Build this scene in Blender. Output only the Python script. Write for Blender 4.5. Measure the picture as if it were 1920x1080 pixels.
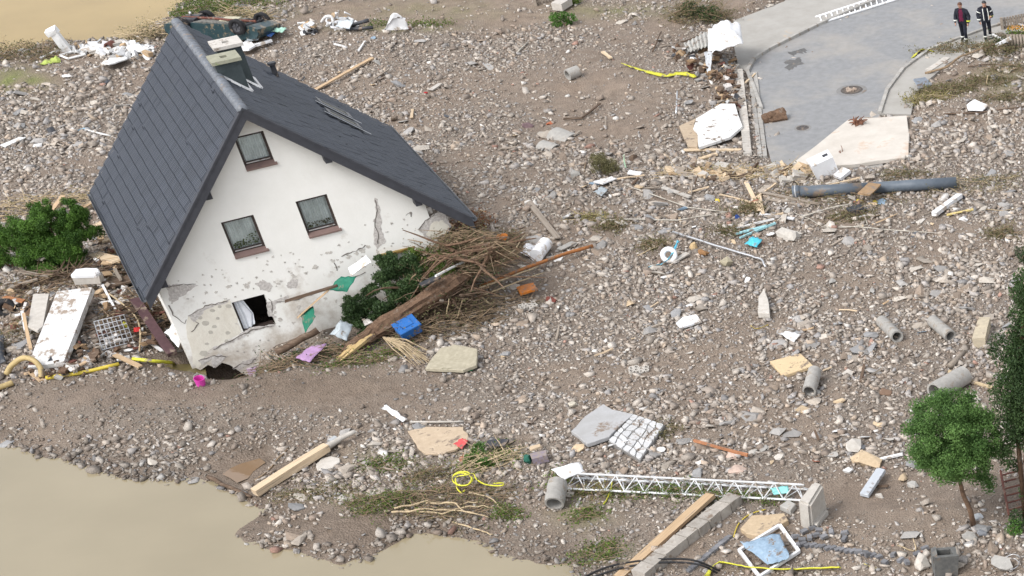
import bpy, bmesh, math, random
import numpy as np
from mathutils import Vector, Matrix, Euler
R_ = random.Random(7)
NR = np.random.default_rng(11)
for o in list(bpy.data.objects): bpy.data.objects.remove(o)
SC = bpy.context.scene
COL = SC.collection

# ------------------------------------------------------------------ camera, sky, sun, exposure
F_PX, CX, CY, PITCH, CAMZ = 4195.0, 2719.0, 1505.0, 0.681, 33.954
CAM = np.array([30.0, -70.0, CAMZ])
cd = bpy.data.cameras.new('camera'); cam = bpy.data.objects.new('camera', cd); COL.objects.link(cam)
cd.sensor_width = 36; cd.lens = F_PX / 1920 * 36
cd.shift_x = (960 - CX) / 1920; cd.shift_y = (CY - 540) / 1920
cd.clip_end = 3000; cd.clip_start = 1
cam.location = CAM; cam.rotation_euler = (math.pi / 2 - PITCH, 0, 0)
SC.camera = cam

SUN_EL, SUN_AZ = math.radians(52), math.radians(215)      # azimuth clockwise from +Y
w = bpy.data.worlds.new('World'); SC.world = w; w.use_nodes = True
nt = w.node_tree; nt.nodes.clear()
sky = nt.nodes.new('ShaderNodeTexSky'); sky.sky_type = 'NISHITA'; sky.sun_disc = False
sky.sun_elevation = SUN_EL; sky.sun_rotation = SUN_AZ; sky.air_density = 1.0; sky.dust_density = 2.5; sky.ozone_density = 1.0
hs = nt.nodes.new('ShaderNodeHueSaturation'); hs.inputs['Saturation'].default_value = 0.22   # thin cloud cover greys the sky
bg = nt.nodes.new('ShaderNodeBackground'); bg.inputs['Strength'].default_value = 0.15
ow = nt.nodes.new('ShaderNodeOutputWorld')
nt.links.new(sky.outputs[0], hs.inputs['Color']); nt.links.new(hs.outputs[0], bg.inputs['Color']); nt.links.new(bg.outputs[0], ow.inputs['Surface'])
sd_ = bpy.data.lights.new('sun', 'SUN'); sd_.energy = .9; sd_.angle = math.radians(24); sd_.color = (1, .97, .93)
sun = bpy.data.objects.new('sun', sd_); COL.objects.link(sun)
sv = Vector((math.sin(SUN_AZ) * math.cos(SUN_EL), math.cos(SUN_AZ) * math.cos(SUN_EL), math.sin(SUN_EL)))
sun.rotation_euler = sv.to_track_quat('Z', 'Y').to_euler()
SC.view_settings.view_transform = 'Standard'; SC.view_settings.look = 'None'
SC.view_settings.exposure = 1.0; SC.view_settings.gamma = 1.0

# ------------------------------------------------------------------ surveying: the photograph's pixel -> place on the ground
_c, _s = math.cos(PITCH), math.sin(PITCH)
RC = np.array([[1, 0, 0], [0, -_s, -_c], [0, _c, -_s]])
def flat(px, py, z=0.0):
    d = RC.T @ np.array([(px - CX) / F_PX, (py - CY) / F_PX, 1.0])
    t = (z - CAMZ) / d[2]
    return CAM + t * d
def pix(x, y, z):
    q0 = x - CAM[0]; dy = y - CAM[1]; dz = z - CAM[2]
    a = -_s * dy - _c * dz; b = _c * dy - _s * dz
    return CX + F_PX * q0 / b, CY + F_PX * a / b

# ------------------------------------------------------------------ terrain height
_LAT = {}
def vnoise(x, y, s, seed):
    if seed not in _LAT: _LAT[seed] = np.random.default_rng(seed).random((256, 256))
    L = _LAT[seed]
    u = x / s + 1000; v = y / s + 1000
    i = np.floor(u).astype(int); j = np.floor(v).astype(int); a = u - i; b = v - j
    a = a * a * (3 - 2 * a); b = b * b * (3 - 2 * b)
    g = lambda p, q: L[p % 256, q % 256]
    return (g(i, j) * (1 - a) + g(i + 1, j) * a) * (1 - b) + (g(i, j + 1) * (1 - a) + g(i + 1, j + 1) * a) * b
def poly_sd(x, y, poly):
    """signed distance to a polygon, negative inside"""
    d = np.full(x.shape, 1e9); inside = np.zeros(x.shape, bool)
    n = len(poly)
    for k in range(n):
        ax, ay = poly[k][:2]; bx, by = poly[(k + 1) % n][:2]
        ex, ey = bx - ax, by - ay
        t = np.clip(((x - ax) * ex + (y - ay) * ey) / (ex * ex + ey * ey + 1e-12), 0, 1)
        d = np.minimum(d, np.hypot(x - ax - t * ex, y - ay - t * ey))
        c = ((ay > y) != (by > y)) & (x < (bx - ax) * (y - ay) / (by - ay + 1e-12) + ax)
        inside ^= c
    return np.where(inside, -d, d)
W_Z = -0.22
def wpoly(pts, z=0.0): return [flat(a, b, z) for a, b in pts]
LAKE = wpoly([(-900, 700), (-200, 810), (0, 833), (60, 856), (130, 870), (200, 893), (250, 896), (310, 906), (370, 904), (402, 912), (440, 930), (475, 945), (507, 955),
              (480, 985), (447, 1004), (470, 1017), (530, 1034), (590, 1052), (640, 1064), (690, 1050), (722, 1020), (760, 1003), (820, 998), (870, 1010), (920, 1030),
              (930, 1046), (1000, 1053), (1075, 1060), (1095, 1110), (1120, 1300), (900, 1700), (-900, 1700)], W_Z)
RIVER = wpoly([(-1500, 200), (-600, 150), (-100, 108), (0, 101), (45, 92), (95, 80), (160, 76), (245, 72), (282, 52), (325, 24), (350, -4), (420, -40), (300, -400), (-3000, -420)], W_Z)
PUD1 = wpoly([(396, 893), (415, 876), (445, 862), (500, 850), (517, 860), (494, 884), (470, 905), (440, 915), (415, 905)], -.1)
PUD2 = wpoly([(285, 690), (330, 680), (372, 676), (378, 702), (345, 708), (305, 704)], -.1)
ROAD = wpoly([(1447, 306), (1437, 270), (1428, 200), (1414, 165), (1402, 135), (1414, 112), (1442, 94), (1482, 74), (1532, 49), (1640, 2), (1720, -40), (2300, -200), (2300, -60),
              (2000, 20), (1900, 40), (1850, 55), (1792, 76), (1742, 96), (1694, 131), (1664, 171), (1650, 214), (1655, 312), (1600, 318), (1500, 316)])
WALK_L = wpoly([(1402, 135), (1414, 112), (1442, 94), (1482, 74), (1532, 49), (1640, 2), (1720, -40), (1560, -60), (1470, 4), (1376, 40), (1372, 60), (1378, 95), (1385, 128)])
WALK_R = wpoly([(1650, 214), (1664, 171), (1694, 131), (1742, 96), (1792, 76), (1850, 55), (1900, 40), (1912, 58), (1862, 76), (1815, 96), (1775, 122), (1740, 152), (1716, 178), (1708, 216)])
MOUNDS = [(flat(*p)[:2], r, h) for p, r, h in [((632, 644), .8, .12), ((700, 622), .9, .2), ((765, 603), 1.0, .3), ((830, 588), 1.1, .42), ((885, 565), 1.2, .45), ((930, 510), 1.2, .35), ((880, 500), 1.1, .4),
          ((120, 660), 2.2, .3), ((230, 600), 2.0, .4), ((150, 560), 2.2, .45), ((320, 600), 1.5, .15), ((1330, 320), 3.0, .12), ((1560, 330), 2.5, .12),
          ((1810, 110), 2.4, .18), ((430, 60), 3.0, .2), ((1340, 130), 2.0, .2), ((700, 80), 3, .15), ((780, 930), 1.8, .12), ((1690, 990), 2.0, .12), ((600, 760), 3.5, .25), ((250, 740), 3.5, .3),
          ((900, 880), 3, .1), ((1880, 1000), 2.5, .15)]]
PITS = [(flat(*p)[:2], r, h) for p, r, h in [((425, 676), .85, 1.5), ((432, 704), .5, .8), ((462, 700), .45, .7)]]
def sstep(a, b, t):
    t = np.clip((t - a) / (b - a), 0, 1); return t * t * (3 - 2 * t)
def height(x, y):
    x = np.asarray(x, float); y = np.asarray(y, float)
    h = .22 * (vnoise(x, y, 4.5, 1) - .5) + .13 * (vnoise(x, y, 1.5, 2) - .5) + .06 * (vnoise(x, y, .55, 3) - .5) + .03 * (vnoise(x, y, .22, 4) - .5) + .06
    for (c, r, a) in MOUNDS: h = h + a * np.exp(-((x - c[0]) ** 2 + (y - c[1]) ** 2) / r ** 2)
    wob = .5 * (vnoise(x, y, .9, 5) - .5) + .25 * (vnoise(x, y, .35, 6) - .5)
    for poly, wz, dep in ((PUD1, -.1, .1), (PUD2, -.1, .1), (LAKE, W_Z, .5), (RIVER, W_Z, .5)):
        d = poly_sd(x, y, poly) + wob * .9
        shore = wz + d * .16
        k = sstep(0, 2.4 if dep > .2 else 1.0, d)
        if dep < .2: h = np.where(d < 0, np.maximum(wz - dep, wz + d * .35), np.where(d < .9, np.maximum(h, wz + .01 + d * .1), h))
        else: h = np.where(d < 0, np.maximum(wz - dep, wz + d * .35), np.where(k < 1, shore * (1 - k) + h * k, h))
    for (c, r, a) in PITS: h = h - a * np.exp(-((x - c[0]) ** 2 + (y - c[1]) ** 2) / r ** 2)
    for poly in (ROAD, WALK_L, WALK_R):
        d = poly_sd(x, y, poly); k = sstep(.05, .6, d)
        h = h * k + (-.06) * (1 - k)
    return h
GX0, GX1, GY0, GY1, GS = -37.0, 23.0, -25.0, 31.0, 0.12
GXS = np.arange(GX0, GX1 + GS / 2, GS); GYS = np.arange(GY0, GY1 + GS / 2, GS)
_gx, _gy = np.meshgrid(GXS, GYS, indexing='ij'); HG = height(_gx, _gy)
def hq(x, y):
    u = min(max((x - GX0) / GS, 0), len(GXS) - 1.001); v = min(max((y - GY0) / GS, 0), len(GYS) - 1.001)
    i, j = int(u), int(v); a, b = u - i, v - j
    return float((HG[i, j] * (1 - a) + HG[i + 1, j] * a) * (1 - b) + (HG[i, j + 1] * (1 - a) + HG[i + 1, j + 1] * a) * b)
def hqa(x, y):
    u = np.clip((x - GX0) / GS, 0, len(GXS) - 1.001); v = np.clip((y - GY0) / GS, 0, len(GYS) - 1.001)
    i = u.astype(int); j = v.astype(int); a, b = u - i, v - j
    return (HG[i, j] * (1 - a) + HG[i + 1, j] * a) * (1 - b) + (HG[i, j + 1] * (1 - a) + HG[i + 1, j + 1] * a) * b
def P(px, py, z=0.0):
    g = flat(px, py, z)
    for _ in range(5):
        g = flat(px, py, hq(g[0], g[1]) + z)
    return Vector(g)

# ------------------------------------------------------------------ materials
MATS = {}
def M(name, col, rough=.85, var=.3, scale=6.0, bump=.15, spec=.3, metal=0.0, col2=None, rnd=.12, wear=None, wear_col=None):
    """procedural surface: two scales of noise between col and col2, small relief, per-object brightness shift"""
    if name in MATS: return MATS[name]
    if wear is None and rnd > 0 and not name.startswith('stone'): wear = .43; wear_col = (.2, .155, .12)     # everything lying about is caked with flood mud
    m = bpy.data.materials.new(name); m.use_nodes = True; N = m.node_tree.nodes; L = m.node_tree.links
    b = N['Principled BSDF']; b.inputs['Roughness'].default_value = rough; b.inputs['Metallic'].default_value = metal
    b.inputs['Specular IOR Level'].default_value = spec
    tc = N.new('ShaderNodeTexCoord')
    n1 = N.new('ShaderNodeTexNoise'); n1.inputs['Scale'].default_value = scale; n1.inputs['Detail'].default_value = 6; n1.inputs['Roughness'].default_value = .65
    L.new(tc.outputs['Object'], n1.inputs['Vector'])
    c2 = col2 or tuple(c * (1 - var) for c in col)
    cr = N.new('ShaderNodeValToRGB'); cr.color_ramp.elements[0].position = .32; cr.color_ramp.elements[1].position = .68
    cr.color_ramp.elements[0].color = (*c2, 1); cr.color_ramp.elements[1].color = (*col, 1)
    L.new(n1.outputs['Fac'], cr.inputs['Fac'])
    out = cr.outputs['Color']
    if wear:
        n2 = N.new('ShaderNodeTexNoise'); n2.inputs['Scale'].default_value = scale * .45; n2.inputs['Detail'].default_value = 8; n2.inputs['Roughness'].default_value = .7
        L.new(tc.outputs['Object'], n2.inputs['Vector'])
        r2 = N.new('ShaderNodeValToRGB'); r2.color_ramp.elements[0].position = 1 - wear; r2.color_ramp.elements[1].position = min(1, 1 - wear + .06)
        L.new(n2.outputs['Fac'], r2.inputs['Fac'])
        mx = N.new('ShaderNodeMix'); mx.data_type = 'RGBA'; L.new(r2.outputs['Color'], mx.inputs[0]); L.new(out, mx.inputs[6]); mx.inputs[7].default_value = (*(wear_col or (.17, .13, .1)), 1)
        out = mx.outputs[2]
    if rnd:
        oi = N.new('ShaderNodeObjectInfo'); mr = N.new('ShaderNodeMapRange'); mr.inputs[3].default_value = 1 - rnd; mr.inputs[4].default_value = 1 + rnd
        L.new(oi.outputs['Random'], mr.inputs[0])
        hv = N.new('ShaderNodeHueSaturation'); L.new(mr.outputs[0], hv.inputs['Value']); L.new(out, hv.inputs['Color']); out = hv.outputs[0]
    L.new(out, b.inputs['Base Color'])
    if bump:
        n3 = N.new('ShaderNodeTexNoise'); n3.inputs['Scale'].default_value = scale * 5; n3.inputs['Detail'].default_value = 4
        L.new(tc.outputs['Object'], n3.inputs['Vector'])
        bp = N.new('ShaderNodeBump'); bp.inputs['Strength'].default_value = bump; bp.inputs['Distance'].default_value = .03
        L.new(n3.outputs['Fac'], bp.inputs['Height']); L.new(bp.outputs[0], b.inputs['Normal'])
    MATS[name] = m
    return m
def wood_mat(name, col, col2, rough=.8):
    if name in MATS: return MATS[name]
    m = M(name, col, rough, col2=col2, scale=5, bump=.1)
    N = m.node_tree.nodes; L = m.node_tree.links
    mp = N.new('ShaderNodeMapping'); mp.inputs['Scale'].default_value = (.35, 9, 9)
    tc = [n for n in N if n.type == 'TEX_COORD'][0]
    L.new(tc.outputs['Object'], mp.inputs['Vector'])
    for n in N:
        if n.type == 'TEX_NOISE': L.new(mp.outputs[0], n.inputs['Vector']); n.inputs['Scale'].default_value = 1.6
    return m
def leaf_mat(name, c1, c2, rough=.6):
    if name in MATS: return MATS[name]
    m = bpy.data.materials.new(name); m.use_nodes = True; N = m.node_tree.nodes; L = m.node_tree.links
    b = N['Principled BSDF']; b.inputs['Roughness'].default_value = rough; b.inputs['Specular IOR Level'].default_value = .25
    at = N.new('ShaderNodeAttribute'); at.attribute_name = 'tone'
    cr = N.new('ShaderNodeValToRGB'); cr.color_ramp.elements[0].color = (*c1, 1); cr.color_ramp.elements[1].color = (*c2, 1)
    L.new(at.outputs['Fac'], cr.inputs['Fac']); L.new(cr.outputs[0], b.inputs['Base Color'])
    tr = N.new('ShaderNodeBsdfTranslucent'); L.new(cr.outputs[0], tr.inputs['Color'])
    mx = N.new('ShaderNodeMixShader'); mx.inputs[0].default_value = .25
    L.new(b.outputs[0], mx.inputs[1]); L.new(tr.outputs[0], mx.inputs[2]); L.new(mx.outputs[0], N['Material Output'].inputs['Surface'])
    MATS[name] = m
    return m
def col_attr_mat(name, rough=.9, bump=.25, scale=25):
    if name in MATS: return MATS[name]
    m = bpy.data.materials.new(name); m.use_nodes = True; N = m.node_tree.nodes; L = m.node_tree.links
    b = N['Principled BSDF']; b.inputs['Roughness'].default_value = rough; b.inputs['Specular IOR Level'].default_value = .2
    at = N.new('ShaderNodeAttribute'); at.attribute_name = 'col'
    tc = N.new('ShaderNodeTexCoord'); n1 = N.new('ShaderNodeTexNoise'); n1.inputs['Scale'].default_value = scale; n1.inputs['Detail'].default_value = 5
    L.new(tc.outputs['Object'], n1.inputs['Vector'])
    mr = N.new('ShaderNodeMapRange'); mr.inputs[1].default_value = .3; mr.inputs[2].default_value = .7; mr.inputs[3].default_value = .78; mr.inputs[4].default_value = 1.15
    L.new(n1.outputs['Fac'], mr.inputs[0])
    hv = N.new('ShaderNodeHueSaturation'); L.new(at.outputs['Color'], hv.inputs['Color']); L.new(mr.outputs[0], hv.inputs['Value']); L.new(hv.outputs[0], b.inputs['Base Color'])
    bp = N.new('ShaderNodeBump'); bp.inputs['Strength'].default_value = bump; bp.inputs['Distance'].default_value = .02
    L.new(n1.outputs['Fac'], bp.inputs['Height']); L.new(bp.outputs[0], b.inputs['Normal'])
    MATS[name] = m
    return m
CONC = M('concrete', (.38, .365, .34), var=.25, wear=.42, wear_col=(.28, .24, .2))
CONC_L = M('pale_concrete', (.5, .47, .43), col2=(.4, .37, .33), wear=.38, wear_col=(.36, .29, .23))
WHITE = M('white_paint', (.72, .72, .72), .45, col2=(.62, .62, .61), wear=.43, wear_col=(.42, .36, .3), bump=.05)
WHITE_C = M('clean_white', (.74, .745, .76), .4, var=.08, wear=.44, wear_col=(.44, .38, .32), bump=.02)
PLASTIC_G = M('grey_plastic', (.4, .41, .42), .4, var=.15)
STEEL = M('galvanised_steel', (.62, .63, .65), .35, metal=.7, var=.2, bump=.05)
DARK = M('dark_metal', (.05, .052, .06), .5, var=.3)
RUBBER = M('rubber', (.018, .018, .02), .7, var=.3)
WOOD = wood_mat('pale_timber', (.52, .38, .24), (.36, .25, .15))
WOOD_L = wood_mat('light_timber', (.62, .5, .35), (.48, .36, .24))
WOOD_G = wood_mat('weathered_timber', (.36, .31, .26), (.2, .165, .13))
WOOD_D = wood_mat('dark_timber', (.14, .095, .065), (.07, .045, .03))
BARK = M('bark', (.2, .125, .08), col2=(.085, .05, .032), scale=9, bump=.8)
RUST = M('rusty_metal', (.16, .065, .045), col2=(.09, .035, .03))
YEL = M('yellow_plastic', (.58, .45, .06), .45, var=.2)
YELG = M('neon_tape', (.6, .58, .05), .45, var=.15)
TAN = M('tan_stone', (.55, .43, .29), col2=(.42, .32, .21))
CANE = M('pale_cane', (.5, .47, .41), .6, col2=(.38, .35, .3))
TWIG = M('twig', (.3, .22, .14), col2=(.16, .11, .07), scale=20)
TWIG_L = M('peeled_twig', (.5, .4, .26), col2=(.34, .26, .16), scale=20)

# ------------------------------------------------------------------ mesh builder
class MB:
    def __init__(s): s.v = []; s.f = []; s.mi = []; s.tone = []
    def add(s, vs, fs, mi=0, tone=.5):
        o = len(s.v); s.v += [tuple(p) for p in vs]; s.f += [tuple(i + o for i in q) for q in fs]; s.mi += [mi] * len(fs); s.tone += [tone] * len(fs)
        return s
    def box(s, c, d, rot=None, jit=0.0, mi=0):
        vs = []
        for sx in (-1, 1):
            for sy in (-1, 1):
                for sz in (-1, 1):
                    p = Vector((sx * d[0] / 2, sy * d[1] / 2, sz * d[2] / 2)) + Vector([R_.uniform(-jit, jit) for _ in range(3)])
                    if rot is not None: p = rot @ p
                    vs.append(p + Vector(c))
        return s.add(vs, [(0, 1, 3, 2), (4, 6, 7, 5), (0, 4, 5, 1), (2, 3, 7, 6), (0, 2, 6, 4), (1, 5, 7, 3)], mi)
    def tube(s, pts, rads, n=6, cap=True, mi=0, tone=.5, squash=1.0):
        pts = [Vector(p) for p in pts]
        if not hasattr(rads, '__len__'): rads = [rads] * len(pts)
        up = None; vs = []; fs = []
        for i, p in enumerate(pts):
            t = (pts[min(i + 1, len(pts) - 1)] - pts[max(i - 1, 0)])
            if t.length < 1e-9: t = Vector((0, 0, 1))
            t.normalize()
            if up is None: up = t.orthogonal().normalized() if abs(t.z) > .9 else Vector((0, 0, 1))
            a = t.cross(up)
            if a.length < 1e-6: a = t.orthogonal()
            a.normalize(); b = a.cross(t).normalized(); up = b
            for k in range(n):
                g = 2 * math.pi * k / n
                vs.append(p + a * math.cos(g) * rads[i] + b * math.sin(g) * rads[i] * squash)
        for i in range(len(pts) - 1):
            for k in range(n):
                k2 = (k + 1) % n
                fs.append((i * n + k, i * n + k2, (i + 1) * n + k2, (i + 1) * n + k))
        if cap:
            fs.append(tuple(range(n - 1, -1, -1))); e = (len(pts) - 1) * n; fs.append(tuple(range(e, e + n)))
        return s.add(vs, fs, mi, tone)
    def prism(s, poly, z0, z1, chamfer=0.0, mi=0):
        """poly: list of (x,y); z0/z1 numbers or lists"""
        n = len(poly); zz0 = z0 if hasattr(z0, '__len__') else [z0] * n; zz1 = z1 if hasattr(z1, '__len__') else [z1] * n
        ar = sum(poly[i][0] * poly[(i + 1) % n][1] - poly[(i + 1) % n][0] * poly[i][1] for i in range(n))
        if ar < 0: poly = poly[::-1]; zz0 = zz0[::-1]; zz1 = zz1[::-1]
        cx = sum(p[0] for p in poly) / n; cy = sum(p[1] for p in poly) / n
        vs = [(p[0], p[1], zz0[i]) for i, p in enumerate(poly)]
        fs = [tuple(range(n - 1, -1, -1))]
        vs += [(p[0], p[1], zz1[i] - chamfer) for i, p in enumerate(poly)]
        fs += [(i, (i + 1) % n, n + (i + 1) % n, n + i) for i in range(n)]
        if chamfer:
            for i, p in enumerate(poly):
                dx, dy = cx - p[0], cy - p[1]; l = math.hypot(dx, dy) + 1e-9
                vs.append((p[0] + dx / l * chamfer, p[1] + dy / l * chamfer, zz1[i]))
            fs += [(n + i, n + (i + 1) % n, 2 * n + (i + 1) % n, 2 * n + i) for i in range(n)]
            fs.append(tuple(range(2 * n, 3 * n)))
        else: fs.append(tuple(range(n, 2 * n)))
        return s.add(vs, fs, mi)
    def leaf(s, p, size, tone, up=None):
        n = Vector((R_.gauss(0, 1), R_.gauss(0, 1), R_.gauss(0, 1) + .5)).normalized()
        a = n.orthogonal().normalized(); b = n.cross(a); g = R_.uniform(0, 6.28)
        u = (a * math.cos(g) + b * math.sin(g)) * size; v = (b * math.cos(g) - a * math.sin(g)) * size * .55
        p = Vector(p)
        return s.add([p - u * .5, p + v * .5 + n * size * .12, p + u * .5, p - v * .5 + n * size * .12], [(0, 1, 2, 3)], 0, tone)
    def mesh(s, name, mats, smooth=False, origin=None):
        me = bpy.data.meshes.new(name)
        if origin is not None: v = [tuple(Vector(p) - Vector(origin)) for p in s.v]
        else: v = s.v
        me.from_pydata(v, [], s.f)
        for m in (mats if isinstance(mats, (list, tuple)) else [mats]): me.materials.append(m)
        me.polygons.foreach_set('material_index', s.mi)
        at = me.attributes.new('tone', 'FLOAT', 'FACE'); at.data.foreach_set('value', s.tone)
        if smooth: me.polygons.foreach_set('use_smooth', [True] * len(s.f))
        me.update(); return me
    def build(s, name, mats, parent=None, smooth=False, origin=None):
        """origin: world point that becomes the object's origin"""
        me = s.mesh(name, mats, smooth, origin)
        o = bpy.data.objects.new(name, me); COL.objects.link(o)
        if parent is not None: o.parent = parent
        if origin is not None: o.location = origin
        return o
def tag(o, label=None, cat=None, group=None, kind=None):
    if label: o['label'] = label
    if cat: o['category'] = cat
    if group: o['group'] = group
    if kind: o['kind'] = kind
    return o
def empty(name, loc, label, cat, group=None, rot=None):
    o = bpy.data.objects.new(name, None); COL.objects.link(o); o.location = loc; o.empty_display_size = .2
    if rot is not None: o.rotation_euler = rot
    return tag(o, label, cat, group)
def frame(A, B, roll=0.0):
    """matrix with X along A->B, Z up, origin at A"""
    x = (B - A).normalized(); y = Vector((0, 0, 1)).cross(x)
    if y.length < 1e-6: y = Vector((0, 1, 0))
    y.normalize(); z = x.cross(y)
    m = Matrix((x, y, z)).transposed().to_4x4()
    m = m @ Matrix.Rotation(roll, 4, 'X'); m.translation = A
    return m

# ------------------------------------------------------------------ kinds of thing that lie about
def board(name, label, cat, a, b, w=.16, t=.05, mat=None, z0=0.0, z1=None, roll=0.0, group=None, jit=.012, raw=False, parent=None):
    A = a if raw else P(a[0], a[1], z0); B = b if raw else P(b[0], b[1], z0 if z1 is None else z1)
    L = (B - A).length; mb = MB(); n = max(2, int(L / .8)); vs = []; fs = []
    for i in range(n + 1):
        x = L * i / n + (R_.uniform(-.05, .05) if i in (0, n) else 0)
        for (sy, sz) in ((-1, 0), (1, 0), (1, 1), (-1, 1)):
            vs.append((x + (R_.uniform(-.03, .03) if i in (0, n) else 0), sy * w / 2 + R_.uniform(-jit, jit), sz * t + R_.uniform(-jit, jit) * .6))
    for i in range(n):
        for k in range(4): fs.append((i * 4 + k, i * 4 + (k + 1) % 4, i * 4 + 4 + (k + 1) % 4, i * 4 + 4 + k))
    fs += [(3, 2, 1, 0), (n * 4, n * 4 + 1, n * 4 + 2, n * 4 + 3)]
    fs = [tuple(reversed(f)) for f in fs]
    mb.add(vs, fs); o = mb.build(name, mat or WOOD, parent); o.matrix_world = frame(A, B, roll)
    if label: tag(o, label, cat, group)
    return o
def pole(name, label, cat, pts, r0=.05, r1=None, mat=None, z=0.0, bend=.05, n=7, group=None, knots=3, smooth=True):
    Q = [P(*p) if len(p) == 3 else P(p[0], p[1], z) for p in pts]
    r1 = r0 * .7 if r1 is None else r1; out = []
    for i in range(len(Q) - 1):
        for k in range(knots):
            q = Q[i].lerp(Q[i + 1], k / knots)
            if k: q = q + Vector([R_.uniform(-bend, bend) for _ in range(3)]) * .6
            out.append(q)
    out.append(Q[-1]); m = len(out)
    rr = [(r0 + (r1 - r0) * i / (m - 1)) * R_.uniform(.92, 1.08) for i in range(m)]
    out = [q + Vector((0, 0, rr[i])) for i, q in enumerate(out)]
    o = MB().tube(out, rr, n).build(name, mat or TWIG, None, smooth, origin=Q[0])
    return tag(o, label, cat, group) if label else o
EXC = []
def slab(name, label, cat, px, t=.12, mat=None, z=0.0, zs=None, chamfer=.015, jit=.02, sub=2, group=None, parent=None, ground=None):
    """flat slab with an irregular broken outline lying on the ground"""
    pts = [P(a, b, 0) for a, b in px]; n = len(pts)
    c = sum(pts, Vector()) / n; base = c.z if ground is None else ground
    pts = [Vector(flat(a, b, base + z + t + (zs[i] if zs else 0))) for i, (a, b) in enumerate(px)]
    EXC.append([(q.x, q.y) for q in pts])
    poly = []; tz = []
    for i in range(n):
        A, B = pts[i], pts[(i + 1) % n]
        for k in range(sub):
            q = A.lerp(B, k / sub); j = jit if k else jit * .3
            poly.append((q.x - c.x + R_.uniform(-j, j), q.y - c.y + R_.uniform(-j, j))); tz.append(q.z - base + R_.uniform(-.004, .004))
    o = MB().prism(poly, [q - t for q in tz], tz, chamfer).build(name, mat or CONC, parent); o.location = (c.x, c.y, base)
    return tag(o, label, cat, group) if label else o
def hull_mesh(name, l, w, h, seed, mat, npts=14, flatness=1.0):
    r = random.Random(seed); bm = bmesh.new()
    for _ in range(npts):
        v = Vector((r.gauss(0, 1), r.gauss(0, 1), r.gauss(0, 1) * flatness)).normalized()
        k = max(abs(v.x), abs(v.y), abs(v.z)) ** .6
        bm.verts.new((v.x / k * l / 2 * r.uniform(.8, 1), v.y / k * w / 2 * r.uniform(.8, 1), h / 2 + v.z / k * h / 2 * r.uniform(.85, 1)))
    g = bmesh.ops.convex_hull(bm, input=bm.verts)
    bmesh.ops.delete(bm, geom=[v for v in bm.verts if not v.link_faces], context='VERTS')
    me = bpy.data.meshes.new(name); bm.to_mesh(me); bm.free(); me.materials.append(mat); return me
def rock(name, label, cat, p, l, w, h, mat=None, yaw=None, tilt=.12, sink=.25, group=None, seed=None, z=0.0):
    me = hull_mesh(name, l, w, h, seed if seed is not None else R_.randint(0, 99999), mat or CONC)
    o = bpy.data.objects.new(name, me); COL.objects.link(o)
    o.location = P(p[0], p[1], z) - Vector((0, 0, h * sink)); o.rotation_euler = (R_.uniform(-tilt, tilt), R_.uniform(-tilt, tilt), R_.uniform(0, 6.28) if yaw is None else yaw)
    return tag(o, label, cat, group)
def pipe(name, label, cat, a, b, r, wall=.03, mat=None, z0=0.0, z1=None, n=20, group=None, rings=0):
    A = P(a[0], a[1], z0) + Vector((0, 0, r * .9)); B = P(b[0], b[1], z0 if z1 is None else z1) + Vector((0, 0, r * .9)); L = (B - A).length
    vs = []; fs = []; prof = [(0, r - wall), (0, r)]
    if rings:
        for i in range(rings):
            x0 = L * i / rings; prof += [(x0 + L / rings * .15, r), (x0 + L / rings * .3, r * 1.06), (x0 + L / rings * .7, r * 1.06), (x0 + L / rings * .85, r)]
    prof += [(L, r), (L, r - wall)]; m = len(prof)
    for (x, q) in prof:
        for k in range(n): vs.append((x, math.cos(2 * math.pi * k / n) * q, math.sin(2 * math.pi * k / n) * q))
    for i in range(m):
        for k in range(n): fs.append((i * n + k, ((i + 1) % m) * n + k, ((i + 1) % m) * n + (k + 1) % n, i * n + (k + 1) % n))
    o = MB().add(vs, [tuple(reversed(f)) for f in fs]).build(name, mat or CONC, None, False); o.matrix_world = frame(A, B)
    for pl in o.data.polygons: pl.use_smooth = True
    o.data.set_sharp_from_angle(angle=.6)
    return tag(o, label, cat, group) if label else o
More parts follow.
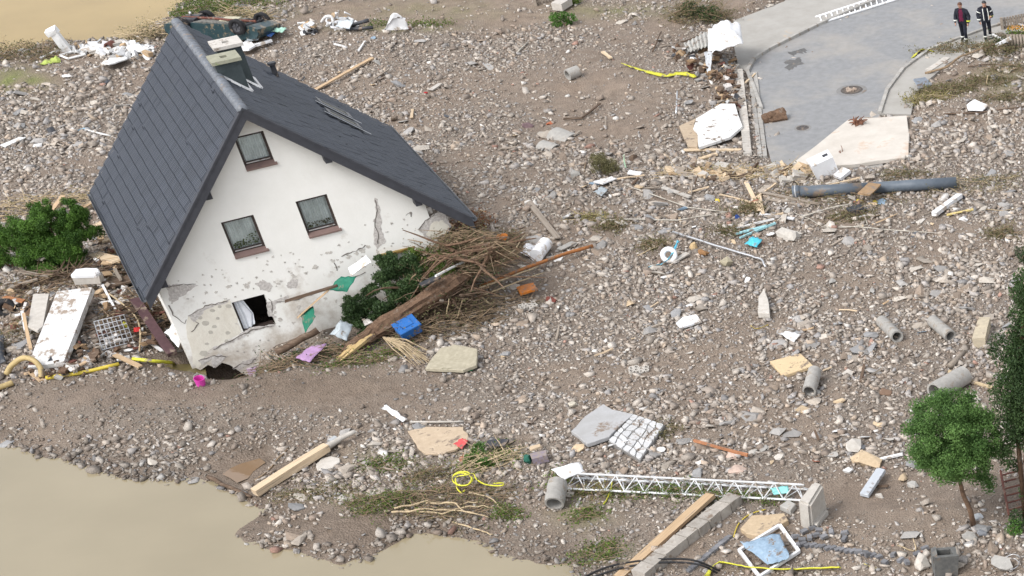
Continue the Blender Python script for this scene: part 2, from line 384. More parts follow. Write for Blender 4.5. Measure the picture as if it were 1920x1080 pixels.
def cloth(name, label, cat, quad, zs=(0, 0, 0, 0), amp=.06, n=14, mat=None, freq=3.0, thick=.012, parent=None, group=None, seed=1, hump=0.0):
    """crumpled sheet spanned between four corners"""
    Q = [P(q[0], q[1], zs[i]) for i, q in enumerate(quad)]; vs = []; c = sum(Q, Vector()) / 4
    r = random.Random(seed); ph = [(r.uniform(0, 6.28), r.uniform(-1, 1), r.uniform(-1, 1), r.uniform(.5, 1.6)) for _ in range(7)]
    for i in range(n + 1):
        for j in range(n + 1):
            u, v = i / n, j / n
            p = Q[0].lerp(Q[1], u).lerp(Q[3].lerp(Q[2], u), v)
            k = sum(abs(math.sin(a + (b * u + d * v) * freq * e * 3)) for a, b, d, e in ph) / 7
            e = math.sin(u * 11 + seed) * .03 + math.sin(v * 13 + seed) * .03
            vs.append(p + Vector((e * (v - .5) * 2 * .6, e * (u - .5) * 2 * .6, amp * k + hump * math.sin(math.pi * u) * math.sin(math.pi * v))) - c)
    fs = [(i * (n + 1) + j, (i + 1) * (n + 1) + j, (i + 1) * (n + 1) + j + 1, i * (n + 1) + j + 1) for i in range(n) for j in range(n)]
    N0 = len(vs); vs2 = vs + [v - Vector((0, 0, thick)) for v in vs]
    fs2 = fs + [tuple(reversed([q + N0 for q in f])) for f in fs]
    rim = [j for j in range(n + 1)] + [i * (n + 1) + n for i in range(1, n + 1)] + [n * (n + 1) + j for j in range(n - 1, -1, -1)] + [i * (n + 1) for i in range(n - 1, 0, -1)]
    for a, b in zip(rim, rim[1:] + rim[:1]): fs2.append((a, b, b + N0, a + N0))
    o = MB().add(vs2, fs2).build(name, mat or WHITE, parent, True); o.location = c
    return tag(o, label, cat, group) if label else o
def ribbon(name, label, cat, pts, w, mat, z=.03, thick=.01, twist=.6, group=None, smooth=True):
    Q = [P(*p) if len(p) == 3 else P(p[0], p[1], z) for p in pts]; path = []
    for i in range(len(Q) - 1):
        a = Q[max(i - 1, 0)]; b = Q[i]; c = Q[i + 1]; d = Q[min(i + 2, len(Q) - 1)]
        for k in range(5):
            t = k / 5; path.append(.5 * ((2 * b) + (c - a) * t + (2 * a - 5 * b + 4 * c - d) * t * t + (3 * b - a - 3 * c + d) * t ** 3))
    path.append(Q[-1]); vs = []; fs = []; n = len(path); g = R_.uniform(0, 1)
    for i, p in enumerate(path):
        t = (path[min(i + 1, n - 1)] - path[max(i - 1, 0)]).normalized(); s = t.cross(Vector((0, 0, 1))).normalized(); u = s.cross(t)
        g += R_.uniform(-twist, twist); k = math.sin(g) * .8; d = (s * math.cos(k) + u * math.sin(k)) * w / 2 * R_.uniform(.7, 1.1); nn = d.cross(t).normalized() * thick
        p = p + Vector((0, 0, abs(d.z) + .01))
        vs += [p - d, p + d, p + d + nn, p - d + nn]
    for i in range(n - 1):
        for k in range(4): fs.append((i * 4 + k, i * 4 + (k + 1) % 4, i * 4 + 4 + (k + 1) % 4, i * 4 + 4 + k))
    fs += [(0, 1, 2, 3), (n * 4 - 1, n * 4 - 2, n * 4 - 3, n * 4 - 4)]
    o = MB().add(vs, fs).build(name, mat, None, smooth, origin=Q[0]); return tag(o, label, cat, group)
def rope(name, label, cat, pts, r, mat, z=.02, n=6, group=None, closed=False):
    Q = [P(*p) if len(p) == 3 else P(p[0], p[1], z) for p in pts]; path = []
    for i in range(len(Q) - 1):
        a = Q[max(i - 1, 0)]; b = Q[i]; c = Q[i + 1]; d = Q[min(i + 2, len(Q) - 1)]
        for k in range(5):
            t = k / 5; path.append(.5 * ((2 * b) + (c - a) * t + (2 * a - 5 * b + 4 * c - d) * t * t + (3 * b - a - 3 * c + d) * t ** 3) + Vector((0, 0, r)))
    path.append(Q[-1] + Vector((0, 0, r)))
    o = MB().tube(path, r, n).build(name, mat, None, True, origin=Q[0]); return tag(o, label, cat, group)
def twig_tube(mb, p, d, L, r, wig=.25, droop=0.0, seg=4, n=4, tone=.5):
    pts = [Vector(p)]; d = Vector(d).normalized()
    for i in range(seg):
        d = (d + Vector([R_.uniform(-wig, wig) for _ in range(3)]) + Vector((0, 0, -droop))).normalized(); pts.append(pts[-1] + d * L / seg)
    mb.tube(pts, [r * (1 - .75 * i / seg) for i in range(seg + 1)], n, False, 0, tone); return pts
LEAF_G = leaf_mat('leaf_green', (.045, .08, .015), (.15, .22, .04))
LEAF_D = leaf_mat('leaf_dark', (.022, .045, .016), (.07, .12, .04))
LEAF_B = leaf_mat('leaf_bright', (.03, .08, .012), (.13, .27, .055))
LEAF_Y = leaf_mat('leaf_yellowed', (.12, .12, .04), (.34, .3, .12))
LEAF_R = leaf_mat('leaf_drowned', (.09, .09, .04), (.22, .2, .1))
def brush(name, label, cat, p, rx, ry, h, twigs=60, leaves=900, lmat=None, tmat=None, ang=0.0, spread=1.0, tl=.7, tr=.012, ls=.07, group=None, kind=None, z=0.0, droop=.05):
    """tangle of flattened branches with leaves; rx along ang, ry across (metres)"""
    c = P(p[0], p[1], z); root = empty(name, c, label, cat, group)
    if kind: root['kind'] = kind
    ca, sa = math.cos(ang), math.sin(ang); tb = MB(); lb = MB(); tips = []
    for _ in range(twigs):
        r = math.sqrt(R_.random()); g = R_.uniform(0, 6.28); a, b = r * math.cos(g) * rx, r * math.sin(g) * ry
        x, y = a * ca - b * sa, a * sa + b * ca
        zz = h * max(0, 1 - r * r) * R_.uniform(.1, 1) + hq(c.x + x, c.y + y) - c.z + z * 0
        dd = ang + R_.gauss(0, spread) + (math.pi if R_.random() < .5 else 0)
        tips += twig_tube(tb, (x, y, zz), (math.cos(dd), math.sin(dd), R_.uniform(-.1, .35)), tl * R_.uniform(.5, 1.3), tr * R_.uniform(.5, 1.5), .25, droop)[1:]
    for _ in range(leaves):
        if tips and R_.random() < .75: q = R_.choice(tips) + Vector([R_.gauss(0, .07) for _ in range(3)])
        else:
            r = math.sqrt(R_.random()); g = R_.uniform(0, 6.28); a, b = r * math.cos(g) * rx, r * math.sin(g) * ry
            q = Vector((a * ca - b * sa, a * sa + b * ca, h * (1 - r * r) * R_.uniform(.2, 1.1)))
        gz = hq(c.x + q.x, c.y + q.y) - c.z
        if q.z < gz: q.z = gz + .02
        lb.leaf(q, ls * R_.uniform(.5, 1.4), R_.random())
    if twigs: tb.build('branches', tmat or TWIG, root, False)
    if leaves: lb.build('leaves', lmat or LEAF_G, root, False)
    return root
def shrub_clumps(root, clumps, n, lmat, ls=.06, part='foliage', shell=.35, upw=.3):
    """leaf faces spread through a list of ellipsoid clumps (centre, radii)"""
    lb = MB(); vol = [c[1][0] * c[1][1] * c[1][2] for c in clumps]; tot = sum(v ** .67 for v in vol)
    for (c, r), v in zip(clumps, vol):
        k = int(n * v ** .67 / tot); base = R_.uniform(.2, .8)
        for _ in range(k):
            d = Vector((R_.gauss(0, 1), R_.gauss(0, 1), R_.gauss(0, 1))).normalized() * (1 - shell * R_.random() ** 1.5) * R_.uniform(.88, 1.08)
            lb.leaf((c[0] + d.x * r[0], c[1] + d.y * r[1], c[2] + d.z * r[2]), ls * R_.uniform(.6, 1.4), min(1, max(0, base + R_.uniform(-.3, .3))))
    return lb.build(part, lmat, root)
# ------------------------------------------------------------------ ground: one sheet out to the horizon
def zone(px, py, lst):
    k = np.zeros(np.shape(px))
    for (cx, cy, rx, ry, s) in lst: k = np.maximum(k, s * np.exp(-(((px - cx) / rx) ** 2 + ((py - cy) / ry) ** 2) * 1.2))
    return k
MUD = [(1110, 165, 170, 75, .85), (1000, 200, 110, 40, .5), (760, 30, 300, 38, 1.1), (880, 18, 330, 42, 1.3), (640, 22, 120, 25, 1), (1180, 45, 130, 40, .9), (1130, 245, 170, 40, .7), (60, 150, 130, 30, .9), (600, 985, 150, 50, 1), (480, 985, 60, 30, 1),
       (560, 730, 250, 42, 1), (220, 738, 230, 32, .8), (1640, 925, 200, 55, .95), (1750, 960, 120, 60, .9), (1050, 960, 150, 50, .6), (1580, 420, 110, 20, .8),
       (1820, 150, 130, 40, .9), (930, 385, 60, 25, .7), (1430, 460, 60, 22, .7), (1250, 485, 60, 20, .6), (1520, 520, 40, 20, .6), (1240, 660, 70, 30, .4), (1250, 380, 60, 25, .6),
       (450, 880, 70, 35, 1), (1330, 1020, 180, 60, .7), (1800, 1060, 160, 40, .8), (800, 770, 110, 25, .6), (1700, 640, 60, 30, .4), (1000, 330, 80, 25, .5), (350, 690, 100, 20, .9), (1380, 10, 60, 25, .9)]
GRASS = [(30, 150, 60, 22, .8), (470, 20, 80, 14, .9), (740, 52, 120, 8, .5), (800, 20, 160, 20, .25), (1090, 970, 60, 25, .4), (1140, 1040, 50, 22, .6), (930, 850, 60, 20, .35), (720, 860, 60, 20, .4), (1150, 20, 120, 14, .4), (1890, 150, 60, 30, .35), (600, 930, 80, 14, .4)]
def silt(x, y): return sstep(.52, .72, .7 * vnoise(x, y, 3.4, 41) + .3 * vnoise(x, y, 1.1, 42))
gm = bpy.data.meshes.new('ground')
def stretch(a, lo, hi):
    e = [4, 10, 25, 60, 140, 320, 700, 1500]
    return np.concatenate([[lo - k for k in e[::-1]], a, [hi + k for k in e]])
XS = stretch(GXS, GXS[0], GXS[-1]); YS = stretch(GYS, GYS[0], GYS[-1])
gx, gy = np.meshgrid(XS, YS, indexing='ij'); nx, ny = gx.shape
gz = np.zeros((nx, ny)); gz[8:-8, 8:-8] = HG
far = np.ones((nx, ny), bool); far[8:-8, 8:-8] = False
gz[far] = height(gx[far], gy[far])
vv = np.stack([gx, gy, gz], -1).reshape(-1, 3)
ii = (np.arange(nx - 1)[:, None] * ny + np.arange(ny - 1)[None, :]).reshape(-1)
qq = np.stack([ii, ii + ny, ii + ny + 1, ii + 1], -1)
gm.vertices.add(len(vv)); gm.vertices.foreach_set('co', vv.ravel())
gm.loops.add(qq.size); gm.loops.foreach_set('vertex_index', qq.ravel().astype(np.int32))
gm.polygons.add(len(qq)); gm.polygons.foreach_set('loop_start', np.arange(0, qq.size, 4).astype(np.int32))
gm.polygons.foreach_set('use_smooth', np.ones(len(qq), bool))
ppx, ppy = pix(gx, gy, gz)
mudv = np.clip(np.maximum(zone(ppx, ppy, MUD) * (.55 + .9 * vnoise(gx, gy, .8, 21)), .6 * silt(gx, gy)), 0, 1); grv = np.clip(zone(ppx, ppy, GRASS) * (.2 + 1.6 * vnoise(gx, gy, .5, 22)), 0, 1)
wetd = np.minimum(np.minimum(poly_sd(gx, gy, LAKE), poly_sd(gx, gy, RIVER)), np.minimum(poly_sd(gx, gy, PUD1), poly_sd(gx, gy, PUD2)))
wet = np.clip(1.25 - wetd / 1.6, 0, 1) * (.6 + .5 * vnoise(gx, gy, .6, 23))
SILT_AND_HOLE_SHADE = [(560, 728, 240, 42, 1), (250, 735, 260, 34, .9), (600, 990, 160, 50, .7), (1640, 935, 200, 45, .6), (380, 800, 200, 40, .5), (430, 704, 60, 18, 1.2)]  # dark wet silt; last zone also paints shade into the hole under the wall
wet = np.clip(wet + .8 * zone(ppx, ppy, SILT_AND_HOLE_SHADE), 0, 1)
for nm, arr in (('mud', mudv), ('grass', grv), ('wet', wet)):
    a = gm.attributes.new(nm, 'FLOAT', 'POINT'); a.data.foreach_set('value', arr.ravel().astype(np.float32))
gm.update(); gm.validate()
def ground_mat():
    m = bpy.data.materials.new('rubble_soil'); m.use_nodes = True; N = m.node_tree.nodes; L = m.node_tree.links; b = N['Principled BSDF']
    b.inputs['Specular IOR Level'].default_value = .3
    tc = N.new('ShaderNodeTexCoord')
    def noise(s, d=6, r=.6):
        n = N.new('ShaderNodeTexNoise'); n.inputs['Scale'].default_value = s; n.inputs['Detail'].default_value = d; n.inputs['Roughness'].default_value = r; L.new(tc.outputs['Object'], n.inputs['Vector']); return n.outputs['Fac']
    def ramp(f, c0, c1, p0=.35, p1=.65):
        r = N.new('ShaderNodeValToRGB'); r.color_ramp.elements[0].position = p0; r.color_ramp.elements[1].position = p1
        r.color_ramp.elements[0].color = (*c0, 1); r.color_ramp.elements[1].color = (*c1, 1); L.new(f, r.inputs['Fac']); return r.outputs['Color']
    def mix(f, a, c):
        x = N.new('ShaderNodeMix'); x.data_type = 'RGBA'; L.new(f, x.inputs[0]); L.new(a, x.inputs[6]); L.new(c, x.inputs[7]); return x.outputs[2]
    def attr(n):
        a = N.new('ShaderNodeAttribute'); a.attribute_name = n; return a.outputs['Fac']
    vo = N.new('ShaderNodeTexVoronoi'); vo.inputs['Scale'].default_value = 16; L.new(tc.outputs['Object'], vo.inputs['Vector'])
    peb = ramp(vo.outputs['Color'], (.11, .09, .073), (.28, .245, .21), .2, .8)
    soil = ramp(noise(1.2), (.13, .1, .078), (.22, .178, .143))
    grav = mix(ramp(noise(2.5), (0, 0, 0), (1, 1, 1)), soil, peb)
    mud = ramp(noise(2.2, 8, .7), (.175, .132, .1), (.27, .212, .165))
    gr = ramp(noise(14, 4), (.09, .1, .035), (.23, .24, .09))
    c = mix(attr('mud'), grav, mud); c = mix(attr('grass'), c, gr)
    wetc = ramp(noise(3), (.1, .075, .055), (.17, .13, .1))
    wf = N.new('ShaderNodeMath'); wf.operation = 'MULTIPLY'; wf.inputs[1].default_value = .8; L.new(attr('wet'), wf.inputs[0])
    c = mix(wf.outputs[0], c, wetc); L.new(c, b.inputs['Base Color'])
    rr = N.new('ShaderNodeMapRange'); rr.inputs[3].default_value = .85; rr.inputs[4].default_value = .4; L.new(attr('wet'), rr.inputs[0]); L.new(rr.outputs[0], b.inputs['Roughness'])
    ad = N.new('ShaderNodeMath'); ad.operation = 'ADD'; L.new(noise(9, 8, .7), ad.inputs[0]); L.new(vo.outputs['Distance'], ad.inputs[1])
    bp = N.new('ShaderNodeBump'); bp.inputs['Strength'].default_value = .7; bp.inputs['Distance'].default_value = .05; L.new(ad.outputs[0], bp.inputs['Height']); L.new(bp.outputs[0], b.inputs['Normal'])
    return m
gm.materials.append(ground_mat())
go = bpy.data.objects.new('ground', gm); COL.objects.link(go); tag(go, 'brown mud and gravel left by the flood', kind='structure')

# ------------------------------------------------------------------ muddy water
def water_mat(name, c1, c2, ior=1.6):
    m = bpy.data.materials.new(name); m.use_nodes = True; N = m.node_tree.nodes; L = m.node_tree.links; b = N['Principled BSDF']
    b.inputs['Roughness'].default_value = .04; b.inputs['IOR'].default_value = ior
    tc = N.new('ShaderNodeTexCoord'); n = N.new('ShaderNodeTexNoise'); n.inputs['Scale'].default_value = .25; n.inputs['Detail'].default_value = 5; L.new(tc.outputs['Object'], n.inputs['Vector'])
    r = N.new('ShaderNodeValToRGB'); r.color_ramp.elements[0].position = .3; r.color_ramp.elements[1].position = .7
    r.color_ramp.elements[0].color = (*c1, 1); r.color_ramp.elements[1].color = (*c2, 1); L.new(n.outputs['Fac'], r.inputs['Fac']); L.new(r.outputs[0], b.inputs['Base Color'])
    n2 = N.new('ShaderNodeTexNoise'); n2.inputs['Scale'].default_value = 3.0; n2.inputs['Detail'].default_value = 3; L.new(tc.outputs['Object'], n2.inputs['Vector'])
    bp = N.new('ShaderNodeBump'); bp.inputs['Strength'].default_value = .12; bp.inputs['Distance'].default_value = .02; L.new(n2.outputs['Fac'], bp.inputs['Height']); L.new(bp.outputs[0], b.inputs['Normal'])
    return m
def water(name, poly, z, mat, grow, label):
    c = np.mean([p[:2] for p in poly], axis=0)
    bm = bmesh.new(); vs = []
    for p in poly:
        d = p[:2] - c; l = np.linalg.norm(d); q = c + d * (1 + grow / l); vs.append(bm.verts.new((q[0], q[1], z)))
    f = bm.faces.new(vs); f.normal_update()
    if f.normal.z < 0: f.normal_flip()
    bmesh.ops.triangulate(bm, faces=[f]); me = bpy.data.meshes.new(name); bm.to_mesh(me); bm.free(); me.materials.append(mat)
    o = bpy.data.objects.new(name, me); COL.objects.link(o); return tag(o, label, kind='structure')
hull = lambda pts: wpoly(pts, W_Z)
water('flood_pool', hull([(-1200, 640), (0, 780), (560, 830), (620, 930), (760, 960), (1150, 1010), (1300, 1500), (900, 1900), (-1200, 1900)]), W_Z, water_mat('silty_water', (.245, .205, .13), (.285, .24, .155), 1.65), 0, 'pale brown silty pool in the foreground')
water('river', hull([(-3000, 300), (-300, 160), (100, 130), (300, 90), (460, -10), (520, -60), (400, -420), (-3000, -440)]), W_Z, water_mat('river_water', (.27, .185, .06), (.33, .23, .08), 1.36), 0, 'ochre brown swollen river')
water('puddle', PUD1, -.1, water_mat('mud_puddle', (.19, .125, .075), (.23, .155, .095)), -.3, 'reddish brown puddle beside the long timber')
water('puddle', PUD2, -.1, water_mat('olive_puddle', (.12, .1, .045), (.15, .125, .055)), .2, 'small olive puddle at the corner of the house')

# ------------------------------------------------------------------ road and pavements
def sheet(name, poly, z0, z1, mat, label):
    c = np.mean([p[:2] for p in poly], axis=0)
    o = MB().prism([(p[0] - c[0], p[1] - c[1]) for p in poly], z0, z1).build(name, mat); o.location = (c[0], c[1], 0); return tag(o, label, kind='structure')
def asphalt():
    m = M('silty_asphalt', (.255, .257, .262), .75, col2=(.2, .202, .205), scale=3.5, bump=.1, rnd=0); N = m.node_tree.nodes; L = m.node_tree.links
    b = N['Principled BSDF']; src = b.inputs['Base Color'].links[0].from_socket
    tc = [n for n in N if n.type == 'TEX_COORD'][0]
    n = N.new('ShaderNodeTexNoise'); n.inputs['Scale'].default_value = .35; n.inputs['Detail'].default_value = 7; n.inputs['Roughness'].default_value = .62; L.new(tc.outputs['Object'], n.inputs['Vector'])
    r = N.new('ShaderNodeValToRGB'); r.color_ramp.elements[0].position = .46; r.color_ramp.elements[1].position = .85; L.new(n.outputs['Fac'], r.inputs['Fac'])
    x = N.new('ShaderNodeMix'); x.data_type = 'RGBA'; L.new(r.outputs[0], x.inputs[0]); L.new(src, x.inputs[6]); x.inputs[7].default_value = (.37, .335, .29, 1); L.new(x.outputs[2], b.inputs['Base Color'])
    return m
road = sheet('road', ROAD, -.3, .0, asphalt(), 'grey asphalt road washed with pale silt')
WALKM = M('pavement_concrete', (.37, .355, .33), .85, col2=(.3, .285, .26), scale=1.0, rnd=0, wear=.4, wear_col=(.4, .33, .26))
wl_ = sheet('pavement_left', WALK_L, -.3, .03, WALKM, 'pale pavement on the far side of the road')
wr_ = sheet('pavement_right', WALK_R, -.3, .03, WALKM, 'pale pavement strip below the two people')
def kerb(name, px, parent_mat, label):
    root = bpy.data.objects.new(name, None); COL.objects.link(root); Q = [Vector(flat(a, b, .0)) for a, b in px]; root.location = Q[0]; tag(root, label, kind='structure')
    path = []
    for A, B in zip(Q, Q[1:]):
        n = max(1, int((B - A).length / .5))
        for k in range(n): path.append((A.lerp(B, k / n), A.lerp(B, (k + 1) / n)))
    for A, B in path:
        d = B - A; o = MB().box((d.length / 2, 0, 0), (d.length - .02, .14, .2), jit=.006).build('kerb_stone', CONC, root)
        mw = frame(A + Vector((0, 0, .01)), B + Vector((0, 0, .01))); mw.translation -= Q[0]; o.matrix_local = mw
    return root
kerb('kerb_left', [(1428, 205), (1414, 167), (1402, 136), (1414, 112), (1442, 94), (1482, 74), (1532, 49), (1640, 2)], CONC, 'curved row of kerb stones on the far side of the road')
kerb('kerb_right', [(1650, 214), (1664, 171), (1694, 131), (1742, 96), (1792, 76), (1850, 55), (1898, 41)], CONC, 'curved row of kerb stones below the two people')
# straight retaining kerb beside the road end: capstones
rw = bpy.data.objects.new('retaining_kerb', None); COL.objects.link(rw); A = Vector(flat(1392, 148, 0)); rw.location = A; tag(rw, 'straight white retaining kerb left of the road end', 'kerb wall')
for off, ww, hh, mt in ((0, .3, .22, CONC_L), (.42, .16, .06, CONC), (.6, .16, .05, CONC)):
    n = 5; a0 = Vector(flat(1387, 140, 0)); b0 = Vector(flat(1404, 298, 0)); d = (b0 - a0); sdv = Vector((-d.y, d.x, 0)).normalized()
    if sdv.x < 0: sdv = -sdv
    n = int(d.length / .98)
    for k in range(n):
        s0 = a0 + d * (k / n) + sdv * off; s1 = a0 + d * ((k + 1) / n) + sdv * off
        o = MB().box(((s1 - s0).length / 2, 0, 0), ((s1 - s0).length - .015, ww, hh * 2), jit=.006).build('capstone' if off == 0 else 'gutter_stone', mt, rw); mw = frame(s0, s1); mw.translation -= A; o.matrix_local = mw
def manhole(px, py, r, label, filled):
    c = Vector(flat(px, py, .0)); root = empty('manhole', c, label, 'manhole', None); n = 32
    def ring(r0, r1, z0, z1, m, nm):
        vs = []; fs = []
        for k in range(n):
            a = 2 * math.pi * k / n; ca, sa = math.cos(a), math.sin(a); vs += [(r0 * ca, r0 * sa, z1), (r1 * ca, r1 * sa, z1), (r1 * ca, r1 * sa, z0)]
        for k in range(n):
            j = (k + 1) % n; fs += [(3 * k, 3 * k + 1, 3 * j + 1, 3 * j), (3 * k + 1, 3 * k + 2, 3 * j + 2, 3 * j + 1)]
        MB().add(vs, fs).build(nm, m, root)
    ring(r * .72, r, -.05, .006, M('road_patch', (.24, .235, .23), var=.2), 'surround')
    ring(r * .58, r * .715, -.05, .014, M('cast_iron', (.1, .085, .075), .6, var=.4), 'rim')
    MB().prism([(r * .56 * math.cos(k * .2618), r * .56 * math.sin(k * .2618)) for k in range(24)], -.05, .01).build('cover', M('iron_cover', (.16, .13, .11), .7, var=.35), root)
    if filled:
        for k in range(9): MB().tube([(R_.uniform(-.2, .2), R_.uniform(-.2, .2), .012), (R_.uniform(-.2, .2), R_.uniform(-.2, .2), .05)], .04, 5).build('mud_lump', M('pale_mud', (.4, .32, .26)), root)
    else:
        for k in range(8): a = k * .785; MB().box((r * .4 * math.cos(a), r * .4 * math.sin(a), .01), (.1, .05, .012), Matrix.Rotation(a, 3, 'Z')).build('vent_slot', DARK, root)
manhole(1597, 169, .6, 'round manhole with a wide ring in the middle of the road', True)
manhole(1505, 240, .33, 'small plain manhole cover near the road end', False)
def puddle_stain(px, label):
    o = slab('mud_patch', None, None, px, .006, M('wet_mud', (.1, .095, .09), .4, var=.3), .0, sub=7, jit=.16, ground=.0, chamfer=0); return tag(o, label, 'mud patch')
puddle_stain([(1478, 98), (1508, 90), (1508, 98), (1490, 104)], 'dark wet smear on the road, upper of two')
puddle_stain([(1470, 116), (1500, 108), (1508, 118), (1490, 128), (1474, 130)], 'dark streaky smear on the road, lower of two')

# ------------------------------------------------------------------ the house
HR = Euler((0, 0, 0)); a_, tx_, ty_ = .5944, -.0798, -.0238
HM = (Matrix.Rotation(a_, 4, 'Z') @ Matrix.Rotation(tx_, 4, 'X') @ Matrix.Rotation(ty_, 4, 'Y')); HM.translation = Vector((-36.566 + 30, 66.132 - 70, 2.722))
house = bpy.data.objects.new('house', None); COL.objects.link(house); house.matrix_world = HM
tag(house, 'white gabled house with slate grey roof, slumped in the rubble', 'house')
HI = HM.inverted(); bpy.context.view_layer.update()
def hplane(px, py, n, c):
    g = Vector(flat(px, py, 0)); o = HI @ Vector(CAM); d = HI.to_3x3() @ (g - Vector(CAM)); n = Vector(n); return o + d * ((c - n.dot(o)) / n.dot(d))
XR, ZH, XLE, ZLE, XRE, ZRE, YF, YB = -.033, 4.866, -4.573, .067, 5.303, -.067, -.521, 11.741
def wallp(px, py, y=0.0): q = hplane(px, py, (0, 1, 0), y); return q.x, q.z
def roofz(x): return ZH + (x - XR) / (XLE - XR) * (ZLE - ZH) if x < XR else ZH + (x - XR) / (XRE - XR) * (ZRE - ZH)
def plaster():
    m = M('white_plaster', (.8, .79, .755), .9, col2=(.75, .74, .7), scale=1.4, bump=.15, rnd=0); N = m.node_tree.nodes; L = m.node_tree.links; b = N['Principled BSDF']
    src = b.inputs['Base Color'].links[0].from_socket; tc = [n for n in N if n.type == 'TEX_COORD'][0]
    n = N.new('ShaderNodeTexNoise'); n.inputs['Scale'].default_value = 1.1; n.inputs['Detail'].default_value = 9; n.inputs['Roughness'].default_value = .7; L.new(tc.outputs['Object'], n.inputs['Vector'])
    sp = N.new('ShaderNodeSeparateXYZ'); L.new(tc.outputs['Object'], sp.inputs[0])
    mr = N.new('ShaderNodeMapRange'); mr.inputs[1].default_value = -3.2; mr.inputs[2].default_value = .3; mr.inputs[3].default_value = .2; mr.inputs[4].default_value = -.13; L.new(sp.outputs['Z'], mr.inputs[0])   # flood tide mark: silt splashes thin out upwards
    ad = N.new('ShaderNodeMath'); L.new(n.outputs['Fac'], ad.inputs[0]); L.new(mr.outputs[0], ad.inputs[1])
    r = N.new('ShaderNodeValToRGB'); r.color_ramp.elements[0].position = .5; r.color_ramp.elements[1].position = .72; L.new(ad.outputs[0], r.inputs['Fac'])
    x = N.new('ShaderNodeMix'); x.data_type = 'RGBA'; L.new(r.outputs[0], x.inputs[0]); L.new(src, x.inputs[6]); x.inputs[7].default_value = (.47, .42, .36, 1); L.new(x.outputs[2], b.inputs['Base Color']); return m
PLAS = plaster(); MASON = M('bare_masonry', (.66, .63, .6), .95, col2=(.36, .33, .31), scale=14, bump=.5, rnd=0); OLDP = M('old_render', (.72, .69, .61), .9, col2=(.62, .58, .5), scale=2.5, bump=.3, rnd=0)
SLATE = M('roof_tile', (.034, .04, .055), .45, col2=(.026, .031, .042), scale=3, bump=.1, spec=.4, rnd=.17, wear=.36, wear_col=(.045, .05, .052))
FASC = M('slate_cladding', (.05, .052, .062), .6, var=.25, rnd=0, scale=4)
WFR = M('window_frame', (.055, .04, .035), .5, var=.3, rnd=0); SILL = M('brown_sill', (.2, .135, .12), .55, var=.2, rnd=0, scale=4)
CURT = M('net_curtain', (.86, .87, .87), .9, var=.3, scale=3, rnd=0)
GLASS = bpy.data.materials.new('window_glass'); GLASS.use_nodes = True
_n = GLASS.node_tree.nodes; _n.clear(); _o = _n.new('ShaderNodeOutputMaterial'); _g = _n.new('ShaderNodeBsdfGlossy'); _g.inputs['Roughness'].default_value = .03; _t = _n.new('ShaderNodeBsdfTransparent'); _t.inputs['Color'].default_value = (.86, .9, .89, 1)
_m = _n.new('ShaderNodeMixShader'); _f = _n.new('ShaderNodeFresnel'); _f.inputs['IOR'].default_value = 1.5
GLASS.node_tree.links.new(_f.outputs[0], _m.inputs[0]); GLASS.node_tree.links.new(_t.outputs[0], _m.inputs[1]); GLASS.node_tree.links.new(_g.outputs[0], _m.inputs[2]); GLASS.node_tree.links.new(_m.outputs[0], _o.inputs['Surface'])
WINS = {'attic': (-.52, .34, 2.96, 3.95), 'left': (-1.76, -.80, .456, 1.572), 'right': (.48, 1.43, .51, 1.645), 'low': (-2.34, -1.36, -1.94, -.90)}
XW0, XW1 = -4.125, 4.125
bl = [wallp(*q) for q in [(362, 688), (376, 694), (390, 684), (404, 690), (416, 680), (430, 684), (440, 690), (454, 700), (470, 706), (484, 699), (500, 690)]]
def gable_wall():
    """front wall split into cells round the window openings, broken lower edge on the left"""
    xs = sorted({XW0, XW1, XR} | {v for q in WINS.values() for v in q[:2]}); zt = lambda x: roofz(x) - .24
    mb = MB(); T = .3
    def bot(x):
        if x <= bl[0][0]: return bl[0][1]
        for (x0, z0), (x1, z1) in zip(bl, bl[1:]):
            if x0 <= x <= x1: return z0 + (z1 - z0) * (x - x0) / (x1 - x0)
        return -3.6
    xs = sorted(set(xs) | {b[0] for b in bl if b[0] > XW0} | {bl[-1][0] + .02})
    for x0, x1 in zip(xs, xs[1:]):
        xm = (x0 + x1) / 2; cuts = [(bot(x0 + 1e-4), bot(x1 - 1e-4))]
        for q in sorted([q for q in WINS.values() if q[0] - 1e-6 <= xm <= q[1] + 1e-6], key=lambda q: q[2]): cuts += [(q[2], q[2]), (q[3], q[3])]
        cuts.append((zt(x0), zt(x1)))
        for k in range(0, len(cuts), 2):
            (a0, a1), (b0, b1) = cuts[k], cuts[k + 1]
            mb.add([(x0, 0, a0), (x1, 0, a1), (x1, 0, b1), (x0, 0, b0), (x0, T, a0), (x1, T, a1), (x1, T, b1), (x0, T, b0)],
                   [(0, 1, 2, 3), (5, 4, 7, 6), (4, 5, 1, 0), (3, 2, 6, 7)] + ([(4, 0, 3, 7)] if True else []) + [(1, 5, 6, 2)])
    return mb
gw = gable_wall().build('gable_wall', PLAS, house)
sw = MB()
sw.add([(XW0, .3, -3.3), (XW0, 11.2, -3.9), (XW0, 11.2, -.1), (XW0, .3, -.1), (XW0 + .3, .3, -3.3), (XW0 + .3, 11.2, -3.9), (XW0 + .3, 11.2, -.1), (XW0 + .3, .3, -.1)], [(1, 0, 3, 2), (4, 5, 6, 7), (0, 1, 5, 4), (2, 3, 7, 6), (0, 4, 7, 3), (1, 2, 6, 5)])
sw.add([(XW1 - .3, .3, -3.6), (XW1 - .3, 11.2, -3.6), (XW1 - .3, 11.2, .7), (XW1 - .3, .3, .7), (XW1, .3, -3.6), (XW1, 11.2, -3.6), (XW1, 11.2, .7), (XW1, .3, .7)], [(1, 0, 3, 2), (4, 5, 6, 7), (0, 1, 5, 4), (2, 3, 7, 6), (0, 4, 7, 3), (1, 2, 6, 5)])
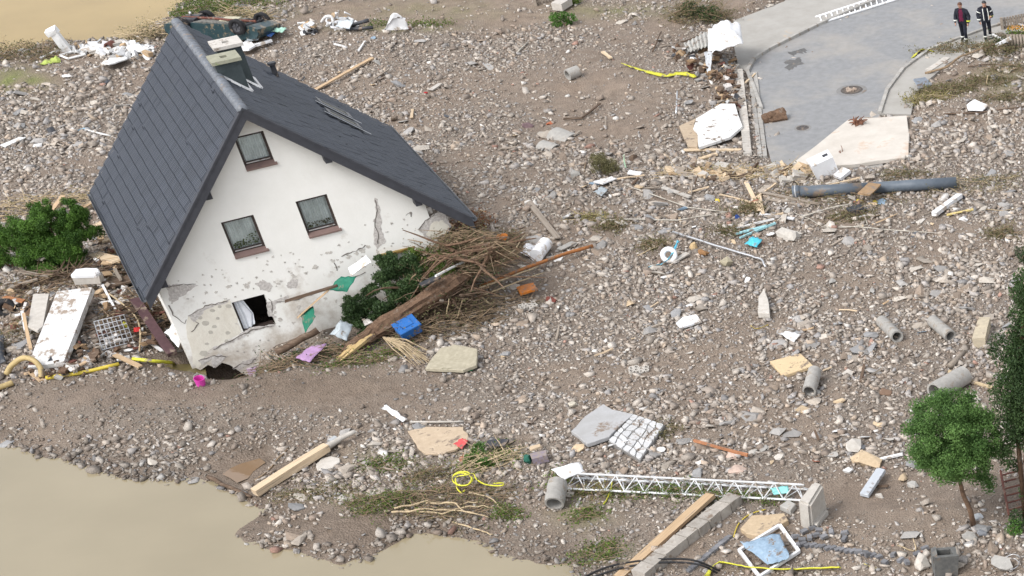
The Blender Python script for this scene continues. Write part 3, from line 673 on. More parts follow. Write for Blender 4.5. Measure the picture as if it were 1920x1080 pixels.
sw.build('side_wall', PLAS, house)
MB().add([(XW0, 11.2, -3.9), (XW1, 11.2, -3.9), (XW1, 11.2, roofz(XW1) - .3), (XR, 11.2, ZH - .3), (XW0, 11.2, roofz(XW0) - .3)], [(1, 0, 4, 3, 2)]).build('back_wall', PLAS, house)
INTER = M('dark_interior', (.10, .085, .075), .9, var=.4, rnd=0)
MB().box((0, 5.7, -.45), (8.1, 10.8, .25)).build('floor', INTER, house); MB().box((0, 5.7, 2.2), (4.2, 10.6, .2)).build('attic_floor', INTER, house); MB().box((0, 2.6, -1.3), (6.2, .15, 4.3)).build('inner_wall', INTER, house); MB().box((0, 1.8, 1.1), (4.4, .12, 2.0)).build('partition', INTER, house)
for nm, (x0, x1, z0, z1) in WINS.items():
    fr = MB(); y = .13; d = .07; wdt = x1 - x0
    if nm != 'low':
        for c, s in (((x0 + .035, y, (z0 + z1) / 2), (.07, d, z1 - z0)), ((x1 - .035, y, (z0 + z1) / 2), (.07, d, z1 - z0)), (((x0 + x1) / 2, y, z1 - .035), (wdt - .14, d, .07)), (((x0 + x1) / 2, y, z0 + .13), (wdt - .14, d, .09))): fr.box(c, s)
        f = fr.build('window', WFR, house)
        MB().add([(x0 + .06, y, z0 + .17), (x1 - .06, y, z0 + .17), (x1 - .06, y, z1 - .06), (x0 + .06, y, z1 - .06)], [(0, 1, 2, 3)]).build('pane', GLASS, f)
        MB().box(((x0 + x1) / 2, y - .042, z0 + .135), (wdt - .16, .012, .03)).build('glazing_bar', STEEL, f)
        s = MB(); s.add([(x0 - .0, -.06, z0 - .02), (x1 + .05, -.06, z0 - .02), (x1 + .05, .12, z0 + .085), (x0 - .0, .12, z0 + .085), (x0, -.06, z0 - .07), (x1 + .05, -.06, z0 - .07), (x1 + .05, .12, z0 - .0), (x0, .12, z0 - .0)], [(0, 1, 2, 3), (4, 7, 6, 5), (0, 4, 5, 1), (1, 5, 6, 2), (3, 7, 4, 0)]); s.build('sill', SILL, f)
        cu = MB(); n = 44; vs = []
        for k in range(n + 1):
            x = x0 + .03 + (wdt - .06) * k / n; yy = .185 + .016 * math.sin(k * 1.1) + .012 * math.sin(k * 2.7)
            vs += [(x, yy, z0 + .15), (x, yy, z1)]
        cu.add(vs, [(2 * k, 2 * k + 2, 2 * k + 3, 2 * k + 1) for k in range(n)]); cu.build('curtain', CURT, f)
        if nm != 'attic':
            pl = MB()
            for k in range(150 if nm == 'left' else 90):
                t = R_.random(); hh = (.12 + .28 * t) if nm == 'left' else .16
                pl.leaf((x0 + .1 + (wdt - .2) * t, R_.uniform(.145, .16), z0 + .2 + R_.random() * hh), .07, R_.random())
            pl.build('house_plants', LEAF_G if nm == 'left' else LEAF_R, f)
        else:
            pass
    else:
        for c, s in (((x0 + .03, y, (z0 + z1) / 2), (.05, d, z1 - z0)), (((x0 + x1) / 2, y, z1 - .02), (wdt, d, .04)), (((x0 + x1) / 2, y + .02, z0 + .05), (wdt - .1, .22, .08))): fr.box(c, s)
        f = fr.build('window', WFR, house); f['label'] = 'broken lower window with a torn curtain'
        cu = MB(); n = 12; vs = []
        for k in range(n + 1):
            u = k / n; vs += [(x0 + .06 + .36 * u, .1 + .03 * math.sin(k * 1.5), z0 + .1 + .1 * u ** 3), (x0 + .06 + .40 * u + (.12 * math.sin(u * 3) if u > .5 else 0), .12 + .03 * math.sin(k * 1.5), (z0 + z1) / 2), (x0 + .06 + .28 * u, .12 + .03 * math.sin(k * 1.5), z1 - .03)]
        cu.add(vs, [q for k in range(n) for q in ((3 * k, 3 * k + 3, 3 * k + 4, 3 * k + 1), (3 * k + 1, 3 * k + 4, 3 * k + 5, 3 * k + 2))]); cu.build('curtain', M('pale_curtain', (.66, .68, .72), var=.2, rnd=0), f, True)
# plaster damage: bare patches 3 mm proud, each a piece of its own
def patch(name, px, mat, y=-.004, th=.03, sub=5, jit=.035):
    n = len(px); poly = []
    for i in range(n):
        A = wallp(*px[i]); B = wallp(*px[(i + 1) % n])
        for k in range(sub): t = k / sub; j = jit if k else 0; poly.append((A[0] + (B[0] - A[0]) * t + R_.uniform(-j, j), A[1] + (B[1] - A[1]) * t + R_.uniform(-j, j)))
    mb = MB(); ar = sum(poly[i][0] * poly[(i + 1) % len(poly)][1] - poly[(i + 1) % len(poly)][0] * poly[i][1] for i in range(len(poly)))
    if ar < 0: poly = poly[::-1]
    m = len(poly); vs = [(p[0], y, p[1]) for p in poly] + [(p[0], y + th, p[1]) for p in poly]
    mb.add(vs, [tuple(range(m))] + [(i, m + i, m + (i + 1) % m, (i + 1) % m) for i in range(m)]); return mb.build(name, mat, house)
FLAKE = M('flaked_plaster', (.66, .63, .58), .95, col2=(.4, .37, .34), scale=16, bump=.5, rnd=0)
def chip(px, py, r, mat=None):
    k = R_.randint(6, 9); patch('plaster_chip', [(px + r * .8 * math.cos(6.283 * i / k) * R_.uniform(.4, 1.5), py + r * .55 * math.sin(6.283 * i / k) * R_.uniform(.4, 1.5)) for i in range(k)], mat or FLAKE, -.003 - R_.random() * .003, sub=3, jit=.025)
patch('old_render', [(352, 592), (384, 573), (430, 562), (438, 580), (452, 622), (420, 642), (390, 658), (372, 690), (362, 684), (350, 620)], OLDP, -.004)
patch('bare_masonry', [(313, 535), (330, 532), (372, 535), (340, 556), (322, 570), (316, 560)], MASON, -.006)
patch('bare_masonry', [(352, 592), (384, 574), (430, 562), (428, 566), (386, 580), (372, 596), (362, 605)], MASON, -.008)
patch('bare_masonry', [(398, 652), (430, 640), (456, 622), (470, 614), (515, 608), (512, 612), (470, 622), (452, 634), (425, 645), (402, 656)], MASON, -.009)
patch('bare_masonry', [(499, 566), (540, 553), (538, 562), (520, 568), (510, 588), (518, 596), (503, 592)], MASON, -.006)
patch('bare_masonry', [(478, 531), (492, 524), (512, 538), (505, 547), (488, 544)], MASON, -.005)
patch('bare_masonry', [(702, 372), (708, 372), (712, 400), (716, 430), (724, 452), (705, 470), (700, 440), (706, 420), (699, 416), (705, 400)], MASON, -.006)
patch('bare_masonry', [(784, 432), (790, 422), (812, 402), (820, 396), (836, 404), (846, 420), (836, 438), (800, 450)], MASON, -.007)
patch('white_render', [(798, 440), (812, 416), (830, 412), (842, 424), (834, 438), (812, 446)], OLDP, -.011)
patch('bare_masonry', [(536, 536), (548, 522), (560, 524), (556, 538), (545, 542)], MASON, -.005)
patch('bare_masonry', [(372, 676), (392, 668), (412, 664), (428, 668), (420, 674), (400, 690), (396, 672), (380, 684)], MASON, -.010)
patch('bare_masonry', [(436, 690), (462, 676), (484, 668), (470, 684), (448, 694)], MASON, -.006)
patch('lilac_panel', [(462, 692), (498, 682), (500, 690), (482, 706), (470, 712)], M('lilac_render', (.62, .45, .66), var=.12, rnd=0), -.02)
for q in [(386, 548, 5), (405, 548, 4), (428, 538, 5), (383, 568, 4), (462, 536, 7), (468, 530, 4), (522, 532, 5), (550, 518, 6), (575, 512, 4), (590, 502, 8), (572, 512, 3), (616, 474, 7), (625, 490, 5), (630, 502, 4), (635, 500, 3), (652, 478, 5), (640, 492, 4),
          (560, 575, 6), (610, 560, 5), (630, 565, 5), (640, 572, 6), (560, 585, 4), (525, 600, 6), (516, 585, 5), (590, 618, 3), (655, 482, 6), (668, 476, 6), (680, 470, 8), (690, 462, 6), (770, 400, 3), (758, 412, 3)]: chip(*q)
for _ in range(70):
    u = R_.random(); chip(330 + u * 420 + R_.gauss(0, 14), 585 - u * 105 + R_.gauss(0, 20) - 30, R_.uniform(1.2, 3.4))
for _ in range(30): chip(R_.uniform(380, 620), R_.uniform(600, 690), R_.uniform(1.2, 4))
STAIN = M('render_stain', (.5, .47, .41), var=.2, rnd=0)
for q in [(398, 582, 5), (412, 575, 4), (428, 574, 6), (385, 606, 7), (402, 612, 5), (427, 624, 5), (395, 623, 5), (408, 597, 4), (375, 596, 5), (425, 640, 5), (382, 662, 8), (388, 645, 4)]: 
    k = 9; patch('render_stain', [(q[0] + q[2] * math.cos(6.283 * i / k) * R_.uniform(.8, 1.2), q[1] + q[2] * .65 * math.sin(6.283 * i / k) * R_.uniform(.8, 1.2)) for i in range(k)], STAIN, -.0065 - R_.random() * .001, sub=1)
CRACK = M('plaster_crack', (.2, .18, .16), .95, var=.4, rnd=0, scale=20)
def crack(px, w_=.018):
    q = [wallp(*p) for p in px]; path = []
    for (x0, z0), (x1, z1) in zip(q, q[1:]):
        n = max(2, int(math.hypot(x1 - x0, z1 - z0) / .09))
        for k in range(n): path.append((x0 + (x1 - x0) * k / n + R_.uniform(-.025, .025), z0 + (z1 - z0) * k / n + R_.uniform(-.025, .025)))
    vs = []
    for i, (x, z) in enumerate(path):
        j = min(i + 1, len(path) - 1); dx, dz = path[j][0] - path[max(i - 1, 0)][0], path[j][1] - path[max(i - 1, 0)][1]; l = math.hypot(dx, dz) + 1e-9; t = w_ * R_.uniform(.3, 1.2); vs += [(x - dz / l * t, -.0125, z + dx / l * t), (x + dz / l * t, -.0125, z - dx / l * t)]
    MB().add(vs, [(2 * i + 1, 2 * i + 3, 2 * i + 2, 2 * i) for i in range(len(path) - 1)]).build('plaster_crack', CRACK, house)
for q in ([(520, 566), (560, 560), (620, 540), (668, 518), (690, 506)], [(704, 374), (708, 400), (702, 418), (710, 440), (706, 462)], [(310, 538), (345, 533), (375, 534)], [(352, 592), (386, 574), (432, 562)], [(360, 622), (372, 606), (360, 600)], [(400, 656), (440, 634), (470, 620), (515, 609)],
          [(436, 690), (452, 682), (466, 684), (484, 668)], [(640, 480), (652, 476), (668, 470), (690, 458)], [(784, 432), (798, 414), (820, 397)], [(316, 572), (325, 592), (345, 606), (352, 592)], [(470, 690), (500, 680), (540, 662), (590, 640)], [(372, 676), (396, 668), (428, 668)], [(625, 492), (632, 505), (630, 512)], [(505, 560), (512, 575), (508, 590)], [(760, 405), (770, 398), (772, 412)]): crack(q)
# roof decking, verge boards, ridge, tiles
def roof_side(xe, ze, nm):
    mb = MB(); t = .2; s = 1 if xe > XR else -1
    a = (XR, ZH - .06); b = (xe, ze - .06); a2 = (XR, ZH - .3); b2 = (xe, ze - .3 + .08)
    mb.add([(a[0], YF + .05, a[1]), (b[0], YF + .05, b[1]), (b2[0], YF + .05, b2[1]), (a2[0], YF + .05, a2[1]), (a[0], YB - .05, a[1]), (b[0], YB - .05, b[1]), (b2[0], YB - .05, b2[1]), (a2[0], YB - .05, a2[1])],
           [(0, 1, 2, 3), (5, 4, 7, 6), (0, 4, 5, 1), (1, 5, 6, 2), (2, 6, 7, 3)]); mb.build(nm, FASC, house)
roof_side(XLE, ZLE, 'roof_deck'); roof_side(XRE, ZRE, 'roof_deck')
def verge(xe, ze, y):
    d = .34; n = 22
    for k in range(n):
        u0, u1 = k / n, (k + 1) / n
        x0, x1 = XR + (xe - XR) * u0, XR + (xe - XR) * u1; z0, z1 = ZH + (ze - ZH) * u0 - .02, ZH + (ze - ZH) * u1 - .02
        yo = y - .012 * (k % 2) * 0 - .004 * R_.random()
        MB().add([(x0, yo, z0), (x1, yo, z1), (x1, yo, z1 - d), (x0, yo, z0 - d), (x0, yo + .05, z0), (x1, yo + .05, z1), (x1, yo + .05, z1 - d), (x0, yo + .05, z0 - d)],
                 [(0, 1, 2, 3) if xe < XR else (3, 2, 1, 0), (4, 5, 1, 0), (3, 2, 6, 7), (7, 6, 5, 4), (1, 5, 6, 2), (0, 3, 7, 4)]).build('verge_slate', FASC, house)
for xe, ze in ((XLE, ZLE), (XRE, ZRE)):
    verge(xe, ze, YF - .01)
    MB().add([(XR, YF - .03, ZH + .03), (xe, YF - .03, ze + .03), (xe, YF + .1, ze + .075), (XR, YF + .1, ZH + .075), (XR, YF - .03, ZH - .05), (xe, YF - .03, ze - .05)], [(0, 1, 2, 3) if xe > XR else (3, 2, 1, 0), (4, 5, 1, 0) if xe > XR else (0, 1, 5, 4)]).build('verge_cap', FASC, house)
def tile_geo(slope_len, groove, wob=0.0):
    """one concrete roof tile: local u along eave (ridge direction y), v down slope"""
    w, l = .31, .42; pr = [(0, .004), (.05, .03), (.12, .008), (.165, .008), (.21, .03), (.27, .008), (.31, .004)]
    vs = []
    for (u, hgt_) in pr:
        g = hgt_ * .6; q = .02 * groove; vs += [(u, 0, g - .012), (u, l - .066, g + .032), (u, l - .06, g + .031 - q), (u, l - .034, g + .031 - q), (u, l - .026, g + .033), (u, l, g + .03), (u, l - .002, -.01)]
    n = len(pr); fs = []
    for k in range(n - 1): fs += [(7 * k + j, 7 * k + j + 1, 7 * k + 8 + j, 7 * k + 7 + j) for j in range(6)]
    return vs, fs
def roof_tiles(xe, ze, individually):
    sl = math.hypot(xe - XR, ze - ZH); ex = Vector(((xe - XR) / sl, 0, (ze - ZH) / sl)); ey = Vector((0, 1, 0)); nn = ex.cross(ey); nn = -nn if nn.z < 0 else nn
    rows = 18 if individually else 20; cols = 40; rp = sl / rows; cp = (YB - YF) / cols; vs, fs = tile_geo(sl, 1 if individually else 0)
    Mx = Matrix((ey, ex, nn)).transposed().to_4x4()
    me = MB().add(vs, fs if ex.x > 0 else [tuple(reversed(f)) for f in fs]).mesh('tile', SLATE)
    if me.polygons[0].normal.z < 0: me.flip_normals()
    rest = MB(); n = 0
    for r in range(rows - 1, -1, -1):
        for c in range(cols):
            o0 = Vector((XR, YF, ZH)) + ex * (r * rp + R_.uniform(-.012, .012) + (.07 if R_.random() < .012 else 0)) + ey * (c * cp) + nn * R_.uniform(-.006, .006)
            m = Matrix.Translation(o0) @ Mx @ Matrix.Rotation(R_.uniform(-.008, .008), 4, 'X')
            if individually and c < 20 and n < 300 and r >= 3:
                o = bpy.data.objects.new('roof_tile', me); COL.objects.link(o); o.parent = house; o.matrix_local = m; n += 1
            else: rest.add([m @ Vector(v) for v in vs], fs if me.polygons[0].vertices[0] == fs[0][0] else [tuple(reversed(f)) for f in fs])
    o = rest.build('roof_tiles', SLATE, house); o['kind'] = 'stuff'
roof_tiles(XLE, ZLE, True); roof_tiles(XRE, ZRE, False)
RIDGE = M('ridge_cap', (.16, .175, .2), .45, var=.35, rnd=.12, scale=4, spec=.5)
for k in range(31):
    y0 = YF - .03 + k * (YB - YF + .05) / 31; L_ = (YB - YF) / 31 + .03; vs = []
    for yy, rr in ((y0, .15), (y0 + L_, .135)):
        for j in range(9): g = math.pi * j / 8; vs.append((XR + math.cos(g) * rr * 1.15, yy, ZH - .06 + math.sin(g) * rr * 1.05))
    MB().add(vs, [(j, 9 + j, 10 + j, j + 1) for j in range(8)] + [tuple(range(9))]).build('ridge_tile', RIDGE, house, True)
for (x0, x1, y0, y1, zt, moss) in ((.0, .72, 3.65, 4.5, 5.2, .3), (.34, 1.08, 5.35, 6.25, 5.2, 0)):
    zb = roofz(x1) - .4; ch = MB().box(((x0 + x1) / 2, (y0 + y1) / 2, (zb + zt) / 2), (x1 - x0, y1 - y0, zt - zb)).build('chimney', M('chimney_slate', (.06, .075, .08), .5, col2=(.03, .04, .042), scale=2.2, rnd=0), house)
    CAPM = M('chimney_cap_mossy', (.36, .355, .27), var=.25, wear=.4, wear_col=(.2, .26, .1)) if moss else M('chimney_cap', (.52, .49, .45), var=.15)
    cp_ = MB(); X0, X1, Y0, Y1 = x0 - .08, x1 + .08, y0 - .08, y1 + .08; xm, ym = (X0 + X1) / 2, (Y0 + Y1) / 2; hx, hy = .1, .14
    for c, s in (((X0 / 2 + (xm - hx) / 2, ym), (xm - hx - X0, Y1 - Y0)), (((xm + hx + X1) / 2, ym), (X1 - xm - hx, Y1 - Y0)), ((xm, (Y0 + ym - hy) / 2), (2 * hx, ym - hy - Y0)), ((xm, (Y1 + ym + hy) / 2), (2 * hx, Y1 - ym - hy))): cp_.box((c[0], c[1], zt + .05), (s[0], s[1], .1))
    cp_.build('cap', CAPM, ch)
FL = M('lead_flashing', (.85, .86, .88), .3, var=.15, rnd=0)
_nR = Vector((ZH - ZRE, 0, XRE - XR)).normalized(); _cR = _nR.dot(Vector((XR, 0, ZH))) + .1
for (p0, p1) in (((415, 140.5), (433, 148)), ((435, 150), (453, 159)), ((454, 159.5), (472, 168)), ((472, 168), (459, 151)), ((455, 144.5), (472, 153)), ((473, 153.5), (490, 162.5)), ((490, 162.5), (475, 143.5))):
    A_, B_ = hplane(*p0, _nR, _cR), hplane(*p1, _nR, _cR); s_ = _nR.cross(B_ - A_).normalized() * .06
    MB().add([A_ - s_, B_ - s_, B_ + s_, A_ + s_, A_ - s_ - _nR * .06, B_ - s_ - _nR * .06, B_ + s_ - _nR * .06, A_ + s_ - _nR * .06], [(0, 1, 2, 3), (0, 4, 5, 1), (1, 5, 6, 2), (2, 6, 7, 3), (3, 7, 4, 0)]).build('flashing', FL, house)
vp = MB(); vz = roofz(2.22); vp.tube([(2.22, 10.2, vz - .1), (2.22, 10.2, vz + .42)], .09, 12); vp.tube([(2.22, 10.2, vz + .42), (2.22, 10.2, vz + .5)], .14, 12); vp.build('vent_pipe', DARK, house)
for (y0, y1) in ((8.25, 8.95), (6.75, 7.45)):
    x0, x1 = 3.05, 3.9; fr = MB(); z = lambda x: roofz(x)
    def rb(xa, xb, ya, yb, h0, h1): fr.add([(xa, ya, z(xa) + h0), (xb, ya, z(xb) + h0), (xb, yb, z(xb) + h0), (xa, yb, z(xa) + h0), (xa, ya, z(xa) + h1), (xb, ya, z(xb) + h1), (xb, yb, z(xb) + h1), (xa, yb, z(xa) + h1)], [(3, 2, 1, 0), (4, 5, 6, 7), (0, 1, 5, 4), (1, 2, 6, 5), (2, 3, 7, 6), (3, 0, 4, 7)])
    rb(x0, x1, y0, y0 + .09, .0, .19); rb(x0, x1, y1 - .09, y1, .0, .19); rb(x0, x0 + .1, y0 + .09, y1 - .09, 0, .189); rb(x1 - .1, x1, y0 + .09, y1 - .09, 0, .189)
    f = fr.build('skylight', M('skylight_frame', (.2, .21, .23), .4, metal=.4, rnd=0), house)
    MB().add([(x0 + .09, y0 + .08, z(x0 + .09) + .15), (x1 - .09, y0 + .08, z(x1 - .09) + .15), (x1 - .09, y1 - .08, z(x1 - .09) + .15), (x0 + .09, y1 - .08, z(x0 + .09) + .15)], [(0, 1, 2, 3)]).build('pane', M('skylight_glass', (.3, .3, .24), .05, spec=.8, rnd=0), f)
    MB().add([(x0 - .12, y0 - .14, z(x0 - .12) + .15), (x1 + .2, y0 - .14, z(x1 + .2) + .15), (x1 + .2, y0, z(x1 + .2) + .15), (x0 - .12, y0, z(x0 - .12) + .15)], [(0, 1, 2, 3)]).build('flashing', M('lead_flashing_grey', (.5, .52, .55), .4, rnd=0), f)
for (x, s) in ((1.78, 1), (-1.83, 1), (-3.95, 1), (3.9, 1)):
    zz = roofz(x) - .46; MB().box((x, -.2, zz + .06), (.2, .44, .24)).build('purlin_end', FASC, house)
for xe, ze in ((XLE, ZLE), (XRE, ZRE)):
    s = 1 if xe > 0 else -1; vs = []
    for y in (YF, YB):
        for j in range(7): g = math.pi + math.pi * j / 6; vs.append((xe + s * .06 + math.cos(g) * .075, y, ze - .02 + math.sin(g) * .075))
        for j in range(6, -1, -1): g = math.pi + math.pi * j / 6; vs.append((xe + s * .06 + math.cos(g) * .09, y, ze - .02 + math.sin(g) * .09))
    MB().add(vs, [(j, j + 1, 15 + j, 14 + j) for j in range(13)] + [(13, 0, 14, 27), tuple(range(13, -1, -1)), tuple(range(14, 28))]).build('gutter', M('zinc_gutter', (.14, .15, .17), .4, metal=.3, rnd=0), house)
# ------------------------------------------------------------------ wreckage left of the house
board('polystyrene_block', 'large thick white panel streaked with mud, left of the house', 'panel', (146, 549), (92, 690), 1.12, .18, M('muddy_white', (.72, .72, .72), .5, col2=(.6, .59, .57), wear=.47, wear_col=(.3, .24, .19)), z0=.5, z1=.12, roll=.1, jit=.02)
slab('grey_board', 'grey limp board leaning beside the large white panel', 'board', [(62, 551), (92, 550), (80, 612), (70, 620), (52, 612)], .08, CONC_L, z=.35)
def crate_box():
    c = P(168, 528, .35); root = empty('white_basin', c, 'white open basin between the shrub and the white panel', 'basin', rot=(0, .05, .15)); mb = MB()
    mb.box((0, 0, .12), (.8, .4, .24), jit=.02).build('tub', CONC_L, root); MB().prism([(-.42, -.18), (-.3, -.22), (.35, -.2), (.42, 0), (.3, .25), (-.1, .3), (-.4, .2)], .23, .36, .04).build('foam_top', WHITE_C, root)
crate_box()
def wire_crate():
    root = empty('wire_crate', P(215, 640, .1), 'square grey wire grid crate beside the white panel', 'crate'); O_ = root.location
    A, B, C_, D = [P(q[0], q[1], z) for q, z in (((176, 603), .55), ((232, 590), .55), ((250, 640), .15), ((192, 656), .15))]
    dn = Vector((.1, .25, -.28))
    for k in range(8):
        t = k / 7; MB().tube([A.lerp(B, t) - O_, D.lerp(C_, t) - O_], .014, 5).build('wire', STEEL, root)
    for k in range(7):
        t = k / 6; MB().tube([A.lerp(D, t) - O_, B.lerp(C_, t) - O_], .014, 5).build('wire', STEEL, root)
    for q in (A, B, C_, D): MB().tube([q - O_, q + dn - O_], .014, 5).build('wire', STEEL, root)
    for q, r in ((A, B), (B, C_), (C_, D), (D, A)): MB().tube([q + dn - O_, r + dn - O_], .014, 5).build('wire', STEEL, root)
wire_crate()
board('maroon_beam', 'long dark maroon beam leaning by the house corner', 'beam', (255, 566), (324, 668), .28, .14, M('maroon_paint', (.085, .045, .05), var=.3), z0=.5, z1=.1)
pole('yellow_pipe', 'long yellow pipe lying along the gravel bank, left of house', 'pipe', [(88, 712), (150, 703), (225, 686)], .06, .06, YEL, bend=.01)
pole('yellow_pipe', 'short bright yellow pipe pointing at the house corner', 'pipe', [(250, 676, .15), (290, 680, .12), (332, 684, .1)], .06, .05, YELG, bend=.01)
rope('tan_hose', 'thick tan hose arched over a stone at the left edge', 'hose', [(14, 706, .0), (24, 690, .2), (45, 676, .4), (65, 680, .4), (78, 695, .2), (80, 712, 0)], .085, M('tan_rubber', (.45, .34, .16), .5), n=9)
rope('tan_hose', 'end of a tan hose curling in at the left edge', 'hose', [(-10, 735), (10, 728), (26, 722)], .085, M('tan_rubber', (.45, .34, .16), .5), n=9)
def bucket(px, label, mat, r=.16, h=.26):
    c = P(*px); root = empty('bucket', c, label, 'bucket', rot=(.1, .15, 0)); n = 16; vs = []
    for z, q in ((0, r * .8), (h, r), (h, r * .92), (.03, r * .74)):
        for k in range(n): vs.append((q * math.cos(6.283 * k / n), q * math.sin(6.283 * k / n), z))
    MB().add(vs, [(i * n + k, i * n + (k + 1) % n, (i + 1) * n + (k + 1) % n, (i + 1) * n + k) for i in range(3) for k in range(n)] + [tuple(range(3 * n, 4 * n)), tuple(range(n - 1, -1, -1))]).build('tub', mat, root)
    MB().tube([(r * math.cos(t), r * .3 * math.sin(t), h + .12 * math.sin(t)) for t in np.linspace(0, 3.14, 9)], .008, 5).build('handle', STEEL, root)
bucket((377, 722), 'bright pink bucket under the broken corner of the house', M('pink_plastic', (.62, .06, .38), .4, var=.15))
cloth('white_sack', 'white crumpled sack at the left corner of the house', 'sack', [(312, 626), (330, 610), (352, 622), (335, 655)], (.5, .62, .5, .3), .12, 10, WHITE_C, hump=.25)
for i, (a, b, wd, z0, z1, m, lb) in enumerate([
    ((180, 425), (214, 408), .3, .5, .7, WOOD_L, 'topmost pale curved plank under the left eave'), ((196, 452), (222, 447), .3, .4, .5, WOOD_L, 'short pale plank second below the left eave'),
    ((175, 478), (222, 490), .42, .3, .4, WOOD_L, 'wide tan board under the left eave'), ((190, 494), (228, 488), .4, .25, .4, WOOD, 'tan board poking out from under the left eave'),
    ((215, 505), (226, 525), .1, .3, .3, WOOD_G, 'thin grey slat below the left eave'), ((200, 535), (262, 520), .55, .15, .3, WOOD_D, 'broad brown beam behind the corner of the house'),
    ((217, 667), (262, 688), .16, .2, .1, WOOD, 'short orange timber by the yellow pipe'), ((192, 535), (216, 580), .06, .5, .2, WHITE_C, 'thin white strip above the wire crate'),
    ((45, 590), (58, 655), .1, .6, .15, WOOD, 'tan post standing by the grey board'), ((42, 585), (47, 620), .08, .5, .3, WHITE_C, 'narrow white slat left of the grey board'),
    ((20, 540), (70, 525), .14, .3, .3, WOOD_G, 'grey plank below the left shrub'), ((8, 558), (45, 566), .16, .25, .2, M('orange_brick', (.4, .18, .08)), 'reddish board at the left edge below the shrub'),
    ((40, 510), (95, 520), .12, .3, .3, WOOD_G, 'weathered plank behind the grey board'), ((60, 700), (82, 716), .2, .05, .0, WOOD, 'stubby tan timber by the arched hose'),
    ((140, 400), (190, 372), .14, .1, .2, WOOD, 'tan branch-like plank above the shrub'), ((96, 398), (118, 370), .2, .5, .8, WOOD, 'tan board sticking up behind the shrub'),
    ((275, 640), (305, 660), .1, .1, .1, WHITE, 'pale splinter beside the maroon beam'), ((280, 610), (300, 600), .3, .1, .1, CONC, 'broken grey block beside the maroon beam')]):
    board('plank', lb, 'plank', a, b, wd, .05, m, z0, z1)
for a, label in (((258, 622), 'small red canister beside the wire crate'),): rock('red_scrap', label, 'scrap', a, .25, .2, .2, M('red_plastic', (.5, .02, .02), .4), z=.2)
rock('yellow_scrap', 'small lemon yellow scrap above the wire crate', 'scrap', (237, 612), .12, .12, .25, YELG, z=.25)
rope('bent_root', 'pale bent root hanging beside the maroon beam', 'root', [(205, 552, .5), (235, 575, .4), (258, 600, .35), (264, 630, .2), (262, 660, .05)], .03, TWIG_L)
def tyre(px, label, r=.32, wd=.2, tilt=(1.2, 0, .4), z=.15, name='tyre'):
    c = P(px[0], px[1], z); vs = []; n, m = 22, 8
    for i in range(n):
        a = 6.283 * i / n
        for j in range(m): b = 6.283 * j / m; q = r - .1 + .1 * math.cos(b); vs.append((q * math.cos(a), q * math.sin(a), wd / 2 * math.sin(b)))
    o = MB().add(vs, [(i * m + j, ((i + 1) % n) * m + j, ((i + 1) % n) * m + (j + 1) % m, i * m + (j + 1) % m) for i in range(n) for j in range(m)]).build(name, RUBBER, None, True); o.location = c; o.rotation_euler = tilt; return tag(o, label, 'tyre')
tyre((12, 578), 'black tyre half hidden at the left edge')
cloth('dark_bag', 'dark plastic bag at the left edge near the hose', 'bag', [(-12, 640), (8, 630), (12, 680), (-8, 690)], (.2, .3, .1, .05), .1, 10, M('black_film', (.04, .045, .055), .25), hump=.2)
# juniper shrubs
def juniper(px, label, clumps, n, mat=LEAF_B):
    c = P(*px); root = empty('juniper_shrub', c, label, 'shrub'); tb = MB()
    clumps = [(tuple(v * 1.18 for v in q), tuple(v * 1.2 for v in r)) for q, r in clumps]
    for (q, r) in clumps: twig_tube(tb, (q[0] * .2, q[1] * .2, 0), Vector(q), Vector(q).length, .05, .12, 0, 4, 6)
    tb.build('stems', BARK, root)
    cl = []
    for (q, r) in clumps:
        for _ in range(34):
            d = Vector((R_.gauss(0, 1), R_.gauss(0, 1), R_.gauss(0, 1))).normalized() * R_.uniform(.35, 1.1); k = R_.uniform(.18, .36)
            cl.append(((q[0] + d.x * r[0], q[1] + d.y * r[1], max(.15, q[2] + d.z * r[2])), (r[0] * k, r[1] * k, r[2] * k)))
    shrub_clumps(root, cl, n, mat, .06, shell=.7)
JUN = leaf_mat('juniper', (.022, .06, .01), (.12, .235, .04))
juniper((110, 500), 'large bright green juniper shrub left of the house', [((.2, 0, 1.1), (.6, .6, .65)), ((-.5, .1, .85), (.5, .55, .6)), ((.75, .1, .9), (.55, .55, .55)), ((.45, -.3, .55), (.7, .6, .5)), ((-.25, -.4, .5), (.6, .5, .5)), ((0, .3, 1.5), (.35, .35, .4)), ((.6, .5, 1.35), (.45, .45, .45))], 70000, JUN)
juniper((28, 500), 'smaller dark green juniper shrub at the left edge', [((-.2, 0, .7), (.55, .5, .6)), ((.25, .1, .95), (.45, .45, .5)), ((-.7, 0, .5), (.5, .5, .5))], 16000, JUN)
brush('driftwood_heap', 'heap of broken twigs and straw behind the junipers', 'brushwood', (90, 390), 3.0, .9, .45, 220, 500, LEAF_Y, TWIG_L, .3, .8, .9, .018, kind='stuff')
brush('driftwood_heap', 'tangle of dark twigs under the junipers', 'brushwood', (80, 545), 2.6, 1.0, .4, 200, 500, LEAF_R, TWIG, .1, 1, .9, .016, kind='stuff')
brush('driftwood_heap', 'dark debris of roots and mud under the left eave', 'brushwood', (262, 590), 1.3, 1.4, .4, 200, 250, LEAF_R, TWIG, .6, 1, .7, .016, kind='stuff')
brush('driftwood_heap', 'dark broken branches between wire crate and house', 'brushwood', (275, 600), 1.4, 1.1, .6, 140, 200, LEAF_R, WOOD_D, .8, .9, 1.0, .03, kind='stuff')
brush('driftwood_heap', 'dark branches lying under the big juniper', 'brushwood', (150, 520), 2.0, .7, .4, 160, 300, LEAF_R, WOOD_D, .2, .9, 1.0, .025, kind='stuff')
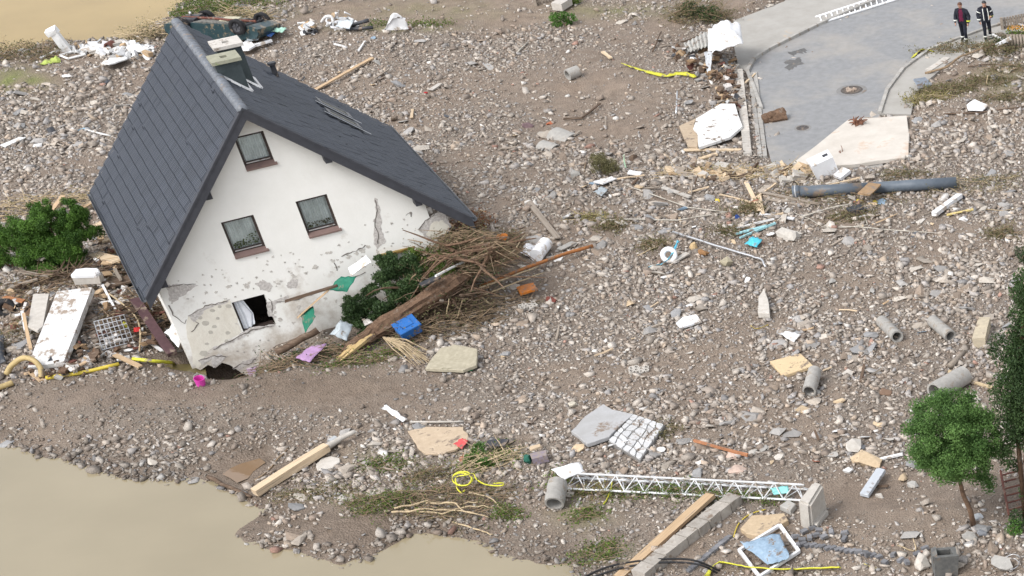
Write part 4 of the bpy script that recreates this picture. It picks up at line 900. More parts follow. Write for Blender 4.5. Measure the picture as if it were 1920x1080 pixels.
brush('weed_tuft', 'green weeds among the wreckage at the left edge', 'weeds', (30, 635), 1.1, .9, .35, 80, 700, LEAF_R, TWIG, 1, 1, .6, .01)
# mixed small wreckage
DEBM = [CONC, WOOD_D, WOOD, WOOD_D, WOOD_G, DARK, BARK, BARK, MASON, M('brown_card', (.32, .21, .12)), WHITE, RUST]
def litter(center_list, n, label, lo=.08, hi=.35, mats=DEBM, zj=.3):
    """uncountable small broken pieces, one heap"""
    mb = MB(); 
    c0 = P(*center_list[0][:2])
    for _ in range(n):
        cx, cy, rx, ry = R_.choice(center_list); g = R_.uniform(0, 6.28); r = math.sqrt(R_.random()); p = P(cx + math.cos(g) * rx * r, cy + math.sin(g) * ry * r) - c0
        l = R_.uniform(lo, hi); rot = Euler((R_.gauss(0, .4), R_.gauss(0, .4), R_.uniform(0, 6.28))).to_matrix()
        mb.box(p + Vector((0, 0, R_.uniform(0, zj))), (l, l * R_.uniform(.2, .8), l * R_.uniform(.08, .4)), rot, l * .08, R_.randrange(len(mats)))
    o = mb.build('debris_heap', mats); o.location = c0; return tag(o, label, 'debris', kind='stuff')
litter([(230, 560, 50, 40), (200, 660, 60, 25), (110, 700, 60, 14), (290, 620, 35, 45), (40, 590, 45, 40), (210, 480, 30, 50)], 420, 'broken boards and stones heaped left of the house')

# ------------------------------------------------------------------ driftwood pile against the gable, right
def log(name, label, pts, rr, mat, jag=.5, n=18, cat='log'):
    Q = [P(*p) for p in pts]; path = []; rad = []
    for i in range(len(Q) - 1):
        for k in range(6): t = k / 6; path.append(Q[i].lerp(Q[i + 1], t) + Vector([R_.uniform(-.02, .02) for _ in range(3)])); rad.append((rr[i] + (rr[i + 1] - rr[i]) * t))
    path.append(Q[-1]); rad.append(rr[-1]); mb = MB(); mb.tube(path, rad, n)
    c = Q[0]
    v2 = []
    for i, v in enumerate(mb.v):
        k = i // n; ang = i % n; q = path[min(k, len(path) - 1)]; d = Vector(v) - q; f = 1 + .1 * math.sin(ang * 2 * math.pi / n * 3 + k * .4) + .08 * math.sin(ang * 2 * math.pi / n * 7 + k * .15) + .1 * math.sin(k * .9) + R_.uniform(-.07, .07); v2.append(tuple(q + d * f))
    mb.v = v2
    root = empty(name, c, label, cat); b = mb.build('trunk', mat, root, False, None); b.location = -c
    return root, path, rad
log('side_log', 'shorter dark log lying behind the splintered trunk', [(800, 545, .5), (868, 492, .8), (905, 462, .8)], [.13, .15, .12], BARK, n=12)
lr, lp, lrad = log('fallen_trunk', 'long splintered tree trunk lying against the house', [(648, 664, .12), (700, 624, .3), (772, 578, .55), (850, 530, .75), (918, 478, .95)], [.16, .24, .27, .27, .24], BARK)
mb = MB(); Q0 = P(636, 674, .05); 
for k in range(7): mb.tube([P(700 + R_.uniform(-6, 6), 622 + R_.uniform(-4, 6), .35) - lr.location, P(660 + R_.uniform(-10, 10), 654 + R_.uniform(-6, 6), .25) - lr.location, P(634 + R_.uniform(-4, 16), 676 + R_.uniform(-8, 4), .05) - lr.location], [.09, .07, .015], 5)
mb.build('splintered_wood', M('fresh_wood', (.62, .47, .24), col2=(.48, .33, .15), scale=10), lr)
mb = MB()
for k in range(5): t = R_.randrange(8, len(lp) - 2); q = lp[t]; mb.tube([q - lr.location + Vector((0, -.05, lrad[t] * .6)), q - lr.location + Vector((R_.uniform(.2, .5), R_.uniform(.1, .3), lrad[t] * .9))], [.06, .02], 5)
mb.build('torn_bark', WOOD_L, lr)
mb = MB()
for k in range(26):
    e = lp[-1] - lr.location; d = Vector((R_.uniform(.1, 1), R_.uniform(-.6, .9), R_.uniform(-.6, .7))); twig_tube(mb, e, d, R_.uniform(.4, 1.1), R_.uniform(.02, .05), .35, .1, 5, 5)
mb.build('roots', TWIG, lr)
def WP(px, py, off): return HM @ hplane(px, py, (0, 1, 0), -off)
def wall_clumps(name, label, cat, cl, n, mat, ls=.07):
    pts = [WP(x, y, o) for x, y, o, r in cl]; base = pts[0].copy(); base.z = hq(base.x, base.y); root = empty(name, base, label, cat); tb = MB(); out = []
    for q, (x, y, o, r) in zip(pts, cl):
        q = q - base; twig_tube(tb, Vector((q.x * .7, q.y * .7, min(0, q.z))), Vector((q.x * .3, q.y * .3, max(.2, q.z))), max(.2, q.z), .03, .15, 0, 4, 5)
        out.append((tuple(q), (r * .6, r * .6, r * .6)))
        for _ in range(9): d_ = Vector((R_.gauss(0, 1), R_.gauss(0, 1), R_.gauss(0, 1))).normalized() * r * R_.uniform(.5, 1.0); k = r * R_.uniform(.25, .5); out.append((tuple(q + d_), (k, k, k * .8)))
    tb.build('stems', TWIG, root); shrub_clumps(root, out, n, mat, ls, shell=.6)
def wall_brush(label, cl, twigs, leaves, lmat, tmat, tl=.9, tr=.016, ls=.06):
    pts = [(WP(x, y, o), r) for x, y, o, r in cl]; base = pts[0][0].copy(); root = empty('driftwood_heap', base, label, 'brushwood'); root['kind'] = 'stuff'; tb = MB(); lb = MB(); tips = []
    for _ in range(twigs):
        q, r = R_.choice(pts); s_ = q - base + Vector([R_.gauss(0, r * .5) for _ in range(3)]); g = .594 + R_.gauss(0, .6) + (math.pi if R_.random() < .5 else 0)
        tips += twig_tube(tb, s_, (math.cos(g), math.sin(g), R_.gauss(0, .35)), tl * R_.uniform(.4, 1.3), tr * R_.uniform(.5, 1.6), .22, .05, 4, 5)[1:]
    for _ in range(leaves): lb.leaf(R_.choice(tips) + Vector([R_.gauss(0, .06) for _ in range(3)]), ls * R_.uniform(.5, 1.4), R_.random())
    tb.build('branches', tmat, root)
    if leaves: lb.build('leaves', lmat, root)
wall_brush('dense brown brush packed between trunk and wall', [(830, 505, .8, .5), (800, 540, 1.0, .5), (850, 530, 1.1, .5), (770, 570, 1.0, .45), (880, 500, 1.1, .5)], 420, 3800, LEAF_D, TWIG)
wall_brush('olive brush climbing to the right corner of the wall', [(800, 490, .4, .4), (835, 465, .4, .4), (860, 450, .5, .35), (780, 510, .6, .4)], 260, 2600, LEAF_R, TWIG, .7)
wall_brush('pale straw and sticks piled under the right eave', [(870, 450, .5, .3), (900, 455, .8, .4), (925, 470, 1.2, .4), (890, 480, .9, .4)], 240, 1600, LEAF_R, TWIG, .8)
wall_brush('thick broken branches crossing the top of the pile', [(850, 480, .9, .5), (890, 490, 1.2, .5), (800, 540, 1.1, .5), (930, 470, 1.3, .4)], 50, 60, LEAF_R, BARK, 1.7, .05)
wall_brush('tangled dark roots hanging below the trunk', [(840, 560, 1.6, .35), (800, 585, 1.6, .3), (870, 545, 1.7, .4), (760, 600, 1.5, .3)], 240, 500, LEAF_R, WOOD_D, .7, .02)
SOILM = [(700, 610), (765, 580), (830, 545), (890, 510), (925, 480)]
brush('driftwood_heap', 'rust brown leaves and twigs under the tip of the right eave', 'brushwood', (880, 425), .7, .5, .6, 120, 900, leaf_mat('leaf_rust', (.16, .05, .025), (.3, .12, .05)), TWIG, .7, .9, .6, .014, kind='stuff')
brush('driftwood_heap', 'twigs and mud caked below the trunk', 'brushwood', (820, 590), 1.9, .5, .4, 260, 900, LEAF_R, TWIG, .6, .6, .9, .016, kind='stuff')
litter_q = [(800, 540, 70, 30), (870, 500, 50, 40), (720, 610, 40, 18), (860, 560, 60, 20)]
# ivy mound
def ivy(px, label, clumps, n, mat, ls=.075, z=.2, name='ivy_shrub', cat='ivy'):
    c = P(px[0], px[1], z); root = empty(name, c, label, cat); tb = MB()
    for (q, r) in clumps: twig_tube(tb, (0, 0, 0), Vector(q) + Vector((.01, 0, .05)), Vector(q).length + .1, .03, .15, 0, 4, 5)
    tb.build('stems', TWIG, root); cl = []
    for (q, r) in clumps:
        cl.append((q, (r[0] * .7, r[1] * .7, r[2] * .7)))
        for _ in range(7):
            d = Vector((R_.gauss(0, 1), R_.gauss(0, 1), R_.gauss(0, 1))).normalized() * .7; k = R_.uniform(.35, .55); cl.append(((q[0] + d.x * r[0], q[1] + d.y * r[1], q[2] + d.z * r[2]), (r[0] * k, r[1] * k, r[2] * k)))
    shrub_clumps(root, cl, n, mat, ls, shell=.4); return root
IVY = leaf_mat('ivy_leaf', (.028, .055, .02), (.09, .15, .055), .45)
wall_clumps('ivy_shrub', 'rounded dark green ivy bush wedged between trunk and house wall', 'ivy', [(690, 568, .9, .55), (668, 590, .7, .45), (718, 585, 1.1, .5), (692, 612, 1.0, .42), (660, 570, .5, .32)], 17000, IVY)
wall_clumps('ivy_shrub', 'tall dark creeper climbing the wall above the ivy bush', 'ivy', [(718, 522, .7, .46), (745, 502, .7, .46), (768, 535, 1.1, .5), (740, 550, 1.1, .5), (725, 490, .4, .32), (775, 500, .8, .4)], 15000, IVY)
wall_clumps('ivy_shrub', 'olive creeper between trunk and right wall corner', 'ivy', [(790, 505, .6, .4), (818, 485, .6, .36), (800, 530, .9, .36), (775, 478, .4, .28), (845, 470, .6, .28), (830, 515, 1.2, .36)], 8000, LEAF_G, .06)
brush('driftwood_heap', 'brown brushwood heaped where the right eave meets the ground', 'brushwood', (880, 478), 1.7, .9, .55, 300, 500, LEAF_Y, TWIG, .9, .8, .9, .018, kind='stuff', z=.3)
brush('driftwood_heap', 'straw coloured root tangle at the top end of the trunk', 'brushwood', (950, 455), .55, .6, .6, 180, 500, LEAF_R, TWIG, 1.2, .9, .7, .02, kind='stuff', z=.2)
brush('driftwood_heap', 'brown twigs under the right side of the trunk', 'brushwood', (880, 560), 1.8, .6, .3, 220, 300, LEAF_R, TWIG, .55, .7, .9, .014, kind='stuff')
brush('driftwood_heap', 'dark rotten brush along the foot of the gable wall', 'brushwood', (580, 672), 1.6, .45, .3, 200, 900, LEAF_D, TWIG, .6, .6, .9, .016, kind='stuff')
brush('pine_branch', 'green feathery branch lying before the trunk end', 'branch', (690, 676), 1.3, .4, .22, 80, 1400, LEAF_G, TWIG, .5, .5, .8, .012, ls=.06)
def fan(px, tips, label, r=.014):
    c = P(*px, .3); mb = MB()
    for t in tips:
        q = P(t[0], t[1], R_.uniform(.0, .1)) - c; m = q * .5 + Vector((R_.uniform(-.1, .1), R_.uniform(-.1, .1), R_.uniform(.05, .2))); mb.tube([(0, 0, 0), m, q], [r, r * .9, r * .4], 5)
    o = mb.build('reed_bundle', TWIG_L); o.location = c; tag(o, label, 'reeds')
fan((718, 632), [(800 + R_.uniform(-30, 12), 672 + R_.uniform(-16, 14)) for _ in range(26)], 'fan of straw coloured canes before the blue bin', .018)
board('brown_beam', 'long brown batten leaning on the wall above the dark shrub', 'beam', (538, 566), (632, 538), .1, .07, WOOD_D, z0=1.35, z1=1.75)
board('brown_beam', 'short crooked brown plank propped across the lower wall', 'plank', (562, 594), (616, 546), .13, .05, WOOD, z0=.75, z1=1.6)
cloth('green_tarp', 'teal green tarpaulin scrap snagged on the wall', 'tarpaulin', [(615, 545), (640, 520), (668, 520), (650, 548)], (1.5, 1.75, 1.7, 1.5), .05, 10, M('teal_tarp', (.02, .19, .12), .6, var=.3))
cloth('green_tarp', 'ragged teal green strip hanging below the crooked plank', 'tarpaulin', [(565, 590), (588, 576), (592, 595), (572, 625)], (.8, 1.0, .85, .4), .06, 10, M('teal_tarp', (.02, .19, .12), .6, var=.3))
board('white_plate', 'white rectangular panel stuck above the green tarpaulin', 'panel', (656, 511), (690, 487), .3, .03, WHITE_C, z0=1.75, z1=2.1, roll=.6)
slab('foam_sheet', 'mustard brown insulation sheet bulging against the wall', 'insulation', [(705, 478), (728, 450), (752, 440), (790, 452), (775, 462), (740, 472), (728, 490)], .08, M('mustard_foam', (.34, .22, .06), col2=(.22, .15, .05)), z=1.5, ground=.6, sub=3, jit=.05)
board('pale_plank', 'pale plank lying on the mustard insulation', 'plank', (742, 462), (800, 478), .16, .04, WOOD_L, z0=1.5, z1=1.3)
board('pale_plank', 'long thin pale rail lying on the tree trunk', 'rail', (815, 520), (880, 487), .06, .05, WHITE, z0=1.15, z1=1.2)
board('cardboard_box', 'tan block resting on the brushwood near the right eave', 'box', (864, 474), (892, 462), .3, .26, M('tan_block', (.55, .4, .22), var=.2), z0=.9, z1=.95)
board('brown_beam', 'dark board wedged beside the creeper', 'board', (790, 536), (824, 520), .3, .05, DARK, z0=.95, z1=1.05)
def bin_lid():
    c = P(768, 622, .25); root = empty('blue_bin', c, 'bright blue plastic bin under the tree trunk', 'bin', rot=(.35, -.2, .75)); bl_ = M('blue_plastic', (.03, .15, .46), .4, var=.15)
    MB().prism([(-.32, -.24), (.32, -.24), (.34, .24), (-.34, .24)], 0, .3, .04).build('tub', bl_, root)
    mb = MB(); mb.prism([(-.37, -.28), (.37, -.28), (.37, .28), (-.37, .28)], .31, .37, .02); mb.build('lid', bl_, root); MB().prism([(-.2, -.13), (.2, -.13), (.2, .13), (-.2, .13)], .37, .4, .02).build('lid_ridge', bl_, root)
bin_lid()
cloth('plastic_bag', 'translucent grey plastic bag at the foot of the wall', 'bag', [(622, 630), (640, 604), (662, 612), (650, 642)], (.3, .5, .4, .15), .12, 10, M('grey_film', (.42, .47, .5), .25), hump=.2)
cloth('lilac_sheet', 'lilac sheet half buried under dark brush at the wall foot', 'sheet', [(555, 672), (585, 650), (614, 645), (580, 680)], (.25, .4, .4, .15), .05, 8, M('lilac_cloth', (.45, .28, .48), var=.3))
pole('dark_log', 'dark rotten log leaning on the foot of the wall', 'log', [(520, 668, .25), (560, 645, .45), (598, 625, .6)], .12, .1, WOOD_D, bend=.03, n=9)
rock('white_rag', 'small white rag on the gravel before the gable', 'rag', (540, 683), .2, .15, .12, WHITE_C)
def canister(a, b, r, label, mat):
    o = pipe('canister', label, 'canister', a, b, r, r * .98, mat, n=18); return o
pipe('white_canister', 'white cylindrical canister right of the root tangle', 'canister', (1008, 490), (1026, 466), .22, .21, WHITE_C, n=18)
cloth('white_sack', 'small white sack between root tangle and canister', 'sack', [(978, 476), (988, 458), (1004, 462), (994, 484)], (.1, .2, .2, .05), .08, 8, WHITE_C, hump=.18)
ORG = M('orange_plastic', (.62, .2, .03), .5, var=.25)
pole('orange_tube', 'orange ended long stick right of the canister', 'stick', [(900, 540, .2), (990, 504, .25), (1062, 478, .2), (1112, 464, .12)], .05, .06, M('orange_brown', (.42, .17, .06)), bend=.02)
slab('orange_scrap', 'flat orange plastic scrap below the sticks', 'scrap', [(968, 538), (1000, 529), (1008, 540), (975, 550)], .08, ORG, z=.1)
rock('orange_scrap', 'crumpled orange sack on the root tangle', 'scrap', (942, 448), .45, .3, .25, ORG, z=.7)
for i, (pts, r, lb) in enumerate([([(872, 552, .3), (960, 520, .3), (1010, 500, .2)], .035, 'long thin stick below the orange ended one'), ([(890, 560, .1), (970, 530, .2), (1020, 512, .1)], .028, 'lowest long twig right of the trunk'),
    ([(930, 500, .2), (965, 470, .5), (985, 440, .5)], .025, 'crooked twig near the white sack'), ([(858, 598, .02), (868, 560, .4)], .02, 'thin pale cane upright in the driftwood'), ([(838, 590, .02), (842, 560, .4)], .018, 'thin cane left of the pale one'), ([(884, 545, .2), (922, 574, .05)], .045, 'pointed pale stake below the trunk')]):
    pole('stick', lb, 'stick', pts, r, r * .6, TWIG_L, bend=.03)
def grid_paver(px, label, yaw, nx_=4, ny_=2, tilt=.15):
    c = P(*px); root = empty('grid_paver', c, label, 'paver', 'grass grid pavers in the rubble', rot=(tilt, tilt, yaw)); r = .085
    vs = []; fs = []; mb = MB(); n = 10
    for i in range(nx_):
        for j in range(ny_):
            x, y = i * r * 1.75, j * r * 1.75 + (i % 2) * r * .87; vs = []
            for z, q in ((0, r), (.1, r), (.1, r * .58), (0, r * .58)):
                for k in range(n): vs.append((x + q * math.cos(6.283 * k / n), y + q * math.sin(6.283 * k / n), z))
            mb = MB().add(vs, [(a * n + k, a * n + (k + 1) % n, ((a + 1) % 4) * n + (k + 1) % n, ((a + 1) % 4) * n + k) for a in range(4) for k in range(n)]); mb.build('ring', CONC_L, root)
grid_paver((980, 582), 'honeycomb concrete paver just below the orange scrap', .7); grid_paver((1184, 700), 'honeycomb concrete paver in the open gravel', .25, 4, 2)
rock('red_stone', 'dark red stone beside the upper honeycomb paver', 'stone', (1033, 566), .4, .3, .28, M('red_sandstone', (.2, .06, .045)))
slab('concrete_slab', 'large tilted greenish concrete slab below the canes', 'slab', [(797, 690), (812, 668), (826, 652), (852, 646), (895, 654), (893, 684), (868, 694), (830, 692)], .1, M('mossy_concrete', (.42, .38, .29), col2=(.3, .27, .2), wear=.4, wear_col=(.22, .2, .14)), z=.1, zs=[0, .05, .1, .12, .1, 0, 0, 0])
rock('green_scrap', 'bright green plastic scrap beside the tilted slab', 'scrap', (881, 694), .24, .18, .16, M('green_plastic', (.03, .45, .17), .5))

litter(litter_q, 170, 'broken boards and mud clods in the driftwood pile', .08, .4, [WOOD, WOOD_D, WOOD_G, BARK, DARK, RUST, MASON], .35)

# ------------------------------------------------------------------ foreground between pool and mast
beamR = board('timber_beam', 'long pale squared timber sloping into the pool', 'timber', (480, 928), (618, 842), .26, .2, WOOD_L, z0=.08, z1=.12, jit=.02)
pole('white_pipe', 'dull white pipe end beyond the long timber', 'pipe', [(612, 846, .1), (640, 826, .15), (668, 812, .2)], .1, .06, CONC_L, bend=.01, n=10)
pipe('grey_can', 'short grey can beside the end of the long timber', 'can', (622, 838), (634, 830), .13, .12, PLASTIC_G, z0=.05)
pole('thin_branch', 'thin grey branch lying by the brown puddle', 'branch', [(478, 902), (510, 876), (542, 838)], .025, .02, TWIG, bend=.05)
pole('thin_branch', 'reddish branch at the edge of the pool left of the timber', 'branch', [(392, 898), (430, 916), (472, 934)], .07, .05, WOOD_D, bend=.04)
slab('round_plate', 'pale oval stone plate beside the long timber', 'plate', [(592, 870), (602, 860), (620, 855), (636, 858), (637, 866), (624, 876), (606, 882), (594, 880)], .05, CONC_L, sub=2, jit=.01)
cloth('white_film', 'crumpled white plastic strip on dark gravel', 'film', [(718, 768), (726, 762), (764, 788), (756, 794)], (.05, .08, .05, .05), .1, 8, WHITE_C)
pole('grey_bar', 'thin pale bar lying right of the white plastic strip', 'bar', [(770, 793, .05), (820, 793, .06), (870, 792, .03)], .035, .03, CONC_L, bend=.005)
slab('tan_slab', 'flat tan slab half covered in silt, left of the red cloth', 'slab', [(764, 808), (800, 800), (868, 800), (878, 820), (862, 838), (830, 852), (795, 850), (780, 832)], .07, M('silty_tan', (.5, .4, .29), col2=(.4, .31, .22)), sub=3, jit=.05)
cloth('red_cloth', 'small coral red cloth on the corner of the tan slab', 'cloth', [(853, 834), (868, 824), (878, 828), (866, 844)], (.1, .1, .1, .05), .08, 8, M('red_cloth', (.62, .1, .1), .8))
brush('uprooted_bush', 'uprooted bush with bright leaves right of the red cloth', 'bush', (920, 868), .95, .55, .4, 130, 900, LEAF_G, TWIG_L, .3, .9, .8, .016)
ivy((888, 872), 'bright green leafy clump right of the red cloth', [((0, 0, .2), (.28, .25, .25)), ((.15, .35, .3), (.25, .25, .22)), ((.35, -.15, .15), (.3, .2, .18))], 1800, LEAF_B, .055, 0, 'leafy_clump', 'plant')
rock('green_bag', 'dark green bag at the right end of the uprooted bush', 'bag', (993, 868), .28, .22, .4, M('dark_green', (.02, .13, .09), .4))
board('cardboard_box', 'purple and grey box behind the dark green bag', 'box', (1000, 868), (1030, 860), .35, .22, M('purple_card', (.2, .17, .26), col2=(.3, .25, .2)), z0=.02)
board('wood_block', 'pale square block on top of the purple box', 'block', (996, 843), (1012, 838), .2, .06, WOOD_L, z0=.25)
board('black_sheet', 'black crumpled bag above the uprooted bush', 'bag', (912, 832), (950, 832), .3, .06, DARK, z0=.2, jit=.05)
rope('yellow_rope', 'coil of yellow rope with a loose tail on the brush', 'rope', [(850, 893, .3), (862, 886, .34), (880, 888, .36), (886, 902, .36), (872, 912, .34), (852, 906, .3), (850, 894, .34), (866, 888, .4), (884, 896, .4), (878, 910, .38), (858, 910, .36), (856, 896, .4), (874, 892, .44), (888, 890, .4), (894, 900, .3), (912, 910, .25), (940, 912, .2), (944, 907, .2), (925, 908, .25)], .022, YELG)
rope('yellow_rope', 'short yellow rope end hanging below the coil', 'rope', [(856, 908, .3), (858, 918, .25), (866, 925, .2), (872, 920, .2)], .022, YELG)
brush('flattened_bush', 'flattened bush with long bare branches by the pool', 'bush', (850, 945), 1.9, .75, .32, 200, 1600, LEAF_R, TWIG, .1, .8, .9, .014)
brush('flattened_bush', 'green feathery clump at the left of the flattened bush', 'bush', (720, 945), 1.0, .5, .35, 120, 2200, LEAF_G, TWIG, .2, .7, .7, .012, ls=.055)
brush('grass_tuft', 'faded green weeds above the flattened bush', 'weeds', (728, 872), .7, .35, .22, 60, 1000, LEAF_G, TWIG, .2, .8, .5, .008, ls=.06)
brush('grass_tuft', 'dull weeds between tan slab and rope coil', 'weeds', (800, 895), .8, .4, .2, 80, 700, LEAF_R, TWIG, .4, .9, .6, .01)
brush('grass_tuft', 'green weed at the right end of the flattened bush', 'weeds', (955, 965), .4, .3, .3, 40, 600, LEAF_G, TWIG, 0, 1, .4, .008)
brush('grass_tuft', 'weedy strip trailing from the timber to the bush', 'weeds', (600, 922), 1.2, .3, .12, 60, 700, LEAF_R, TWIG, .1, .6, .6, .01)
for pts, lb in (([(740, 955, .15), (800, 940, .25), (850, 948, .2), (905, 940, .15)], 'upper bare branch across the flattened bush'), ([(735, 962, .15), (800, 955, .25), (860, 958, .2), (905, 968, .1)], 'middle bare branch across the flattened bush'), ([(800, 945, .2), (850, 944, .3), (870, 960, .2), (915, 970, .1)], 'forked bare branch in the flattened bush'), ([(760, 958, .1), (830, 965, .15), (880, 950, .2), (930, 952, .1)], 'lowest bare branch across the flattened bush'), ([(850, 980, .1), (900, 995, .1), (925, 1003, .05)], 'thin branch trailing towards the pool'), ([(880, 925, .2), (920, 935, .2), (940, 955, .1)], 'thin branch right of the rope coil')):
    pole('bare_branch', lb, 'branch', pts, .03, .015, TWIG_L, bend=.06, knots=4)
pole('thin_branch', 'dark twig floating in the pool near the bank', 'twig', [(700, 1066, .1), (720, 1060, .12), (736, 1052, .1)], .012, .008, WOOD_D)
slab('concrete_slab', 'smooth pale grey slab beside the crazy paving', 'slab', [(1071, 808), (1100, 778), (1132, 757), (1148, 768), (1188, 776), (1160, 800), (1142, 818), (1100, 832)], .12, M('smooth_concrete', (.37, .37, .375), col2=(.31, .305, .3), scale=2), z=.03, sub=3, jit=.03)
def crazy_paving():
    c = P(1190, 815); root = empty('crazy_paving', c, 'slab of white crazy paving stones broken off in one piece', 'paving'); r = random.Random(5)
    def quad(u, v):
        A, B, C_, D = [P(*q, z) for q, z in (((1140, 826), .16), ((1188, 776), .2), ((1246, 796), .2), ((1200, 862), .12))]; return A.lerp(B, u).lerp(D.lerp(C_, u), v)
    n, m = 6, 5; g = [[(min(1, max(0, (i + (r.uniform(-.32, .32) if 0 < i < n else 0)) / n)), min(1, max(0, (j + (r.uniform(-.32, .32) if 0 < j < m else 0)) / m))) for j in range(m + 1)] for i in range(n + 1)]
    PW = M('white_paving', (.55, .55, .55), col2=(.42, .42, .42), rnd=.15)
    b = [quad(*g[i][j]) for i, j in ((0, 0), (n, 0), (n, m), (0, m))]
    MB().add([v - c - Vector((0, 0, .03)) for v in b] + [v - c - Vector((0, 0, .2)) for v in b], [(0, 1, 2, 3), (0, 4, 5, 1), (1, 5, 6, 2), (2, 6, 7, 3), (3, 7, 4, 0)]).build('mortar_bed', M('mortar', (.25, .24, .23)), root)
    for i in range(n):
        for j in range(m):
            q = [g[i][j], g[i + 1][j], g[i + 1][j + 1], g[i][j + 1]]; ce = (sum(a[0] for a in q) / 4, sum(a[1] for a in q) / 4)
            q = [(ce[0] + (a[0] - ce[0]) * .86, ce[1] + (a[1] - ce[1]) * .86) for a in q]; vv_ = [quad(*a) - c + Vector((0, 0, r.uniform(0, .02))) for a in q]
            mid = []
            for k in range(4): mid += [vv_[k].lerp(vv_[(k + 1) % 4], .15), vv_[k].lerp(vv_[(k + 1) % 4], .85)]
            MB().add(mid + [v - Vector((0, 0, .06)) for v in mid], [tuple(range(8))] + [(k, 8 + k, 8 + (k + 1) % 8, (k + 1) % 8) for k in range(8)]).build('paving_stone', PW, root)
    EXC.append([(v.x, v.y) for v in b])
crazy_paving()
brush('moss_tuft', 'mossy clump at the right edge of the crazy paving', 'moss', (1240, 810), .5, .4, .2, 30, 700, LEAF_R, TWIG, .6, .9, .4, .008)
# lattice mast
def mast():
    A = P(1068, 906, .15); B = P(1512, 928, .12); root = empty('lattice_mast', A, 'white lattice mast lying across the foreground gravel', 'mast'); d = (B - A); L_ = d.length; x = d.normalized(); y = Vector((0, 0, 1)).cross(x).normalized(); z = Vector((0, 0, 1)); w_, h_ = .3, .34
    ch = [y * (-w_) , y * w_, z * h_ ]
    wm = M('mast_white', (.66, .67, .68), .4, var=.15, wear=.44, wear_col=(.35, .3, .24))
    for c in ch: MB().tube([c, c + d], .032, 7).build('chord', wm, root)
    n = 24
    for a, b in ((0, 2), (1, 2), (0, 1)):
        for k in range(n):
            p0 = ch[a if k % 2 == 0 else b] + d * (k / n); p1 = ch[b if k % 2 == 0 else a] + d * ((k + 1) / n); MB().tube([p0, p1], .017, 5).build('lattice_bar', wm, root)
    return A, B, x, y
mA, mB_, mx, my = mast()
fA = P(1512, 932, 0); o = MB().box((0, 0, 0), (.34, 1.05, 1.05), jit=.03).build('mast_footing', CONC_L); 
bm = bmesh.new(); bm.from_mesh(o.data); bmesh.ops.bevel(bm, geom=bm.edges[:], offset=.07, segments=2, affect='EDGES'); bm.to_mesh(o.data); bm.free()
o.location = P(1524, 952, .42); o.rotation_euler = (.05, .12, math.atan2(mx.y, mx.x) - .1); tag(o, 'thick square concrete footing standing at the end of the mast', 'footing')
cloth('sheet_metal_hood', 'white sheet metal cap over the left end of the mast', 'cap', [(1036, 880), (1088, 866), (1096, 884), (1056, 900)], (.6, .62, .5, .45), .03, 8, WHITE_C, hump=.1)
pipe('clay_pot', 'grey ribbed pipe pot under the left end of the mast', 'pipe', (1043, 958), (1050, 918), .26, .05, CONC, z0=.0, z1=.25, rings=2)
brush('hanging_weeds', 'green weeds tangled along the underside of the mast', 'weeds', (1270, 928), 3.2, .25, .25, 130, 3200, LEAF_G, TWIG, math.atan2(mx.y, mx.x), .9, .5, .008, ls=.06)
brush('hanging_weeds', 'brown creeper hanging from the left part of the mast', 'weeds', (1130, 925), .7, .3, .4, 70, 500, LEAF_Y, TWIG, .2, 1, .5, .009)
brush('hanging_weeds', 'dark weeds bundled at the left mast end', 'weeds', (1050, 905), .35, .3, .4, 50, 500, LEAF_G, TWIG, .2, 1, .5, .009)
rope('yellow_strap', 'yellow strap dangling from the mast', 'strap', [(1148, 904, .3), (1146, 918, .15), (1138, 938, .03), (1132, 946, .02)], .02, YELG)
cloth('blue_rag', 'pale turquoise rag tied to the right end of the mast', 'rag', [(1446, 916), (1478, 912), (1480, 926), (1450, 928)], (.3, .3, .2, .15), .04, 8, M('turquoise', (.3, .7, .68), .6))
board('plank', 'long tan plank slanting from the mast to the lower edge', 'plank', (1160, 1086), (1334, 930), .3, .1, WOOD, z0=.02, z1=.15)
slab('red_board', 'flat reddish board between plank and stone beam', 'board', [(1226, 1040), (1292, 984), (1312, 986), (1252, 1044)], .05, M('red_board', (.42, .18, .16), col2=(.32, .15, .13)), z=.03)
def stone_beam(label, a, b, w_, h_, n, mat, z=.0):
    A, B = P(*a, z), P(*b, z); root = empty('stone_beam', A, label, 'stone kerb'); L_ = (B - A).length; M4 = frame(Vector((0, 0, 0)), B - A)
    for k in range(n):
        o = MB().box(((k + .5) * L_ / n, 0, h_ / 2), (L_ / n - .025, w_ * R_.uniform(.94, 1.06), h_ * R_.uniform(.95, 1.05)), jit=.02).build('block', mat, root); o.matrix_local = M4
stone_beam('long grey stone kerb of joined blocks in the foreground', (1200, 1092), (1382, 944), .42, .34, 9, M('grey_stone', (.4, .37, .33), col2=(.28, .25, .22), rnd=.15))
rope('black_cable', 'pair of black cables curving over the plank, upper one', 'cable', [(1080, 1092), (1130, 1068, .05), (1180, 1056, .2), (1240, 1050, .25), (1300, 1052, .5), (1350, 1072, .1)], .03, RUBBER, n=7)
rope('black_cable', 'pair of black cables curving over the plank, lower one', 'cable', [(1090, 1094), (1140, 1074, .05), (1190, 1062, .2), (1250, 1056, .25), (1310, 1060, .5), (1345, 1076, .1)], .03, RUBBER, n=7)
